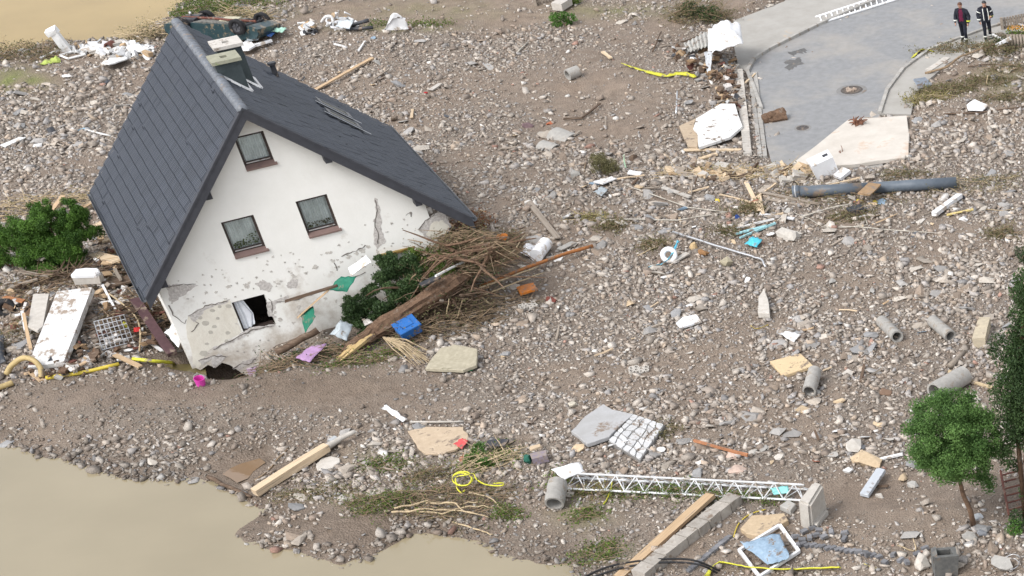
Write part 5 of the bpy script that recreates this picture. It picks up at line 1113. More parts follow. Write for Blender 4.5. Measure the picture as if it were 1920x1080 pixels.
def window_frame():
    q = [P(*p, z) for p, z in (((1386, 1032), .1), ((1462, 985), .12), ((1498, 1034), .1), ((1424, 1082), .1))]; c = q[0]; root = empty('window_frame', c, 'white empty window frame under a pair of jeans', 'window frame')
    for k in range(4):
        A, B = q[k] - c, q[(k + 1) % 4] - c; o = MB().box(((B - A).length / 2, 0, 0), ((B - A).length, .09, .08)).build('rail', WHITE_C, root); m = frame(A, B); m.translation += Vector((0, 0, .002 * k)); o.matrix_local = m
window_frame()
cloth('jeans', 'faded blue jeans thrown over the window frame', 'jeans', [(1386, 1022), (1462, 1004), (1482, 1050), (1442, 1064)], (.22, .3, .2, .12), .12, 18, M('denim', (.3, .4, .5), .9, col2=(.2, .28, .37), scale=9), hump=.08, seed=4)
ribbon('yellow_tape', 'broad yellow hose lying along the lower edge', 'hose', [(1326, 1082), (1345, 1060), (1372, 1062), (1410, 1068), (1470, 1072), (1530, 1070), (1576, 1068)], .16, YELG, .05, .03, .5)
rope('yellow_line', 'thin yellow cord curving beside the stone kerb', 'cord', [(1376, 1008), (1384, 985), (1405, 966), (1436, 956)], .018, YEL)
PAV = M('dark_paver', (.2, .2, .21), col2=(.14, .14, .15), rnd=.25)
PAVME = MB().box((0, 0, .04), (.2, .13, .09), jit=.006).mesh('paver', PAV)
def paver(p, yaw, z=0.0, tilt=0.0, label='small dark grey paving block loose in the foreground soil', group='loose dark paving blocks'):
    o = bpy.data.objects.new('paving_block', PAVME); COL.objects.link(o); o.location = P(p[0], p[1], z); o.rotation_euler = (R_.uniform(-tilt, tilt), R_.uniform(-tilt, tilt), yaw); return tag(o, label, 'paving block', group)
ORD = 'first second third fourth fifth sixth seventh eighth ninth tenth eleventh twelfth thirteenth fourteenth fifteenth sixteenth'.split()
for k in range(16):
    p = (1506 + k * 9.4 + R_.uniform(-1, 1), 1022 + k * 1.3 + (k % 2) * 1.5 + max(0, k - 9) * .6); paver(p, .75, 0, .05, '%s dark block from the left in the toothed row' % ORD[k], 'toothed row of paving blocks')
LOOSE = []
for p in [(1492, 1008), (1508, 998), (1518, 1010), (1530, 1005), (1545, 1008), (1505, 1014), (1560, 1000), (1584, 1012), (1585, 1001), (1524, 992), (1496, 1024), (1536, 996), (1660, 1056), (1690, 1052), (1700, 1056), (1720, 1040), (1676, 1042), (1735, 1030), (1610, 1036), (1625, 1040)]: LOOSE.append((paver(p, R_.uniform(0, 3), R_.uniform(0, .08), .25), p))
LOOSE.sort(key=lambda t: t[1][0])
for k, (o, p) in enumerate(LOOSE): o['label'] = 'loose dark paving block, %s from the left %s' % ((ORD + ['seventeenth', 'eighteenth', 'nineteenth', 'twentieth'])[k], 'near the window frame' if p[0] < 1600 else 'near the stone trough')
for k in range(26): paver((1300 + (k % 13) * 5.5 - (k // 13) * 5 , 1066 - (k % 13) * 4.6 + (k // 13) * 5), 1.0, -.02, .05, 'paving block in the strip beside the stone kerb', 'laid pavers beside the stone kerb')
for pts, lb, m in (([(1388, 990), (1410, 966), (1470, 962), (1478, 975), (1425, 1005), (1400, 1000)], 'tan broken kerb lying above the window frame', TAN), ([(1512, 976), (1532, 958), (1552, 956), (1532, 984)], 'pale grey kerb piece below the concrete footing', CONC_L), ([(1462, 948), (1478, 936), (1492, 944), (1482, 958)], 'grey square block beside the concrete footing', CONC)):
    slab('kerb_piece', lb, 'kerb piece', pts, .16, m)
def trough():
    c = P(1772, 1072); root = empty('stone_trough', c, 'dark hollow stone trough on its end near the lower edge', 'trough', rot=(.1, .1, .35)); G = M('dark_stone', (.16, .16, .15), col2=(.1, .1, .1))
    for cc, s in (((0, -.24, .35), (.62, .14, .75)), ((-.26, .02, .33), (.12, .4, .72)), ((.26, .02, .31), (.12, .4, .66)), ((0, .24, .3), (.6, .12, .6)), ((0, 0, .06), (.5, .4, .1))): MB().box(cc, s, jit=.03).build('side', G, root)
trough()
rock('boulder', 'pale angular boulder left of the stone trough', 'boulder', (1728, 1060), .68, .5, .42, M('pale_stone', (.56, .52, .47), col2=(.44, .4, .35)), seed=3)
for p, l, m, lb in [((1414, 850), .38, CONC_L, 'rounded pale boulder at the end of the orange stick'), ((1440, 840), .28, CONC, 'grey cube-like stone beside the rounded boulder'), ((1462, 858), .4, CONC_L, 'flat pale stone right of the rounded boulder'), ((1832, 972), .4, M('blue_stone', (.46, .48, .5)), 'pale blue grey block at the foot of the small tree'), ((1812, 950), .3, CONC_L, 'white stone behind the trunk of the small tree'),
                    ((1690, 900), .55, TAN, 'round tan flat stone in a row left of the tree'), ((1712, 912), .45, CONC, 'grey lilac stone right of the round tan stone'), ((1600, 840), .7, CONC_L, 'large pale flat stone heap left of the tree'), ((1625, 868), 1.1, TAN, 'wide tan slab stone below the pale stone heap'), ((1650, 932), .35, CONC_L, 'small pale stone below the blue grey plank'), ((1590, 885), .4, WHITE, 'white curved fragment left of the blue grey plank'),
                    ((1880, 1062), .9, CONC, 'grey boulder heap in the lower right corner'), ((1820, 1012), .55, CONC, 'grey block near the foot of the trough'), ((1845, 1000), .5, M('slate_block', (.24, .25, .27)), 'dark slate block right of the tree foot'), ((1480, 945), .3, CONC, 'grey stone at the foot of the mast footing'), ((1370, 858), .55, M('pink_stone', (.55, .42, .35)), 'pinkish stone below the orange stick'), ((1382, 882), .6, M('pink_stone', (.55, .42, .35)), 'pinkish flat stone above the mast'),
                    ((1075, 760), .4, M('cream_stone', (.6, .55, .45)), 'cream stone above the smooth grey slab'), ((1505, 770), .5, TAN, 'tan stone below the standing pipe'), ((1575, 755), .4, TAN, 'yellowish stone right of the tan stone'), ((1660, 738), .5, M('brown_stone', (.2, .13, .09)), 'brown stone in the gravel above the tree'), ((1530, 738), .4, CONC, 'dark edged stone beside the standing pipe')]:
    rock('boulder', lb, 'stone', p, l, l * R_.uniform(.6, .85), l * R_.uniform(.25, .5), m)
slab('blue_plank', 'pale blue grey plank left of the small tree', 'plank', [(1612, 924), (1645, 876), (1660, 880), (1628, 928)], .1, M('blue_grey', (.5, .53, .57), var=.12), z=.05, zs=[0, .15, .15, 0], sub=1)
board('copper_pipe', 'orange brown stick pointing at the rounded boulder', 'stick', (1302, 828), (1405, 856), .08, .06, M('copper_brown', (.45, .2, .1)), z0=.1)
pole('stick', 'pale stick leaning in the bare soil near the tree', 'stick', [(1718, 1036, .0), (1712, 1010, .35)], .02, .012, TWIG_L); pole('stick', 'pale stick lying beside the leaning one', 'stick', [(1684, 1024), (1714, 1034)], .025, .02, TWIG_L); pole('stick', 'yellowish cane flat on the soil by the blocks', 'stick', [(1620, 1058), (1648, 1070)], .02, .02, M('yellow_cane', (.6, .52, .2)))
# ------------------------------------------------------------------ tree, ivy pole, rusty ladder on the right
def small_tree():
    c = P(1826, 985); root = empty('small_tree', c, 'small leafy tree with a round bright green crown', 'tree'); top = P(1800, 890, 0); up = Vector((-.2, -.05, 1.6))
    tb = MB(); tr = [(0, 0, -.1), up * .3 + Vector((.03, 0, 0)), up * .65 + Vector((-.03, 0, 0)), up, up + Vector((-.05, .05, .9))]; tb.tube(tr, [.085, .075, .065, .055, .025], 9)
    cc = up + Vector((0, 0, 1.3)); cl = []
    for k in range(14):
        d = Vector((R_.gauss(0, 1), R_.gauss(0, 1), R_.uniform(-.4, 1.0))).normalized(); pts = twig_tube(tb, up + Vector((0, 0, R_.uniform(-.05, .6))), d + Vector((0, 0, .3)), R_.uniform(.8, 1.25), .028, .2, 0, 5, 5)
        for q in pts[2:]: cl.append((tuple(q + Vector([R_.gauss(0, .1) for _ in range(3)])), tuple(R_.uniform(.2, .36) * k_ for k_ in (1, 1, .8))))
    for _ in range(150):
        d = Vector((R_.gauss(0, 1), R_.gauss(0, 1), R_.gauss(0, 1))).normalized() * R_.uniform(.3, 1.0) ** .6; q = cc + Vector((d.x * 1.3, d.y * 1.3, d.z * 1.25)); r = R_.uniform(.2, .36); cl.append((tuple(q), (r, r, r * .75)))
    tb.build('trunk', BARK, root, True); shrub_clumps(root, cl, 60000, leaf_mat('tree_leaf', (.035, .085, .02), (.17, .3, .085)), .062, 'crown', .85)
small_tree()
def ivy_post():
    c = P(1924, 985); root = empty('ivy_tree', c, 'dark ivy clad dead tree at the right edge', 'tree'); tb = MB(); H_ = 7.6
    path = [(0, 0, 0), (.05, 0, 1.5), (.1, .05, 3), (.3, .05, 4.5), (.6, .1, 6), (.9, .1, H_)]; tb.tube(path, [.08, .07, .065, .06, .05, .03], 8)
    for k in range(16): t = R_.uniform(1.5, 7); twig_tube(tb, (t * .1, 0, t), (R_.gauss(0, 1), R_.gauss(0, 1), -.6), R_.uniform(.5, 1.2), .02, .3, .25, 5, 4); tb.build('trunk', BARK, root, True); cl = []
    for k in range(46):
        t = k / 45 * (len(path) - 1); i = min(int(t), len(path) - 2); q = Vector(path[i]).lerp(Vector(path[i + 1]), t - i); r = R_.uniform(.16, .34) * (1.6 if 18 < k < 36 else .9); cl.append((tuple(q + Vector((R_.gauss(0, .2), R_.gauss(0, .2), 0))), (r, r, r * R_.uniform(1.2, 2.2)))) if R_.random() < (.88 if k > 15 else .4) else None
    shrub_clumps(root, cl, 17000, LEAF_D, .08, 'ivy', .6)
ivy_post()
def ladder(name, label, a0, a1, b0, b1, n, mat, r=.03, z0=0, z1=0, proud=0.0):
    A0, A1, B0, B1 = P(*a0, z0), P(*a1, z1), P(*b0, z0), P(*b1, z1); root = empty(name, A0, label, 'ladder'); c = A0
    for q0, q1 in ((A0, A1), (B0, B1)): MB().tube([q0 - c + Vector((0, 0, r)), q1 - c + Vector((0, 0, r))], r, 8).build('rail', mat, root)
    for k in range(n): t = (k + .7) / (n + .4); MB().tube([A0.lerp(A1, t) - c + Vector((0, 0, r)), B0.lerp(B1, t) - c + Vector((0, 0, r))], r * .7, 6).build('rung', mat, root)
ladder('rusty_ladder', 'rusty red iron ladder lying under the ivy tree', (1892, 968), (1876, 884), (1930, 958), (1908, 876), 6, RUST, .035, .05, .3)
ladder('aluminium_ladder', 'long white aluminium ladder lying on the far pavement', (1530, 34), (1690, -18), (1534, 47), (1694, -3), 15, WHITE_C, .05, .05, .05)
ivy((1893, 1000), 'leafy sapling at the foot of the ivy tree', [((.2, 0, .2), (.3, .3, .3))], 500, LEAF_B, .06, 0, 'sapling', 'plant')
ivy((1918, 490), 'dark green sprig cut off by the right edge', [((0, 0, .2), (.25, .25, .45))], 700, LEAF_D, .06, 0, 'sapling', 'plant')
rope('wire_coil', 'loop of thin pale wire in the lower right corner', 'wire', [(1885, 1046, .05), (1900, 1040, .1), (1912, 1046, .1), (1908, 1062, .1), (1895, 1068, .1), (1888, 1056, .12), (1902, 1048, .15), (1914, 1060, .1)], .012, STEEL)

# ------------------------------------------------------------------ concrete pipes and blocks in the open gravel
pipe('concrete_pipe', 'left of two short concrete pipes lying side by side', 'pipe', (1655, 612), (1684, 641), .2, .05, CONC); pipe('concrete_pipe', 'right of two short concrete pipes lying side by side', 'pipe', (1750, 611), (1784, 640), .2, .05, CONC)
pipe('concrete_pipe', 'concrete pipe below the square tan slab', 'pipe', (1519, 744), (1530, 706), .21, .05, CONC, z0=-.02, z1=.12); pipe('concrete_pipe', 'small concrete pipe in the mud near the top', 'pipe', (1066, 150), (1086, 142), .22, .05, CONC)
pipe('concrete_pipe', 'larger concrete pipe half hidden behind the small tree', 'pipe', (1755, 750), (1810, 718), .3, .06, CONC)
pole('stick', 'thick pale branch behind the small tree', 'branch', [(1780, 700), (1820, 718), (1862, 730)], .07, .06, TWIG_L, bend=.04)
slab('tan_slab', 'square tan slab lying in the open gravel', 'slab', [(1443, 677), (1500, 662), (1525, 686), (1468, 704)], .1, M('tan_slab', (.6, .46, .28), col2=(.52, .4, .25)), z=.04, sub=2)
slab('white_plate', 'small white panel lying in the open gravel', 'panel', [(1267, 605), (1280, 594), (1306, 589), (1315, 601), (1275, 614)], .07, WHITE_C, z=.06)
slab('brick_block', 'pale fragment of brick wall standing in the gravel', 'masonry', [(1421, 586), (1422, 556), (1432, 541), (1440, 560), (1442, 587)], .18, CONC_L, z=.05)
board('stone_post', 'square tan stone post at the right', 'post', (1838, 652), (1848, 612), .4, .35, M('post_stone', (.5, .43, .31), col2=(.38, .33, .25)), jit=.03, z0=.0, z1=.1)
pole('grey_beam', 'grey weathered log right of the open gravel', 'log', [(1782, 692), (1810, 662)], .11, .06, WOOD_G)
cloth('white_rag', 'white crumpled sheet above the square tan slab', 'rag', [(1462, 628), (1480, 624), (1502, 630), (1488, 644)], (.1, .12, .1, .05), .1, 8, WHITE)
ribbon('yellow_scrap', 'thread of yellow tape left of the white sheet', 'tape', [(1408, 612), (1420, 618), (1440, 610)], .05, YEL)

# ------------------------------------------------------------------ middle right: dark pipe, pipes and canes
def dark_pipe():
    root = empty('drain_pipe', P(1490, 362), 'long dark blue grey drain pipe with a brown crate over it', 'pipe'); c = root.location; G = M('blue_grey_pvc', (.085, .105, .13), .45, col2=(.12, .14, .165), scale=3)
    A, B, C_ = P(1490, 370, .0), P(1640, 362, .02), P(1795, 352, .05); r = .2; up = Vector((0, 0, r))
    MB().tube([A - c + up, B - c + up], r, 18).build('pipe_length', G, root, True); MB().tube([B - c + up, C_ - c + up], r, 18).build('pipe_length', G, root, True); d = (B - A).normalized()
    MB().tube([A - c + up - d * .03, A - c + up + d * .22], r * 1.14, 18).build('socket', G, root, True); MB().tube([A - c + up + d * .06, A - c + up + d * .1], r * 1.2, 18).build('ring', PLASTIC_G, root, True)
dark_pipe()
board('brown_crate', 'small brown board lying across the dark drain pipe', 'board', (1620, 366), (1642, 346), .5, .06, M('brown_card', (.32, .21, .12)), z0=.42, z1=.42)
board('black_case', 'black plastic case below the dark drain pipe', 'case', (1592, 402), (1618, 396), .4, .2, DARK, z0=.05, jit=.02)
for p, lb in (((1613, 378), 'yellow plastic piece above the black case'), ((1642, 380), 'yellow plastic piece right of the black case'), ((1345, 378), 'yellow piece left of the crossed battens')): rock('yellow_plastic', lb, 'scrap', p, .3, .2, .12, YEL)
board('white_gutter', 'white plastic fitting with a black collar right of the case', 'fitting', (1752, 405), (1800, 370), .2, .14, WHITE_C, z0=.08); rock('black_collar', 'black collar at the end of the white fitting', 'collar', (1805, 373), .25, .2, .22, DARK)
rock('white_block', 'white block below the white fitting', 'block', (1808, 412), .4, .25, .15, WHITE_C); board('tan_batten', 'yellow tan batten beside the white fitting', 'batten', (1778, 404), (1825, 394), .1, .05, M('yellow_wood', (.6, .48, .2)), z0=.05)
board('plank', 'long thin plank left of the dark drain pipe', 'plank', (1430, 362), (1535, 384), .14, .05, WOOD_G, z0=.12, z1=.05); board('plank', 'lower brown plank left of the dark drain pipe', 'plank', (1440, 372), (1520, 386), .3, .04, WOOD_G, z0=.02)
for i, (a, b, wd, m, lb) in enumerate([((1399, 342), (1424, 396), .14, WOOD_L, 'steep pale batten crossing others above the turquoise slats'), ((1418, 372), (1454, 346), .07, WOOD_L, 'short pale batten crossing the steep one'), ((1424, 368), (1430, 400), .12, WOOD_L, 'upright pale board behind the steep batten'),
    ((1350, 366), (1408, 380), .06, WOOD_L, 'thin batten left of the steep batten'), ((1244, 353), (1292, 370), .16, CONC_L, 'short pale beam in the rubble left of the battens'), ((1210, 355), (1236, 352), .08, WOOD_G, 'small grey slat left of the short pale beam'),
    ((1426, 402), (1490, 412), .14, WHITE_C, 'white plastic profile right of the battens'), ((1380, 430), (1448, 412), .05, WHITE, 'white thin strip above the turquoise slats'), ((1378, 440), (1440, 424), .12, M('turquoise_slat', (.32, .56, .6)), 'turquoise slat, upper of two'), ((1385, 448), (1452, 420), .07, M('turquoise_slat', (.32, .56, .6)), 'turquoise slat, lower of two'),
    ((988, 374), (1046, 448), .2, WOOD_G, 'grey weathered plank right of the right eave'), ((1048, 470), (1076, 456), .25, CONC, 'grey ribbed board left of the orange ended stick'), ((1262, 492), (1290, 476), .2, CONC_L, 'white square tube below the white ring'), ((594, 168), (698, 110), .16, WOOD, 'long bare plank behind the house roof'),
    ((1092, 222), (1125, 196), .06, WOOD_D, 'thin red brown batten in the mud near the curved shells'), ((1058, 224), (1092, 222), .08, WOOD_D, 'short dark stick left of the red brown batten'), ((1130, 98), (1146, 110), .14, WOOD_L, 'small pale board in the mud above the yellow tape'), ((1281, 282), (1392, 282), .16, WOOD_L, 'long pale plank below the large white slab'), ((1358, 190), (1346, 165), .2, WOOD, 'tan timber standing over the white slab'), ((1352, 170), (1384, 208), .18, WOOD_G, 'rotten timber leaning on the retaining kerb'),
    ((1372, 180), (1416, 140), .07, WOOD_L, 'pale stick leaning across the retaining kerb'), ((1280, 240), (1360, 192), .1, WOOD_G, 'dark edging rail along the top of the white slab'), ((1310, 300), (1342, 290), .2, TAN, 'tan stone like timber under the pale plank'), ((628, 84), (650, 90), .08, WHITE, 'short pale board on the gravel beyond the chimney'), ((8, 275), (42, 260), .3, WHITE, 'white board on the gravel at the left edge'), ((808, 170), (826, 158), .18, CONC_L, 'pale board with a red scrap beside it'), ((772, 222), (774, 206), .1, WOOD_L, 'tiny upright tan board behind the right roof slope')]):
    board('plank' if 'slat' not in lb else 'slat', lb, 'plank', a, b, wd, .05, m, .04, .08)
rock('red_scrap', 'small red scrap beside the pale board behind the house', 'scrap', (797, 175), .25, .2, .1, M('red_plastic', (.5, .02, .02), .4))
for pts, r, m, lb in [([(1170, 346, .05), (1230, 368, .1), (1290, 390, .08), (1360, 398, .03)], .035, CANE, 'long pale cane descending to the right, upper'), ([(1125, 414, .03), (1200, 412, .06), (1270, 414, .06), (1330, 404, .05), (1370, 396, .03)], .035, CANE, 'long pale cane bowing across the rubble'), ([(1245, 332, .06), (1310, 331, .1), (1390, 328, .08)], .04, CANE, 'long straight white pipe under the driftwood line'),
    ([(1262, 437, .15), (1340, 462, .12), (1410, 482, .1), (1428, 488, .08), (1436, 502, .02)], .06, STEEL, 'bent grey pipe with a hooked end'), ([(1545, 424, .03), (1620, 427, .05), (1700, 434, .04), (1762, 438, .02)], .03, CANE, 'thin white tube below the black case'), ([(1622, 406, .12), (1627, 422, .05), (1590, 427, .04), (1540, 426, .03)], .025, CANE, 'bent white wire hanging below the black case'),
    ([(1500, 408, .04), (1560, 390, .1), (1598, 382, .1)], .03, CANE, 'white cane left of the black case'), ([(1490, 400, .02), (1520, 412, .08), (1540, 424, .03)], .025, CANE, 'short white cane under the white profile'), ([(1840, 392, .03), (1880, 396, .05), (1918, 388, .03)], .02, TWIG_L, 'thin pale cane at the right edge'), ([(1268, 215, .02), (1269, 195, .3), (1270, 172, .5)], .05, STEEL, 'grey metal tube standing in the mud'),
    ([(1196, 480, .02), (1225, 466, .06), (1250, 456, .05)], .025, TWIG_L, 'thin twig left of the white ring'), ([(1100, 300, .02), (1096, 322, .02)], .04, TWIG, 'short stick left of the green bush'), ([(1770, 215, .03), (1840, 212, .06), (1925, 200, .03)], .045, WOOD_D, 'long brown root on the right rubble'), ([(1735, 140, .05), (1775, 128, .15), (1800, 108, .15), (1870, 82, .2)], .07, TWIG, 'long curved branch below the two people'), ([(1815, 126, .03), (1845, 122, .06), (1870, 122, .03)], .035, WOOD_D, 'dark root on the bare bank at the right'),
    ([(1850, 160, .02), (1852, 142, .4)], .03, TWIG_L, 'short stake standing in the right rubble'), ([(970, 100, .03), (990, 80, .04)], .05, CANE, 'white stick on the far gravel')]:
    pole('cane', lb, 'cane' if 'cane' in lb else 'stick', pts, r * .7, r * .5, m, bend=.02)
def white_ring():
    c = P(1254, 478, .25); root = empty('white_reel', c, 'white ring with a blue strap threaded through it', 'reel', rot=(.9, .3, 0)); vs = []; n, m = 20, 6
    for i in range(n):
        a = 6.283 * i / n
        for j in range(m): b = 6.283 * j / m; q = .2 + .09 * math.cos(b); vs.append((q * math.cos(a), q * math.sin(a), .06 * math.sin(b)))
    MB().add(vs, [(i * m + j, ((i + 1) % n) * m + j, ((i + 1) % n) * m + (j + 1) % m, i * m + (j + 1) % m) for i in range(n) for j in range(m)]).build('ring', WHITE_C, root, True)
white_ring()
ribbon('blue_strap', 'light blue strap trailing through the white ring', 'strap', [(1272, 454, .35), (1262, 474, .3), (1250, 490, .1), (1236, 498, .04), (1216, 503, .03)], .09, M('light_blue', (.12, .5, .68), .5), .05)
cloth('cyan_bag', 'crumpled cyan plastic bag right of the blue strap', 'bag', [(1398, 460), (1412, 446), (1430, 452), (1418, 466)], (.05, .15, .12, .05), .1, 8, M('cyan_film', (.08, .48, .6), .4), hump=.1)
rock('brown_box', 'tan crushed carton beside the white ring', 'carton', (1300, 464), .35, .3, .25, M('tan_block', (.55, .4, .22), var=.2)); rock('brown_stump', 'rusty brown stump below the tan carton', 'stump', (1320, 478), .5, .4, .3, M('orange_bark', (.3, .16, .07)))
rock('boulder', 'mossy boulder left of the bent pipe', 'boulder', (1364, 498), .5, .45, .4, M('mossy_stone', (.36, .32, .23))); rock('boulder', 'large pale boulder right of the cyan bag', 'boulder', (1478, 446), 1.1, .7, .45, CONC_L); rock('blue_scrap', 'dark blue scrap above the turquoise slats', 'scrap', (1383, 408), .25, .2, .15, M('dark_blue', (.03, .07, .25)))
cloth('grey_film', 'crumpled grey film in the rubble left of the canes', 'film', [(1115, 362), (1130, 352), (1140, 358), (1128, 370)], (.1, .1, .1, .05), .1, 8, M('grey_film', (.42, .47, .5), .25))
slab('white_plate', 'white board tilted below the green bush', 'panel', [(1112, 340), (1148, 330), (1156, 334), (1130, 344)], .05, WHITE_C, z=.1); slab('white_plate', 'slim white board right of the green bush', 'panel', [(1180, 318), (1204, 322), (1200, 327), (1176, 324)], .06, WHITE_C, z=.08)
ivy((1132, 325), 'round mossy green bush in the middle of the rubble', [((0, 0, .35), (.5, .42, .4)), ((.35, .1, .2), (.4, .35, .3)), ((-.15, .3, .35), (.35, .3, .3))], 4200, LEAF_R, .05, 0, 'round_bush', 'bush')
rope('green_strap', 'pale green cord hanging right of the round bush', 'cord', [(1170, 292, .3), (1171, 305, .15), (1174, 316, .03)], .025, M('pale_green', (.45, .65, .45)))
rock('brown_board', 'brown crate fragment right of the round bush', 'fragment', (1190, 300), .5, .35, .3, WOOD_D); rock('boulder', 'grey oval boulder left of the round bush', 'boulder', (1078, 330), .55, .42, .3, CONC)
def shell(px, label, yaw, s=1.0):
    c = P(*px); n, m = 10, 6; vs = []
    for t in (0, .06):
        for i in range(n + 1):
            for j in range(m + 1):
                a = math.pi * (i / n) * .75 + .35; r = .5 * s - t; vs.append(((j / m - .5) * 1.0 * s, r * math.cos(a), r * math.sin(a) * .75 - .1))
    K = (n + 1) * (m + 1); fs = []
    for i in range(n):
        for j in range(m): q = (i * (m + 1) + j, (i + 1) * (m + 1) + j, (i + 1) * (m + 1) + j + 1, i * (m + 1) + j + 1); fs += [q, tuple(K + v for v in reversed(q))]
    for i in range(n): a, b = i * (m + 1), (i + 1) * (m + 1); fs += [(a, K + a, K + b, b), (a + m, b + m, K + b + m, K + a + m)]
    for j in range(m): fs += [(j, j + 1, K + j + 1, K + j), (n * (m + 1) + j, K + n * (m + 1) + j, K + n * (m + 1) + j + 1, n * (m + 1) + j + 1)]
    o = MB().add(vs, fs).build('pipe_shell', CONC, None, True); o.data.set_sharp_from_angle(angle=.7); o.location = c; o.rotation_euler = (.1, .1, yaw); tag(o, label, 'pipe shell')
shell((1056, 258), 'larger curved concrete pipe shell near the top', -.5, .9); shell((1028, 276), 'smaller curved concrete pipe shell in front of the larger', -.4, .68)
rock('red_scrap', 'flat orange red scrap left of the curved shells', 'scrap', (1032, 232), .4, .25, .1, M('orange_red', (.5, .16, .08))); rock('purple_stone', 'dull purple stone left of the red scrap', 'stone', (990, 238), .45, .35, .28, M('purple_stone', (.22, .15, .16)))

# ------------------------------------------------------------------ around the road
slab('white_slab', 'large bright white slab left of the retaining kerb', 'slab', [(1305, 222), (1352, 194), (1378, 194), (1392, 236), (1370, 256), (1310, 276), (1308, 250), (1300, 240)], .1, M('bright_white', (.8, .79, .77), var=.06), z=.12, sub=2, zs=[.15, .2, .15, 0, 0, .1, .1, .1])
slab('silt_slab', 'tan silt covered corner of the large white slab', 'slab', [(1273, 236), (1305, 222), (1300, 240), (1308, 250), (1308, 276), (1290, 274)], .1, M('silty_tan', (.5, .4, .29), col2=(.4, .31, .22)), z=.1)
slab('fallen_wall', 'huge cream wall panel lying flat over the road end', 'wall panel', [(1488, 304), (1548, 258), (1590, 224), (1640, 220), (1700, 216), (1705, 250), (1704, 294), (1650, 300), (1600, 308), (1540, 312)], .14, M('cream_wall', (.56, .52, .47), col2=(.47, .43, .38), scale=1.5, rnd=0, wear=.42, wear_col=(.5, .4, .32)), z=.02, ground=.0, sub=3, jit=.03)
def root_clump(px, label, n, s, mat=None, z=0.0):
    c = P(px[0], px[1], z); mb = MB()
    for _ in range(n): twig_tube(mb, (R_.gauss(0, .08), R_.gauss(0, .08), .1), (R_.gauss(0, 1), R_.gauss(0, 1), R_.uniform(-.1, 1)), s * R_.uniform(.5, 1), .05 * R_.uniform(.5, 1.2), .4, .1, 4, 6)
    o = mb.build('root_clump', mat or M('red_root', (.22, .1, .06), col2=(.12, .055, .035))); o.location = c; tag(o, label, 'roots')
root_clump((1608, 236), 'reddish root clump on the edge of the cream wall panel', 26, .5, z=.15); root_clump((1580, 300), 'small root clump behind the white cabinet', 14, .45)
board('brown_board', 'brown board under the reddish root clump', 'board', (1620, 248), (1630, 222), .35, .04, WOOD_G, z0=.17, z1=.17)
log('short_log', 'short dark log on the road near the kerb', [(1430, 226, .12), (1474, 218, .14)], [.2, .22], BARK, n=12)[0]
log('short_log', 'split half log lying on the short dark log', [(1440, 218, .3), (1470, 208, .3)], [.12, .13], BARK, n=10)[0]
def cabinet():
    c = P(1550, 326); root = empty('white_cabinet', c, 'white metal cabinet tipped over below the cream wall panel', 'cabinet', rot=(.15, -.25, .5)); MB().box((0, 0, .36), (.85, .55, .68), jit=.01).build('body', WHITE_C, root); MB().box((.22, .02, .705), (.2, .16, .012)).build('dial', DARK, root); MB().box((.45, -.55, .1), (.5, .42, .12), Matrix.Rotation(.4, 3, 'Z')).build('door', WHITE_C, root)
cabinet()
slab('white_plate', 'white square sheet on the rubble right of the road', 'panel', [(1812, 196), (1828, 186), (1852, 196), (1842, 206), (1815, 205)], .05, WHITE_C, z=.1)
for p, l, lb in (((1502, 138), .3, 'white litter on the road'),):
    for k in range(9): rock('paper_litter', 'scrap of white litter scattered on the road', 'litter', (1488 + R_.uniform(-6, 30), 136 + R_.uniform(-4, 10)), R_.uniform(.12, .35), .12, .05, WHITE_C, group='white litter on the road', sink=0)
cloth('plastic_sheet', 'large crumpled white plastic sheet left of the road', 'plastic sheet', [(1330, 62), (1390, 52), (1394, 92), (1330, 112)], (.7, 1.3, .9, .35), .35, 22, WHITE_C, freq=4, hump=.5, seed=9)
cloth('plastic_sheet', 'narrow grey white strip hanging below the plastic sheet', 'plastic sheet', [(1322, 100), (1336, 98), (1334, 138), (1326, 140)], (.6, .6, .1, .05), .1, 8, M('grey_film2', (.62, .64, .66), .3))
def corrugated():
    A, B, C_, D = [P(*q, z) for q, z in (((1282, 82), .25), ((1326, 58), .55), ((1330, 86), .5), ((1290, 98), .15))]; c = A; n = 24; vs = []
    for i in range(n + 1):
        u = i / n; h_ = .04 * math.sin(u * 12 * math.pi); vs += [A.lerp(B, u) - c + Vector((0, 0, h_)), D.lerp(C_, u) - c + Vector((0, 0, h_)), A.lerp(B, u) - c + Vector((0, 0, h_ - .01)), D.lerp(C_, u) - c + Vector((0, 0, h_ - .01))]
    o = MB().add(vs, [f for i in range(n) for f in ((4 * i, 4 * i + 4, 4 * i + 5, 4 * i + 1), (4 * i + 2, 4 * i + 3, 4 * i + 7, 4 * i + 6))]).build('corrugated_sheet', M('corrugated_grey', (.5, .49, .46), var=.2)); o.location = c; tag(o, 'grey corrugated sheet left of the plastic sheet', 'corrugated sheet')
corrugated()
ribbon('warning_tape', 'yellow barrier tape trailing over the rubble left of the road', 'tape', [(1168, 122), (1190, 128), (1215, 136), (1245, 144), (1275, 140), (1305, 146)], .16, YELG, .06, .02, .9)
ribbon('warning_tape', 'bright yellow green strip on the pavement below the people', 'tape', [(1712, 110), (1722, 100), (1732, 96), (1752, 100)], .2, YELG, .04, .02, .12)
root_clump((1360, 150), 'dark driftwood knot against the retaining kerb', 22, .7, BARK)
litter([(1340, 135, 50, 25), (1370, 190, 20, 40), (1300, 110, 40, 20)], 160, 'broken timber and stones beside the retaining kerb', .08, .4)
litter([(1400, 325, 140, 10), (1330, 330, 80, 8), (1480, 330, 40, 12)], 240, 'line of splintered planks washed up below the road', .1, .55, [WOOD, WOOD_L, WOOD_G, WOOD_D, CONC_L], .15)
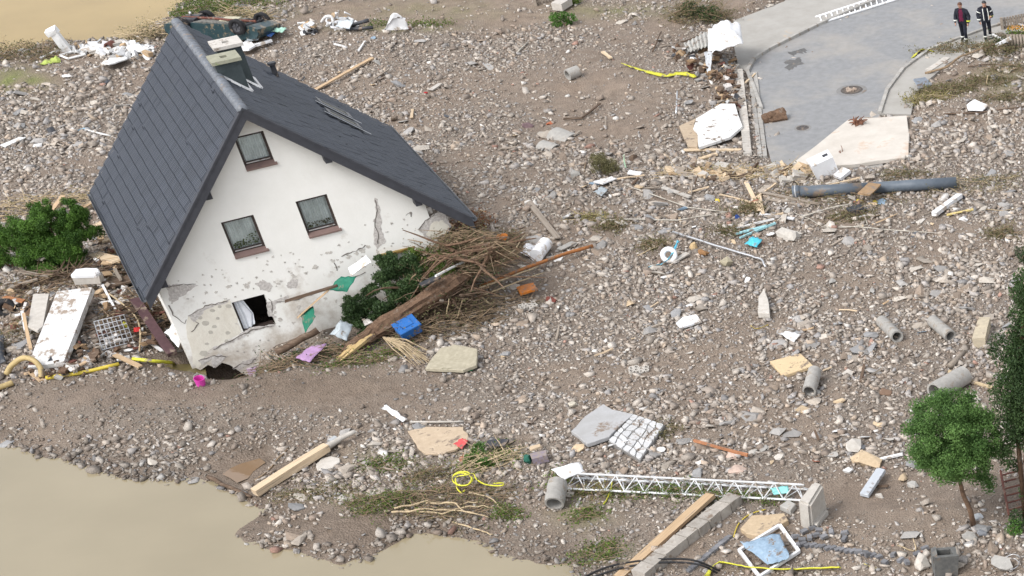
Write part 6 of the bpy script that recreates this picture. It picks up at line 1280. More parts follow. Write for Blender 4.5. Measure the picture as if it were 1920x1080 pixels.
brush('driftwood_line', 'band of straw and twigs washed up below the road', 'brushwood', (1400, 330), 3.2, .5, .25, 240, 700, LEAF_Y, TWIG_L, 0, .5, .9, .016, kind='stuff')
brush('driftwood_line', 'brown weed tangled round the dark drain pipe', 'brushwood', (1560, 372), 2.6, .5, .2, 160, 1200, LEAF_R, TWIG, 0, .7, .7, .01, kind='stuff'); brush('driftwood_line', 'weeds beyond the right end of the dark drain pipe', 'brushwood', (1830, 350), 1.8, .8, .2, 120, 1100, LEAF_R, TWIG_L, .4, .9, .7, .01, kind='stuff')
for p, rx, ry, n, m, lb in [((1600, 405), .8, .4, 700, LEAF_R, 'weed clump left of the black case'), ((1400, 395), .5, .35, 600, LEAF_R, 'weed clump behind the steep batten'), ((1150, 425), .5, .25, 500, LEAF_R, 'weed tuft at the left end of the bowing cane'), ((1110, 410), .4, .25, 350, LEAF_Y, 'straw tuft left of the bowing cane'), ((1225, 460), .45, .35, 500, LEAF_R, 'brown weed clump left of the white ring'), ((1370, 436), .4, .3, 350, LEAF_R, 'dull weeds beside the turquoise slats'),
    ((1880, 440), .5, .4, 500, LEAF_R, 'green weed tuft near the right edge'), ((1770, 170), 1.2, .5, 1300, LEAF_R, 'flattened reeds right of the road'), ((1740, 185), 1.0, .5, 900, LEAF_Y, 'straw heap at the right road edge'), ((1850, 155), 1.2, .5, 800, LEAF_R, 'dry brush on the right bank'), ((1880, 185), 1.0, .35, 500, LEAF_R, 'green weeds at the right edge below the fence'), ((1890, 130), .8, .4, 400, LEAF_R, 'thin weeds on the bare bank'),
    ((1790, 98), 1.6, .35, 1100, LEAF_R, 'brushwood pile below the two people'), ((1870, 100), .7, .35, 700, LEAF_R, 'light green shrub below the fence'), ((1890, 85), .8, .35, 900, LEAF_D, 'dark weeds along the foot of the fence'), ((1700, 330), 1.0, .3, 400, LEAF_R, 'faint weeds above the dark drain pipe'), ((1120, 1040), .7, .5, 500, LEAF_G, 'pale green weeds near the black cables'), ((1100, 965), .4, .3, 300, LEAF_G, 'weed tuft below the mast')]:
    brush('weed_clump', lb, 'weeds', p, rx, ry, .22 if p[1] > 120 else .45, int(n / 9), int(n * 1.7), m, TWIG if m != LEAF_Y else TWIG_L, .2, .8, .6, .011)
slab('bent_sheet', 'bent blue grey metal sheet at the right road edge', 'sheet', [(1712, 148), (1735, 144), (1748, 158), (1722, 166)], .04, M('blue_metal', (.33, .37, .43), .4, metal=.3), z=.15, zs=[.25, .2, 0, .05]); board('white_plank', 'pale edging stone between pavement and bank', 'kerb piece', (1742, 136), (1778, 112), .3, .12, CONC_L)
board('white_plank', 'white post leaning below the fence', 'post', (1868, 88), (1894, 74), .12, .1, WHITE_C, z0=.2, z1=.5); board('white_plank', 'white slat crossing the leaning post', 'slat', (1862, 66), (1888, 80), .08, .05, WHITE, z0=.3, z1=.35)
for a, b, lb in (((1850, 78), (1880, 68), 'upper of two wooden sleepers by the fence'), ((1856, 84), (1888, 74), 'lower of two wooden sleepers by the fence')): board('sleeper', lb, 'sleeper', a, b, .24, .16, WOOD_G)
def fence(a, b, n, h, label, z=0.0):
    A, B = P(*a, z), P(*b, z); root = empty('picket_fence', A, label, 'fence'); d = B - A
    for k in range(n): p = d * (k / (n - 1)); MB().box((p.x, p.y, p.z + h / 2), (.09, .03, h * R_.uniform(.97, 1.03)), Matrix.Rotation(math.atan2(d.y, d.x), 3, 'Z')).build('picket', WOOD_G, root)
    off = Vector((d.y, -d.x, 0)).normalized() * -.035
    for z_ in (.25, .75): o = MB().box((d.length / 2, 0, 0), (d.length, .035, .07)).build('rail', WOOD_G, root); m = frame(off + Vector((0, 0, h * z_)), d + off + Vector((0, 0, h * z_))); o.matrix_local = m
    MB().box((0, -.06, h * .52), (.12, .1, h * 1.08)).build('post', WOOD_G, root)
fence((1881, 58), (1960, 42), 16, .55, 'low weathered picket fence beside the people')
def planter():
    c = P(1902, 92); root = empty('timber_planter', c, 'palisade planter with orange flowers at the right edge', 'planter')
    for k in range(9): MB().tube([(k * .13 - .2, -.05 * (k % 2) * .3, 0), (k * .13 - .2, 0, .6)], .06, 8).build('palisade_post', WOOD_G, root, True)
    MB().prism([(-.2, .07), (.9, .07), (.9, .6), (-.2, .6)], 0, .5).build('soil', M('soil', (.1, .07, .05)), root); lb = MB(); fb = MB()
    for _ in range(500): lb.leaf((R_.uniform(-.3, 1), R_.uniform(0, .6), .5 + R_.random() * .25), .07, R_.random())
    for _ in range(160): fb.leaf((R_.uniform(-.25, 1), R_.uniform(.05, .5), .72 + R_.random() * .1), .07, R_.random())
    lb.build('leaves', LEAF_G, root); fl_ = fb.build('flowers', leaf_mat('orange_petal', (.6, .22, .02), (.8, .45, .04)), root); fl_['kind'] = 'stuff'
planter()

# ------------------------------------------------------------------ far bank
def car():
    A, B = P(462, 86, .0), P(358, 76, .0); d = (B - A); d.z = 0; d.normalize(); z = Vector((0, 0, 1)); y = z.cross(d).normalized()
    if y.y < 0: y = -y
    root = empty('overturned_car', P(420, 84), 'dark teal car lying on its roof behind the house', 'car'); O_ = root.location; x = d
    Mx = Matrix((x, y, z)).transposed(); A0 = P(460, 88, 0)
    def L2W(a, b, c_): return (A0 - O_) + x * a + y * b + z * (c_ - .2 * b)
    BODY = M('teal_paint', (.022, .055, .065), .35, var=.3, spec=.5, rnd=0, wear=.47, wear_col=(.2, .16, .11)); UND = M('underbody', (.26, .25, .22), .8, col2=(.05, .05, .048), rnd=0, scale=9)
    # inverted: sill line on top (z~.8), beltline below, cabin crushed to the ground
    prof = [(-.75, .55), (-.78, .75), (-.55, .86), (-.36, .88), (-.3, .66), (-.0, .58), (.3, .66), (.36, .9), (2.05, .92), (2.12, .68), (2.42, .6), (2.72, .68), (2.8, .88), (3.25, .82), (3.3, .55), (3.15, .32), (2.6, .28), (1.9, -.02), (.5, -.02), (.0, .3), (-.6, .36)]
    vs = [L2W(a, 0, c_) for a, c_ in prof] + [L2W(a, 1.62, c_) for a, c_ in prof]; n = len(prof); fs = [(k, (k + 1) % n, n + (k + 1) % n, n + k) for k in range(n)]
    bm = bmesh.new(); V = [bm.verts.new(v) for v in vs]
    for f in fs: bm.faces.new([V[i] for i in f])
    for k in (0, n): bmesh.ops.triangle_fill(bm, use_beauty=True, edges=[bm.edges.get((V[k + i], V[k + (i + 1) % n])) for i in range(n)])
    bmesh.ops.recalc_face_normals(bm, faces=bm.faces); me = bpy.data.meshes.new('body'); bm.to_mesh(me); bm.free(); me.materials.append(BODY); bo = bpy.data.objects.new('body', me); COL.objects.link(bo); bo.parent = root
    MB().add([L2W(a, b, .945) for a, b in ((.4, .12), (2.0, .12), (2.0, 1.5), (.4, 1.5))] + [L2W(a, b, .8) for a, b in ((.4, .12), (2.0, .12), (2.0, 1.5), (.4, 1.5))], [(0, 1, 2, 3), (0, 4, 5, 1), (1, 5, 6, 2), (2, 6, 7, 3), (3, 7, 4, 0)]).build('floor_pan', UND, root)
    MB().box(L2W(.75, .75, .98), (.7, .55, .12), Mx.to_3x3(), .03).build('fuel_tank', M('cream_tank', (.5, .47, .35), rnd=0), root); MB().tube([L2W(-.5, .5, 1.0), L2W(.6, .45, 1.02), L2W(1.6, .8, 1.0), L2W(2.9, .8, 1.0)], .05, 7).build('exhaust', RUST, root); MB().tube([L2W(0, -.1, .82), L2W(0, 1.7, .82)], .06, 7).build('axle', DARK, root); MB().tube([L2W(2.42, -.1, .82), L2W(2.42, 1.7, .82)], .05, 7).build('axle', DARK, root); MB().box(L2W(2.5, .8, .92), (.6, .7, .22), Mx.to_3x3(), .05).build('engine', DARK, root)
    for (a, b) in ((0, -.06), (2.42, -.06), (0, 1.68), (2.42, 1.68)):
        w_ = MB(); vs = []; n, m = 22, 8
        for i in range(n):
            g = 6.283 * i / n
            for j in range(m): h_ = 6.283 * j / m; q = .25 + .075 * max(-1, min(1, 1.4 * math.cos(h_))); vs.append(L2W(a + q * math.cos(g), b + .1 * max(-1, min(1, 1.4 * math.sin(h_))), .84 + q * math.sin(g)))
        w_.add(vs, [(i * m + j, ((i + 1) % n) * m + j, ((i + 1) % n) * m + (j + 1) % m, i * m + (j + 1) % m) for i in range(n) for j in range(m)]); wo = w_.build('wheel', RUBBER, root, True)
        MB().tube([L2W(a, b - .07, .84), L2W(a, b + .07, .84)], .19, 14).build('rim', M('wheel_rim', (.1, .1, .11), .5, metal=.5, rnd=0), wo)
        for k in range(5): g = k * 1.257; MB().tube([L2W(a, b - .085, .84), L2W(a + .16 * math.cos(g), b - .085, .84 + .16 * math.sin(g))], .025, 5).build('spoke', DARK, wo)
car()
slab('white_plate', 'white sheet lying right of the chimney beside the car', 'panel', [(444, 92), (452, 80), (468, 74), (478, 84), (466, 92)], .08, WHITE_C, z=.15); board('white_plank', 'white board pointing right from the white sheet', 'board', (468, 90), (508, 78), .16, .08, WHITE_C, z0=.15)
cloth('grey_tarp', 'grey film lying between car and white board', 'tarpaulin', [(462, 80), (476, 66), (494, 64), (484, 78)], (.3, .35, .3, .2), .12, 8, M('grey_film', (.42, .47, .5), .25)); cloth('blue_bag', 'small blue bag right of the overturned car', 'bag', [(496, 68), (506, 62), (516, 64), (508, 72)], (.2, .2, .2, .1), .1, 6, M('mid_blue', (.08, .2, .55))); cloth('mint_sheet', 'mint green sheet at the far right of the car', 'sheet', [(512, 62), (520, 55), (538, 55), (530, 64)], (.3, .3, .3, .2), .12, 8, M('mint', (.42, .68, .56)))
brush('bank_shrub', 'bright green shrub behind the overturned car', 'shrub', (388, 26), 1.6, .7, .8, 90, 4200, LEAF_G, TWIG, 0, 1, .7, .012); brush('bank_shrub', 'olive brushwood left of the overturned car', 'shrub', (286, 70), 1.0, .6, .7, 140, 1100, LEAF_R, TWIG_L, .3, 1, .8, .016); brush('bank_shrub', 'dry brown brush behind the right of the car', 'shrub', (450, 36), 1.2, .6, .5, 160, 600, LEAF_Y, TWIG_L, .2, 1, .8, .014); brush('bank_shrub', 'green weeds at the top beyond the car', 'weeds', (470, 8), 1.4, .5, .4, 60, 1500, LEAF_G, TWIG, .2, 1, .6, .01); brush('bank_reeds', 'dull green reeds at the river edge', 'reeds', (45, 108), 1.5, .4, .7, 160, 1600, LEAF_R, TWIG, 0, 1, .6, .012)
pole('white_post', 'white post sticking up behind the overturned car', 'post', [(358, 28, .2), (357, 26, .8)], .05, .045, WHITE_C, bend=.005)
def fallen_fridge():
    c = P(124, 92, .1); root = empty('leaning_column', c, 'white column standing tilted in the river edge', 'column', rot=(.1, -.25, .2)); MB().box((0, 0, .35), (.35, .3, .8), jit=.04).build('shaft', WHITE, root); MB().box((-.05, 0, .82), (.42, .38, .2), jit=.04).build('head', WHITE, root)
fallen_fridge()
brush('bank_reeds', 'brown twigs at the foot of the tilted white column', 'reeds', (108, 92), .4, .3, .5, 60, 150, LEAF_R, TWIG, .5, 1, .5, .012)
def far_frame():
    q = [P(*p, .08) for p in ((112, 104), (140, 96), (160, 102), (128, 110))]; c = q[0]; root = empty('discarded_window', c, 'white empty frame lying on the river bank', 'frame')
    for k in range(4):
        A, B = q[k] - c, q[(k + 1) % 4] - c; MB().tube([A, B], .045, 6).build('rail', WHITE, root)
far_frame()
pole('white_beam', 'white beam left of the empty frame on the bank', 'beam', [(78, 112), (112, 98)], .07, .06, WHITE, bend=.01); ribbon('lime_strip', 'lime green strip lying on the far bank', 'strip', [(74, 122), (95, 118), (114, 115)], .3, M('lime', (.4, .48, .12)), .03)
for k, (q, lb) in enumerate([([(148, 92), (165, 82), (205, 80), (212, 88), (175, 97)], 'left of the white sheets on the river bank'), ([(220, 102), (232, 76), (242, 80), (234, 104)], 'upright white sheet on the river bank'), ([(240, 84), (262, 82), (280, 90), (262, 96), (242, 92)], 'right of the white sheets on the river bank'), ([(190, 118), (205, 108), (236, 105), (238, 110), (205, 120)], 'lowest of the white sheets on the river bank')]):
    slab('white_sheet', lb, 'sheet', q, .05, WHITE, z=.12, zs=[R_.uniform(0, .2) for _ in q], sub=3, jit=.06)
litter([(200, 95, 70, 12), (250, 100, 40, 14)], 200, 'white and brown scraps strewn along the river bank', .1, .45, [WHITE, CONC_L, WHITE_C, WOOD, PLASTIC_G], .2)
pipe('far_pipe', 'dark open pipe end on the river bank', 'pipe', (206, 98), (216, 92), .2, .04, RUST)
litter([(640, 48, 30, 10), (580, 62, 14, 5)], 70, 'white and grey scraps beyond the house', .1, .4, [WHITE, PLASTIC_G, WHITE_C, DARK, WOOD], .35)
pole('black_pipe', 'black pipe lying in the scrap beyond the house', 'pipe', [(655, 52, .1), (692, 42, .3)], .08, .08, DARK, bend=.01); pole('black_pipe', 'lower black pipe beyond the house', 'pipe', [(650, 58, .05), (700, 55, .08)], .07, .07, DARK, bend=.01); cloth('silver_film', 'silver film in the scrap beyond the house', 'film', [(630, 54), (640, 42), (664, 42), (656, 58)], (.2, .4, .4, .1), .15, 8, M('silver', (.55, .6, .64), .3)); rope('white_hose', 'ribbed white hose arch in the scrap beyond the house', 'hose', [(604, 44, .2), (612, 34, .5), (622, 34, .5), (626, 44, .3)], .06, WHITE)
cloth('white_bag', 'large white bulk bag on the far gravel', 'bag', [(720, 60), (738, 38), (760, 36), (768, 58)], (.1, .6, .6, .1), .12, 12, WHITE_C, hump=.45, seed=3)
for p, lb, n in (((715, 48), 'green weeds left of the white bulk bag', 350), ((785, 48), 'green weeds right of the white bulk bag', 300), ((825, 46), 'small green tuft on the far gravel', 250)): brush('far_weeds', lb, 'weeds', p, .6, .3, .25, 15, n, LEAF_G, TWIG, .2, 1, .4, .008)
ivy((1060, 48), 'bright green leafy plant near the top edge', [((-.3, 0, .25), (.4, .3, .3)), ((.2, .1, .3), (.35, .3, .3))], 1700, LEAF_B, .07, 0, 'leafy_plant', 'plant'); ivy((1075, 8), 'green plant cut off by the top edge', [((0, 0, .2), (.4, .3, .3))], 700, LEAF_G, .07, 0, 'leafy_plant', 'plant')
board('white_crate', 'pale slatted crate at the top edge', 'crate', (1046, 20), (1064, 8), .5, .3, CONC_L, z0=.1); fence((1006, 10), (1040, 2), 7, .25, 'short white fence scrap at the top edge', 0)
brush('hanging_bush', 'drooping dark bush at the top edge left of the pavement', 'bush', (1310, 36), 1.3, .6, .9, 200, 2600, LEAF_R, TWIG, .1, 1, .9, .012); ivy((1330, 42), 'green leafy part of the drooping bush', [((0, 0, .4), (.6, .35, .5)), ((-.8, .1, .5), (.5, .3, .4))], 1800, LEAF_D, .07, 0, 'hanging_bush', 'bush')
pole('stick', 'thin stake leaning below the drooping bush', 'stick', [(1224, 98), (1240, 60, .1)], .03, .02, WOOD_D); pole('stick', 'thin bent stake right of the leaning one', 'stick', [(1268, 82), (1310, 68, .1)], .025, .02, WOOD_D)
rock('blue_scrap', 'pale blue scrap on the gravel left of the house', 'scrap', (158, 244), .5, .2, .12, M('pale_blue', (.4, .6, .75))); pole('white_bar', 'white bar beside the pale blue scrap', 'bar', [(160, 246), (208, 256)], .04, .035, WHITE); rock('black_scrap', 'black scrap on the gravel left of the pale blue one', 'scrap', (98, 248), .5, .35, .25, DARK); rock('black_scrap', 'black scrap on the far left gravel near the river', 'scrap', (202, 156), .5, .25, .15, DARK)

# ------------------------------------------------------------------ two people
def person(px, label, yaw, jacket_open, lean, head_down, shirt=None, helmet=False, seed=0):
    c = P(px[0], px[1]); c.z = .03 if poly_sd(np.array([c.x]), np.array([c.y]), WALK_R)[0] < 0 else hq(c.x, c.y)
    root = empty('person', c, label, 'person', rot=(0, 0, yaw)); root.scale = (.95, .95, .93)
    J = {'pel': (0, 0, .95), 'wai': (0, -.01, 1.1), 'che': (0, 0, 1.32), 'nec': (0, -.02, 1.5), 'hd0': (0, -.05 - head_down, 1.58), 'hd1': (0, -.07 - head_down * 1.5, 1.68), 'hd2': (0, -.06 - head_down * 1.3, 1.76)}
    Rr = {'pel': (.17, .125), 'wai': (.165, .12), 'che': (.195, .13), 'nec': (.065, .065), 'hd0': (.07, .08), 'hd1': (.085, .105), 'hd2': (.06, .07)}
    E_ = [('pel', 'wai'), ('wai', 'che'), ('che', 'nec'), ('nec', 'hd0'), ('hd0', 'hd1'), ('hd1', 'hd2')]
    for s, n in ((-1, 'r'), (1, 'l')):
        st = (.05 if seed else .13) * s * (1 if seed else -1)
        J.update({n + 'hip': (.1 * s, 0, .88), n + 'kne': (.12 * s, -.03 + st, .49), n + 'ank': (.13 * s, .02 + st, .1), n + 'toe': (.15 * s, -.16 + st, .05), n + 'sho': (.2 * s, 0, 1.42), n + 'elb': (.3 * s, .04, 1.15), n + 'wri': (.29 * s, -.1, .93), n + 'pal': (.28 * s, -.13, .85)})
        Rr.update({n + 'hip': (.105, .115), n + 'kne': (.075, .08), n + 'ank': (.06, .065), n + 'toe': (.05, .04), n + 'sho': (.085, .085), n + 'elb': (.068, .068), n + 'wri': (.05, .05), n + 'pal': (.035, .042)})
        E_ += [('pel', n + 'hip'), (n + 'hip', n + 'kne'), (n + 'kne', n + 'ank'), (n + 'ank', n + 'toe'), ('che', n + 'sho'), (n + 'sho', n + 'elb'), (n + 'elb', n + 'wri'), (n + 'wri', n + 'pal')]
        if seed and s > 0: J[n + 'elb'] = (.31, .03, 1.16); J[n + 'wri'] = (.2, -.2, 1.08); J[n + 'pal'] = (.13, -.23, 1.1)
        px0, py0, pz0 = J[n + 'pal']; off_ = (px0 - .28 * s, py0 + .13, pz0 - .85)
        for f in range(4):
            a, b = n + 'f%d' % f, n + 'g%d' % f; J[a] = (.28 * s - .002 * s + off_[0], -.155 + .02 * f + off_[1], .80 + off_[2]); J[b] = (.27 * s + off_[0], -.17 + .022 * f + off_[1], .755 + .008 * abs(f - 1) + off_[2]); Rr[a] = (.011, .011); Rr[b] = (.009, .009); E_ += [(n + 'pal', a), (a, b)]
        J[n + 't'] = (.265 * s + off_[0], -.175 + off_[1], .85 + off_[2]); J[n + 'u'] = (.26 * s + off_[0], -.2 + off_[1], .81 + off_[2]); Rr[n + 't'] = (.013, .013); Rr[n + 'u'] = (.01, .01); E_ += [(n + 'pal', n + 't'), (n + 't', n + 'u')]
    K = list(J); me = bpy.data.meshes.new('body'); me.from_pydata([(x + lean * z, y, z) for x, y, z in J.values()], [(K.index(a), K.index(b)) for a, b in E_], []); bo = bpy.data.objects.new('body', me); COL.objects.link(bo)
    sk = bo.modifiers.new('skin', 'SKIN'); sk.use_smooth_shade = True; bo.modifiers.new('sub', 'SUBSURF').levels = 2
    for i, k in enumerate(K): me.skin_vertices[0].data[i].radius = Rr[k]; me.skin_vertices[0].data[i].use_root = (k == 'pel')
    dg = bpy.context.evaluated_depsgraph_get(); m2 = bpy.data.meshes.new_from_object(bo.evaluated_get(dg)); bo.modifiers.clear(); bo.data = m2; bo.parent = root
    NAVY = M('navy_workwear', (.014, .016, .026), .85, var=.3, rnd=0); SKIN = M('skin', (.5, .28, .2), .6, var=.1, rnd=0); BOOT = M('boot', (.012, .012, .012), .5, rnd=0)
    SH = M('wine_shirt', (.13, .012, .045), .8, rnd=0) if shirt else NAVY
    for m in (NAVY, SKIN, BOOT, SH): m2.materials.append(m)
    for p in m2.polygons:
        q = p.center; x, y, z = q.x - lean * q.z, q.y, q.z; mi = 0
        if z > 1.53: mi = 1
        elif z < .16: mi = 2
        elif (z < .9 and abs(x) > .235) or (seed and y < -.2 and 1.0 < z < 1.2): mi = 1
        elif shirt and .98 < z < 1.5 and y < -.05 and abs(x) < .09: mi = 3
        p.material_index = mi; p.use_smooth = True
    def band(center, r0, r1, h_, mat, tilt=0.0, nm='reflective_band'):
        n = 14; vs = []
        for z_ in (-h_ / 2, h_ / 2):
            for k in range(n): a = 6.283 * k / n; vs.append((center[0] + lean * center[2] + r0 * math.cos(a), center[1] + r1 * math.sin(a) , center[2] + z_ + tilt * math.cos(a)))
        MB().add(vs, [(k, (k + 1) % n, n + (k + 1) % n, n + k) for k in range(n)]).build(nm, mat, root, True)
    REF = M('reflective_white', (.85, .86, .8), .4, var=.05, rnd=0); REY = M('reflective_yellow', (.72, .78, .1), .4, var=.05, rnd=0)
    # jacket: open shell of cloth over the torso and arms
    vs = []; n = 20; gap = .55 if jacket_open else .06; rings = ((.86, .215, .165), (1.0, .215, .165), (1.15, .21, .16), (1.3, .225, .165), (1.42, .215, .15), (1.5, .11, .1))
    for z_, a, b in rings:
        for k in range(n + 1): g = -math.pi / 2 + gap + (2 * math.pi - 2 * gap) * k / n; vs.append((a * math.cos(g) + lean * z_, b * math.sin(g) - .005, z_))
    MB().add(vs, [(i * (n + 1) + k, i * (n + 1) + k + 1, (i + 1) * (n + 1) + k + 1, (i + 1) * (n + 1) + k) for i in range(len(rings) - 1) for k in range(n)]).build('jacket', M('navy_jacket', (.02, .023, .034), .8, var=.3, rnd=0), root, True)
    for s in (-1, 1):
        MB().tube([(.19 * s + lean * 1.43, 0, 1.43), (.245 * s + lean * 1.3, .02, 1.3), (.3 * s + lean * 1.15, .04, 1.15), *(((.26, -.1, 1.11), (.2, -.2, 1.08)) if seed and s > 0 else ((.295 * s + lean * 1.03, -.03, 1.03), (.29 * s + lean * .95, -.085, .95)))], [.095, .09, .082, .078, .07], 10, True).build('sleeve', MATS['navy_jacket'], root, True)
        band((.292 * s, -.05, 1.0) if not (seed and s > 0) else (.24, -.13, 1.1), .088, .092, .055, REY if s > 0 else REF); band((.12 * s, .0 + (.05 if seed else .12) * s * (1 if seed else -1), .22), .088, .092, .05, REF); band((.13 * s, .02, .13), .075, .08, .025, REF) if not shirt else None
        if not shirt: band((.25 * s, .02, 1.28), .1, .1, .045, REF, .05 * s)
        else: band((.15 * s, 0, .72), .09, .1, .04, REF) if s > 0 else None
    if not shirt:
        for s in (-1, 1): MB().tube([(.1 * s + lean * 1.45, -.13, 1.45), (.11 * s + lean * 1.25, -.172, 1.25), (.105 * s + lean * .95, -.172, .95)], .018, 5).build('reflective_strip', REF, root)
    hx, hy, hz = lean * 1.7, -.065 - head_down * 1.4, 1.70
    for s in (-1, 1): MB().box((hx + .035 * s, hy - .1, hz - .01), (.022, .012, .012)).build('eye', DARK, root); MB().box((hx + .09 * s, hy + .01, hz - .02), (.02, .04, .06), jit=.006).build('ear', SKIN, root)
    MB().add([(hx - .014, hy - .09, hz - .045), (hx + .014, hy - .09, hz - .045), (hx, hy - .125, hz - .045), (hx, hy - .095, hz + .01)], [(0, 2, 3), (2, 1, 3), (0, 1, 2)]).build('nose', SKIN, root); MB().box((hx, hy - .092, hz - .075), (.045, .01, .01)).build('mouth', M('lips', (.35, .14, .11), rnd=0), root)
    vs = []; n, mm = 14, 5
    for i in range(mm + 1):
        e = math.pi / 2 * i / mm
        for k in range(n): g = 6.283 * k / n; vs.append((hx + .097 * math.cos(e) * math.cos(g), hy + .02 + .118 * math.cos(e) * math.sin(g), hz + .015 + .09 * math.sin(e)))
    MB().add(vs, [(i * n + k, i * n + (k + 1) % n, (i + 1) * n + (k + 1) % n, (i + 1) * n + k) for i in range(mm) for k in range(n)]).build('helmet' if helmet else 'hair', M('dark_cap', (.03, .03, .033), .5, rnd=0) if helmet else M('brown_hair', (.12, .06, .04), rnd=0), root, True)
    return root
fc = math.atan2(-P(1808, 79).x + CAM[0], -(CAM[1] - P(1808, 79).y)) ; 
person((1810, 83), 'person in dark open jacket over a wine red shirt, looking ahead', fc * .5 - .25, True, 0.012, .02, True, False, 0)
person((1854, 79), 'person in black jacket with many white reflective bands, looking down', fc * .5 + .3, False, -.01, .07, None, True, 1)

# ------------------------------------------------------------------ stones
KEEP = [LAKE, RIVER]
HP = [HM @ Vector(v) for v in ((-4.1, 0, -2.7), (4.1, 0, -2.7), (4.1, 11.2, -2.7), (-4.1, 11.2, -2.7))]
def rock_field():
    N_ = 340000; x = NR.uniform(-36, 22, N_); y = NR.uniform(-22, 30.5, N_); z = hqa(x, y); px, py = pix(x, y, z)
    ok = (px > -120) & (px < 2040) & (py > -60) & (py < 1180); x, y, z, px, py = (a[ok] for a in (x, y, z, px, py))
    mud = zone(px, py, MUD) * (.5 + .9 * vnoise(x, y, .8, 21)); den = .42 + .95 * vnoise(x, y, 1.7, 31) ** 1.2 + .25 * vnoise(x, y, .6, 32)
    den = np.clip(den * (1 - .5 * silt(x, y)), 0, 1) * np.clip(1 - 1.25 * mud, .05, 1)
    d = np.full(len(x), 9.)
    for p in (LAKE, RIVER): d = np.minimum(d, poly_sd(x, y, p) + .25 * (vnoise(x, y, .9, 5) - .5))
    den = np.where(d < -.1, 0, den); den = np.where((d > -.1) & (d < .9) & (mud < .4), np.maximum(den, .3 + .6 * vnoise(x, y, 1.2, 47)), den)
    for p in (PUD1, PUD2, ROAD, WALK_L, WALK_R): den = np.where(poly_sd(x, y, p) < (.05 if p is not ROAD else .1), den * np.where(poly_sd(x, y, p) > -.45, .2, .012) if p in (ROAD, WALK_R) else 0, den)
    den = np.where(poly_sd(x, y, [(v.x, v.y) for v in HP]) < .1, 0, den)
    den = den * (1 - np.clip(zone(*pix(x, y, z), [(430, 700, 70, 26, 1.3)]), 0, 1))
    for (m_, r_, h_) in MOUNDS[:7]: den = den * (1 - .97 * np.exp(-((x - m_[0]) ** 2 + (y - m_[1]) ** 2) / 1.2 ** 2))
    for e in EXC: den = np.where(poly_sd(x, y, e) < .02, 0, den)
    k = NR.random(len(x)) < den; x, y, z, px, py, mud = (a[k] for a in (x, y, z, px, py, mud)); n = len(x)
    fine = zone(px, py, [(250, 770, 300, 70, 1), (560, 740, 300, 60, 1), (700, 90, 350, 60, .8), (1100, 120, 200, 80, .8), (1050, 980, 200, 70, .8), (1640, 930, 250, 80, .6), (800, 850, 150, 60, .5)])
    mixr = NR.random(n); s = np.where(mixr < .6, .08, np.where(mixr < .94, .14, .23)) * np.exp(NR.normal(0, .36, n)) * (1 - .42 * fine) * (.75 + .5 * vnoise(x, y, 2.2, 43)); s = np.clip(s, .026, .5)
    return x, y, z, s, fine, mud
rx_, ry_, rz_, rs_, rfine, rmud = rock_field()
PAL = np.array([(.36, .315, .27), (.28, .245, .21), (.4, .36, .315), (.23, .195, .165), (.32, .3, .285), (.2, .16, .13), (.46, .42, .375), (.25, .195, .155), (.25, .245, .245), (.36, .29, .225), (.6, .58, .55), (.3, .17, .13)])
PAL = PAL.mean(0) + (PAL - PAL.mean(0)) * .82
PW = np.array([.17, .16, .12, .12, .1, .08, .06, .07, .05, .05, .014, .006]); PW /= PW.sum()
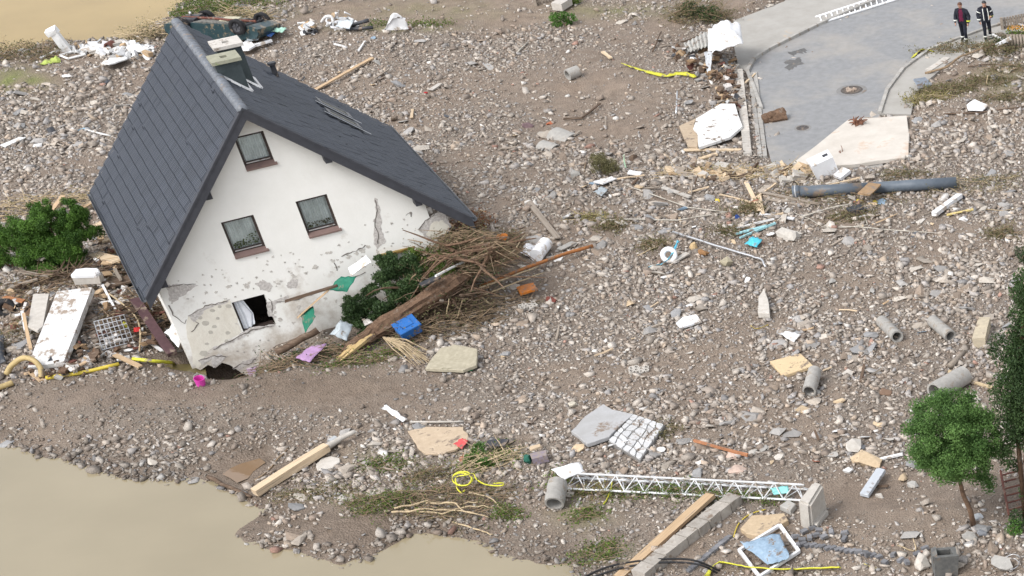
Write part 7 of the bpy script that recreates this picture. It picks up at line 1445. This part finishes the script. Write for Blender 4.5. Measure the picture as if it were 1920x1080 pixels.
def make_rocks(x, y, z, s, name):
    n = len(x); K = 5
    ang = (np.arange(K)[None, :] + NR.uniform(-.36, .36, (n, K))) * 2 * np.pi / K; rad = s[:, None] * NR.uniform(.6, 1.15, (n, K)) * .62
    asp = NR.uniform(.38, .85, (n, 1)); h = s * NR.uniform(.1, .34, n); bot = NR.uniform(.62, .85, (n, K)); top = NR.uniform(.86, 1.04, (n, K))
    lx, ly = np.cos(ang) * rad, np.sin(ang) * rad * asp
    V = np.zeros((n, 2 * K, 3)); V[:, :K, 0] = lx * bot; V[:, :K, 1] = ly * bot; V[:, :K, 2] = -h[:, None] * .6
    V[:, K:, 0] = lx * top; V[:, K:, 1] = ly * top; V[:, K:, 2] = h[:, None] * NR.uniform(.45, .75, (n, K))
    tx = NR.normal(0, .36, n); ty = NR.normal(0, .36, n); tz = NR.uniform(0, 6.283, n)
    c, s_ = np.cos(tx)[:, None], np.sin(tx)[:, None]; Y = V[..., 1] * c - V[..., 2] * s_; Z = V[..., 1] * s_ + V[..., 2] * c; V[..., 1], V[..., 2] = Y, Z
    c, s_ = np.cos(ty)[:, None], np.sin(ty)[:, None]; X = V[..., 0] * c + V[..., 2] * s_; Z = -V[..., 0] * s_ + V[..., 2] * c; V[..., 0], V[..., 2] = X, Z
    c, s_ = np.cos(tz)[:, None], np.sin(tz)[:, None]; X = V[..., 0] * c - V[..., 1] * s_; Y = V[..., 0] * s_ + V[..., 1] * c; V[..., 0], V[..., 1] = X, Y
    V += np.stack([x, y, z + h * .35 + s * .05], -1)[:, None, :]
    base = (np.arange(n) * 2 * K)[:, None]; sides = np.concatenate([np.stack([base[:, 0] + k, base[:, 0] + (k + 1) % K, base[:, 0] + K + (k + 1) % K, base[:, 0] + K + k], -1) for k in range(K)], 1).reshape(n, K, 4)
    tops = base + K + np.arange(K)[None, :]
    loops = np.concatenate([sides.reshape(n, K * 4), tops], 1).ravel(); tot = np.tile(np.array([4] * K + [K]), n); st = np.concatenate([[0], np.cumsum(tot)[:-1]])
    me = bpy.data.meshes.new(name); me.vertices.add(n * 2 * K); me.vertices.foreach_set('co', V.ravel()); me.loops.add(len(loops)); me.loops.foreach_set('vertex_index', loops.astype(np.int32)); me.polygons.add(len(tot)); me.polygons.foreach_set('loop_start', st.astype(np.int32))
    ci = NR.choice(len(PAL), n, p=PW); wd_ = np.minimum(poly_sd(x, y, LAKE), poly_sd(x, y, RIVER)); wt = (1 - .25 * np.clip(1 - wd_ / .9, 0, 1)) * (1 - .38 * np.clip(zone(*pix(x, y, z), [(250, 760, 330, 60, 1), (560, 735, 300, 55, 1), (200, 880, 330, 60, .8), (900, 1020, 300, 60, .7)]), 0, 1)); col = PAL[ci] * NR.uniform(.92, 1.38, (n, 1)) * wt[:, None]; ca = np.ones((n, K + 1, 4), np.float32); ca[..., :3] = col[:, None, :]; a = me.attributes.new('col', 'FLOAT_COLOR', 'FACE'); a.data.foreach_set('color', ca.ravel())
    me.update(); me.validate(); me.materials.append(col_attr_mat('rubble_stone')); return me
rpx, rpy = pix(rx_, ry_, rz_); vis = (rpx > 8) & (rpx < 1912) & (rpy > 8) & (rpy < 1072); score = np.where(vis, rs_, 0); big = np.argsort(-score)[:290]
msk = np.ones(len(rx_), bool); msk[big] = False
rf = bpy.data.objects.new('stone_rubble', make_rocks(rx_[msk], ry_[msk], rz_[msk], rs_[msk], 'stone_rubble')); COL.objects.link(rf); tag(rf, 'angular grey and brown stones covering the flooded ground', 'stones', kind='stuff')
STM = [M('stone_beige', (.4, .35, .3), col2=(.31, .27, .225), scale=9, rnd=.2), M('stone_grey', (.33, .315, .3), col2=(.25, .24, .23), scale=9, rnd=.25), M('stone_brown', (.3, .24, .19), col2=(.2, .155, .12), scale=9, rnd=.2), M('stone_slate', (.28, .275, .275), col2=(.2, .2, .2), scale=9, rnd=.2), M('stone_cream', (.48, .44, .39), col2=(.38, .34, .29), scale=9, rnd=.15)]
SME = [hull_mesh('stone', 1, R_.uniform(.5, .85), R_.uniform(.14, .34), 100 + k, STM[k % 5], 11) for k in range(20)]
SMN = ['beige', 'grey', 'brown', 'dark grey', 'cream']
BIGS = []
for i in big:
    k = R_.randrange(20); o = bpy.data.objects.new('stone', SME[k]); COL.objects.link(o); sz = float(rs_[i]) * 1.35; o.scale = (sz, sz, sz); o.location = (float(rx_[i]), float(ry_[i]), float(rz_[i]) - .06 * sz); o.rotation_euler = (R_.gauss(0, .2), R_.gauss(0, .2), R_.uniform(0, 6.28))
    BIGS.append((o, SMN[k % 5]))

LM = [((450, 320), 'the attic window wall'), ((330, 40), 'the overturned car'), ((115, 620), 'the thick white panel'), ((110, 460), 'the big juniper'), ((377, 712), 'the pink bucket'), ((780, 570), 'the splintered trunk'), ((845, 670), 'the tilted greenish slab'), ((560, 870), 'the long squared timber'), ((740, 778), 'the white plastic strip'), ((820, 825), 'the tan silt slab'),
      ((870, 900), 'the yellow rope coil'), ((1120, 795), 'the smooth grey slab'), ((1195, 815), 'the crazy paving'), ((1200, 905), 'the left half of the mast'), ((1400, 915), 'the right half of the mast'), ((1525, 920), 'the mast footing'), ((1440, 1030), 'the jeans'), ((1045, 938), 'the ribbed pipe pot'), ((1260, 1010), 'the red board'), ((1800, 940), 'the small tree'), ((1640, 905), 'the blue grey plank'),
      ((1355, 842), 'the orange brown stick'), ((1485, 683), 'the square tan slab'), ((1525, 725), 'the pipe below the tan slab'), ((1670, 625), 'the left twin pipe'), ((1767, 625), 'the right twin pipe'), ((1843, 632), 'the stone post'), ((1290, 601), 'the small white panel'), ((1200, 692), 'the honeycomb paver in the open'), ((992, 572), 'the upper honeycomb paver'), ((1430, 565), 'the brick fragment'), ((1254, 478), 'the white ring'),
      ((1410, 455), 'the cyan bag'), ((1350, 465), 'the bent grey pipe'), ((1640, 355), 'the dark drain pipe'), ((1605, 395), 'the black case'), ((1775, 388), 'the white fitting'), ((1010, 410), 'the weathered plank'), ((1135, 320), 'the round bush'), ((1045, 262), 'the curved shells'), ((1340, 240), 'the bright white slab'), ((1075, 146), 'the pipe in the mud'), ((1240, 140), 'the yellow barrier tape'), ((645, 138), 'the bare plank behind the roof'), ((745, 48), 'the white bulk bag'),
      ((1610, 260), 'the cream wall panel'), ((1830, 195), 'the white square sheet'), ((1790, 100), 'the brushwood below the people'), ((200, 95), 'the white scrap on the bank'), ((30, 268), 'the white board at the left'), ((180, 250), 'the pale blue scrap'), ((1090, 468), 'the orange ended stick'), ((1018, 478), 'the white canister'), ((1478, 446), 'the large pale boulder'), ((816, 165), 'the pale board with red scrap'), ((1270, 195), 'the standing metal tube'), ((1000, 90), 'the white stick far away'),
      ((1480, 632), 'the crumpled white sheet'), ((1230, 380), 'the white canes'), ((100, 870), 'the left pool shore'), ((300, 900), 'the middle pool shore'), ((640, 1060), 'the mud spit in the pool'), ((1000, 1050), 'the right pool shore'), ((200, 780), 'the gravel bank at the left'), ((560, 750), 'the dark gravel before the gable'), ((80, 380), 'the twigs behind the junipers')]
def near(o, noun):
    x, y = pix(*o.location); q = min(LM, key=lambda t: (t[0][0] - x) ** 2 + ((t[0][1] - y) * 1.3) ** 2); dx, dy = x - q[0][0], (y - q[0][1]) * 1.3; dist = math.hypot(dx, dy)
    where = ('right of' if dx > 0 else 'left of') if abs(dx) > abs(dy) else ('in front of' if dy > 0 else 'beyond'); far = 'just' if dist < 45 else ('a little' if dist < 80 else 'well')
    return '%s %s %s %s' % (noun, far, where, q[1])
SPOT = [(1250, 360, 200, 60, 3), (1420, 400, 150, 60, 3), (1650, 400, 180, 50, 3), (1000, 480, 90, 90, 2), (1180, 620, 250, 120, 2), (1600, 600, 250, 150, 2.5), (1320, 110, 80, 50, 2), (200, 250, 150, 120, 1), (750, 180, 200, 80, 1.2), (1100, 800, 250, 80, 1.2), (1560, 840, 180, 60, 1.5), (150, 560, 130, 120, 2), (1800, 240, 120, 100, 1.5), (950, 250, 150, 60, 1), (880, 900, 150, 60, 1)]
SPK = [(WOOD_L, 'pale'), (WOOD, 'tan'), (WOOD_G, 'grey'), (WOOD_D, 'dark brown'), (WHITE, 'white')]
PLK = [(WHITE, 'off-white'), (CONC, 'grey'), (CONC_L, 'pale grey'), (TAN, 'tan'), (M('brick_red', (.33, .13, .085), var=.3), 'brick red'), (M('slate_plate', (.12, .125, .135), var=.3), 'slate dark'), (M('muted_blue', (.22, .3, .38), var=.3), 'muted blue')]
wts = [q[4] for q in SPOT]; small = {}
for k in range(230):
    cx, cy, rx, ry, _ = R_.choices(SPOT, wts)[0]; x, y = cx + R_.gauss(0, .6) * rx, cy + R_.gauss(0, .6) * ry
    if not (6 < x < 1914 and 30 < y < 1070): continue
    p = P(x, y)
    if any(poly_sd(np.array([p.x]), np.array([p.y]), q)[0] < .3 for q in (LAKE, RIVER, ROAD, [(v.x, v.y) for v in HP])): continue
    if k % 3 == 0:
        m, cn = R_.choices(SPK, (2, 1, 4, 3, 1))[0]; g = R_.uniform(-.6, 2.2); L_ = R_.uniform(.25, .5) if R_.random() < .7 else R_.uniform(.5, 1.3); q = p + Vector((math.cos(g) * L_, math.sin(g) * L_, 0)); q.z = hq(q.x, q.y) + R_.uniform(0, .12)
        o = board('splinter', None, None, p + Vector((0, 0, .04)), q + Vector((0, 0, .04)), R_.uniform(.03, .09), R_.uniform(.02, .05), m, raw=True); small.setdefault(near(o, '%s wood splinter' % cn), []).append((o, 'splinter', 'wood splinters in the rubble'))
    else:
        m, cn = R_.choices(PLK, (3, 3, 3, 2, 1.2, 2, .7))[0]; l = R_.uniform(.2, .55)
        me = hull_mesh('fragment', l, l * R_.uniform(.5, .9), l * R_.uniform(.08, .2), 900 + k, m, 9); o = bpy.data.objects.new('fragment', me); COL.objects.link(o); o.location = p + Vector((0, 0, .02)); o.rotation_euler = (R_.gauss(0, .25), R_.gauss(0, .25), R_.uniform(0, 6.28)); small.setdefault(near(o, 'flat %s broken fragment' % cn), []).append((o, 'fragment', 'broken flat fragments in the rubble'))
for lb, os_ in small.items():
    for o, cat, gp in os_: tag(o, lb, cat, gp)
seen = {}
for o, cn in BIGS:
    x, y = pix(*o.location); q = min(LM, key=lambda t: (t[0][0] - x) ** 2 + ((t[0][1] - y) * 1.3) ** 2); dx, dy = x - q[0][0], (y - q[0][1]) * 1.3; dist = math.hypot(dx, dy)
    where = ('right of' if dx > 0 else 'left of') if abs(dx) > abs(dy) else ('in front of' if dy > 0 else 'beyond'); far = 'just' if dist < 45 else ('a little' if dist < 80 else 'well')
    size = 'smallish' if o.scale[0] < .34 else ('broad' if o.scale[0] > .42 else 'medium')
    seen.setdefault('%s %s stone %s %s %s' % (size, cn, far, where, q[1]), []).append(o)
for lb, os_ in seen.items():
    for o in os_: tag(o, lb, 'stone', 'larger loose stones in the rubble')
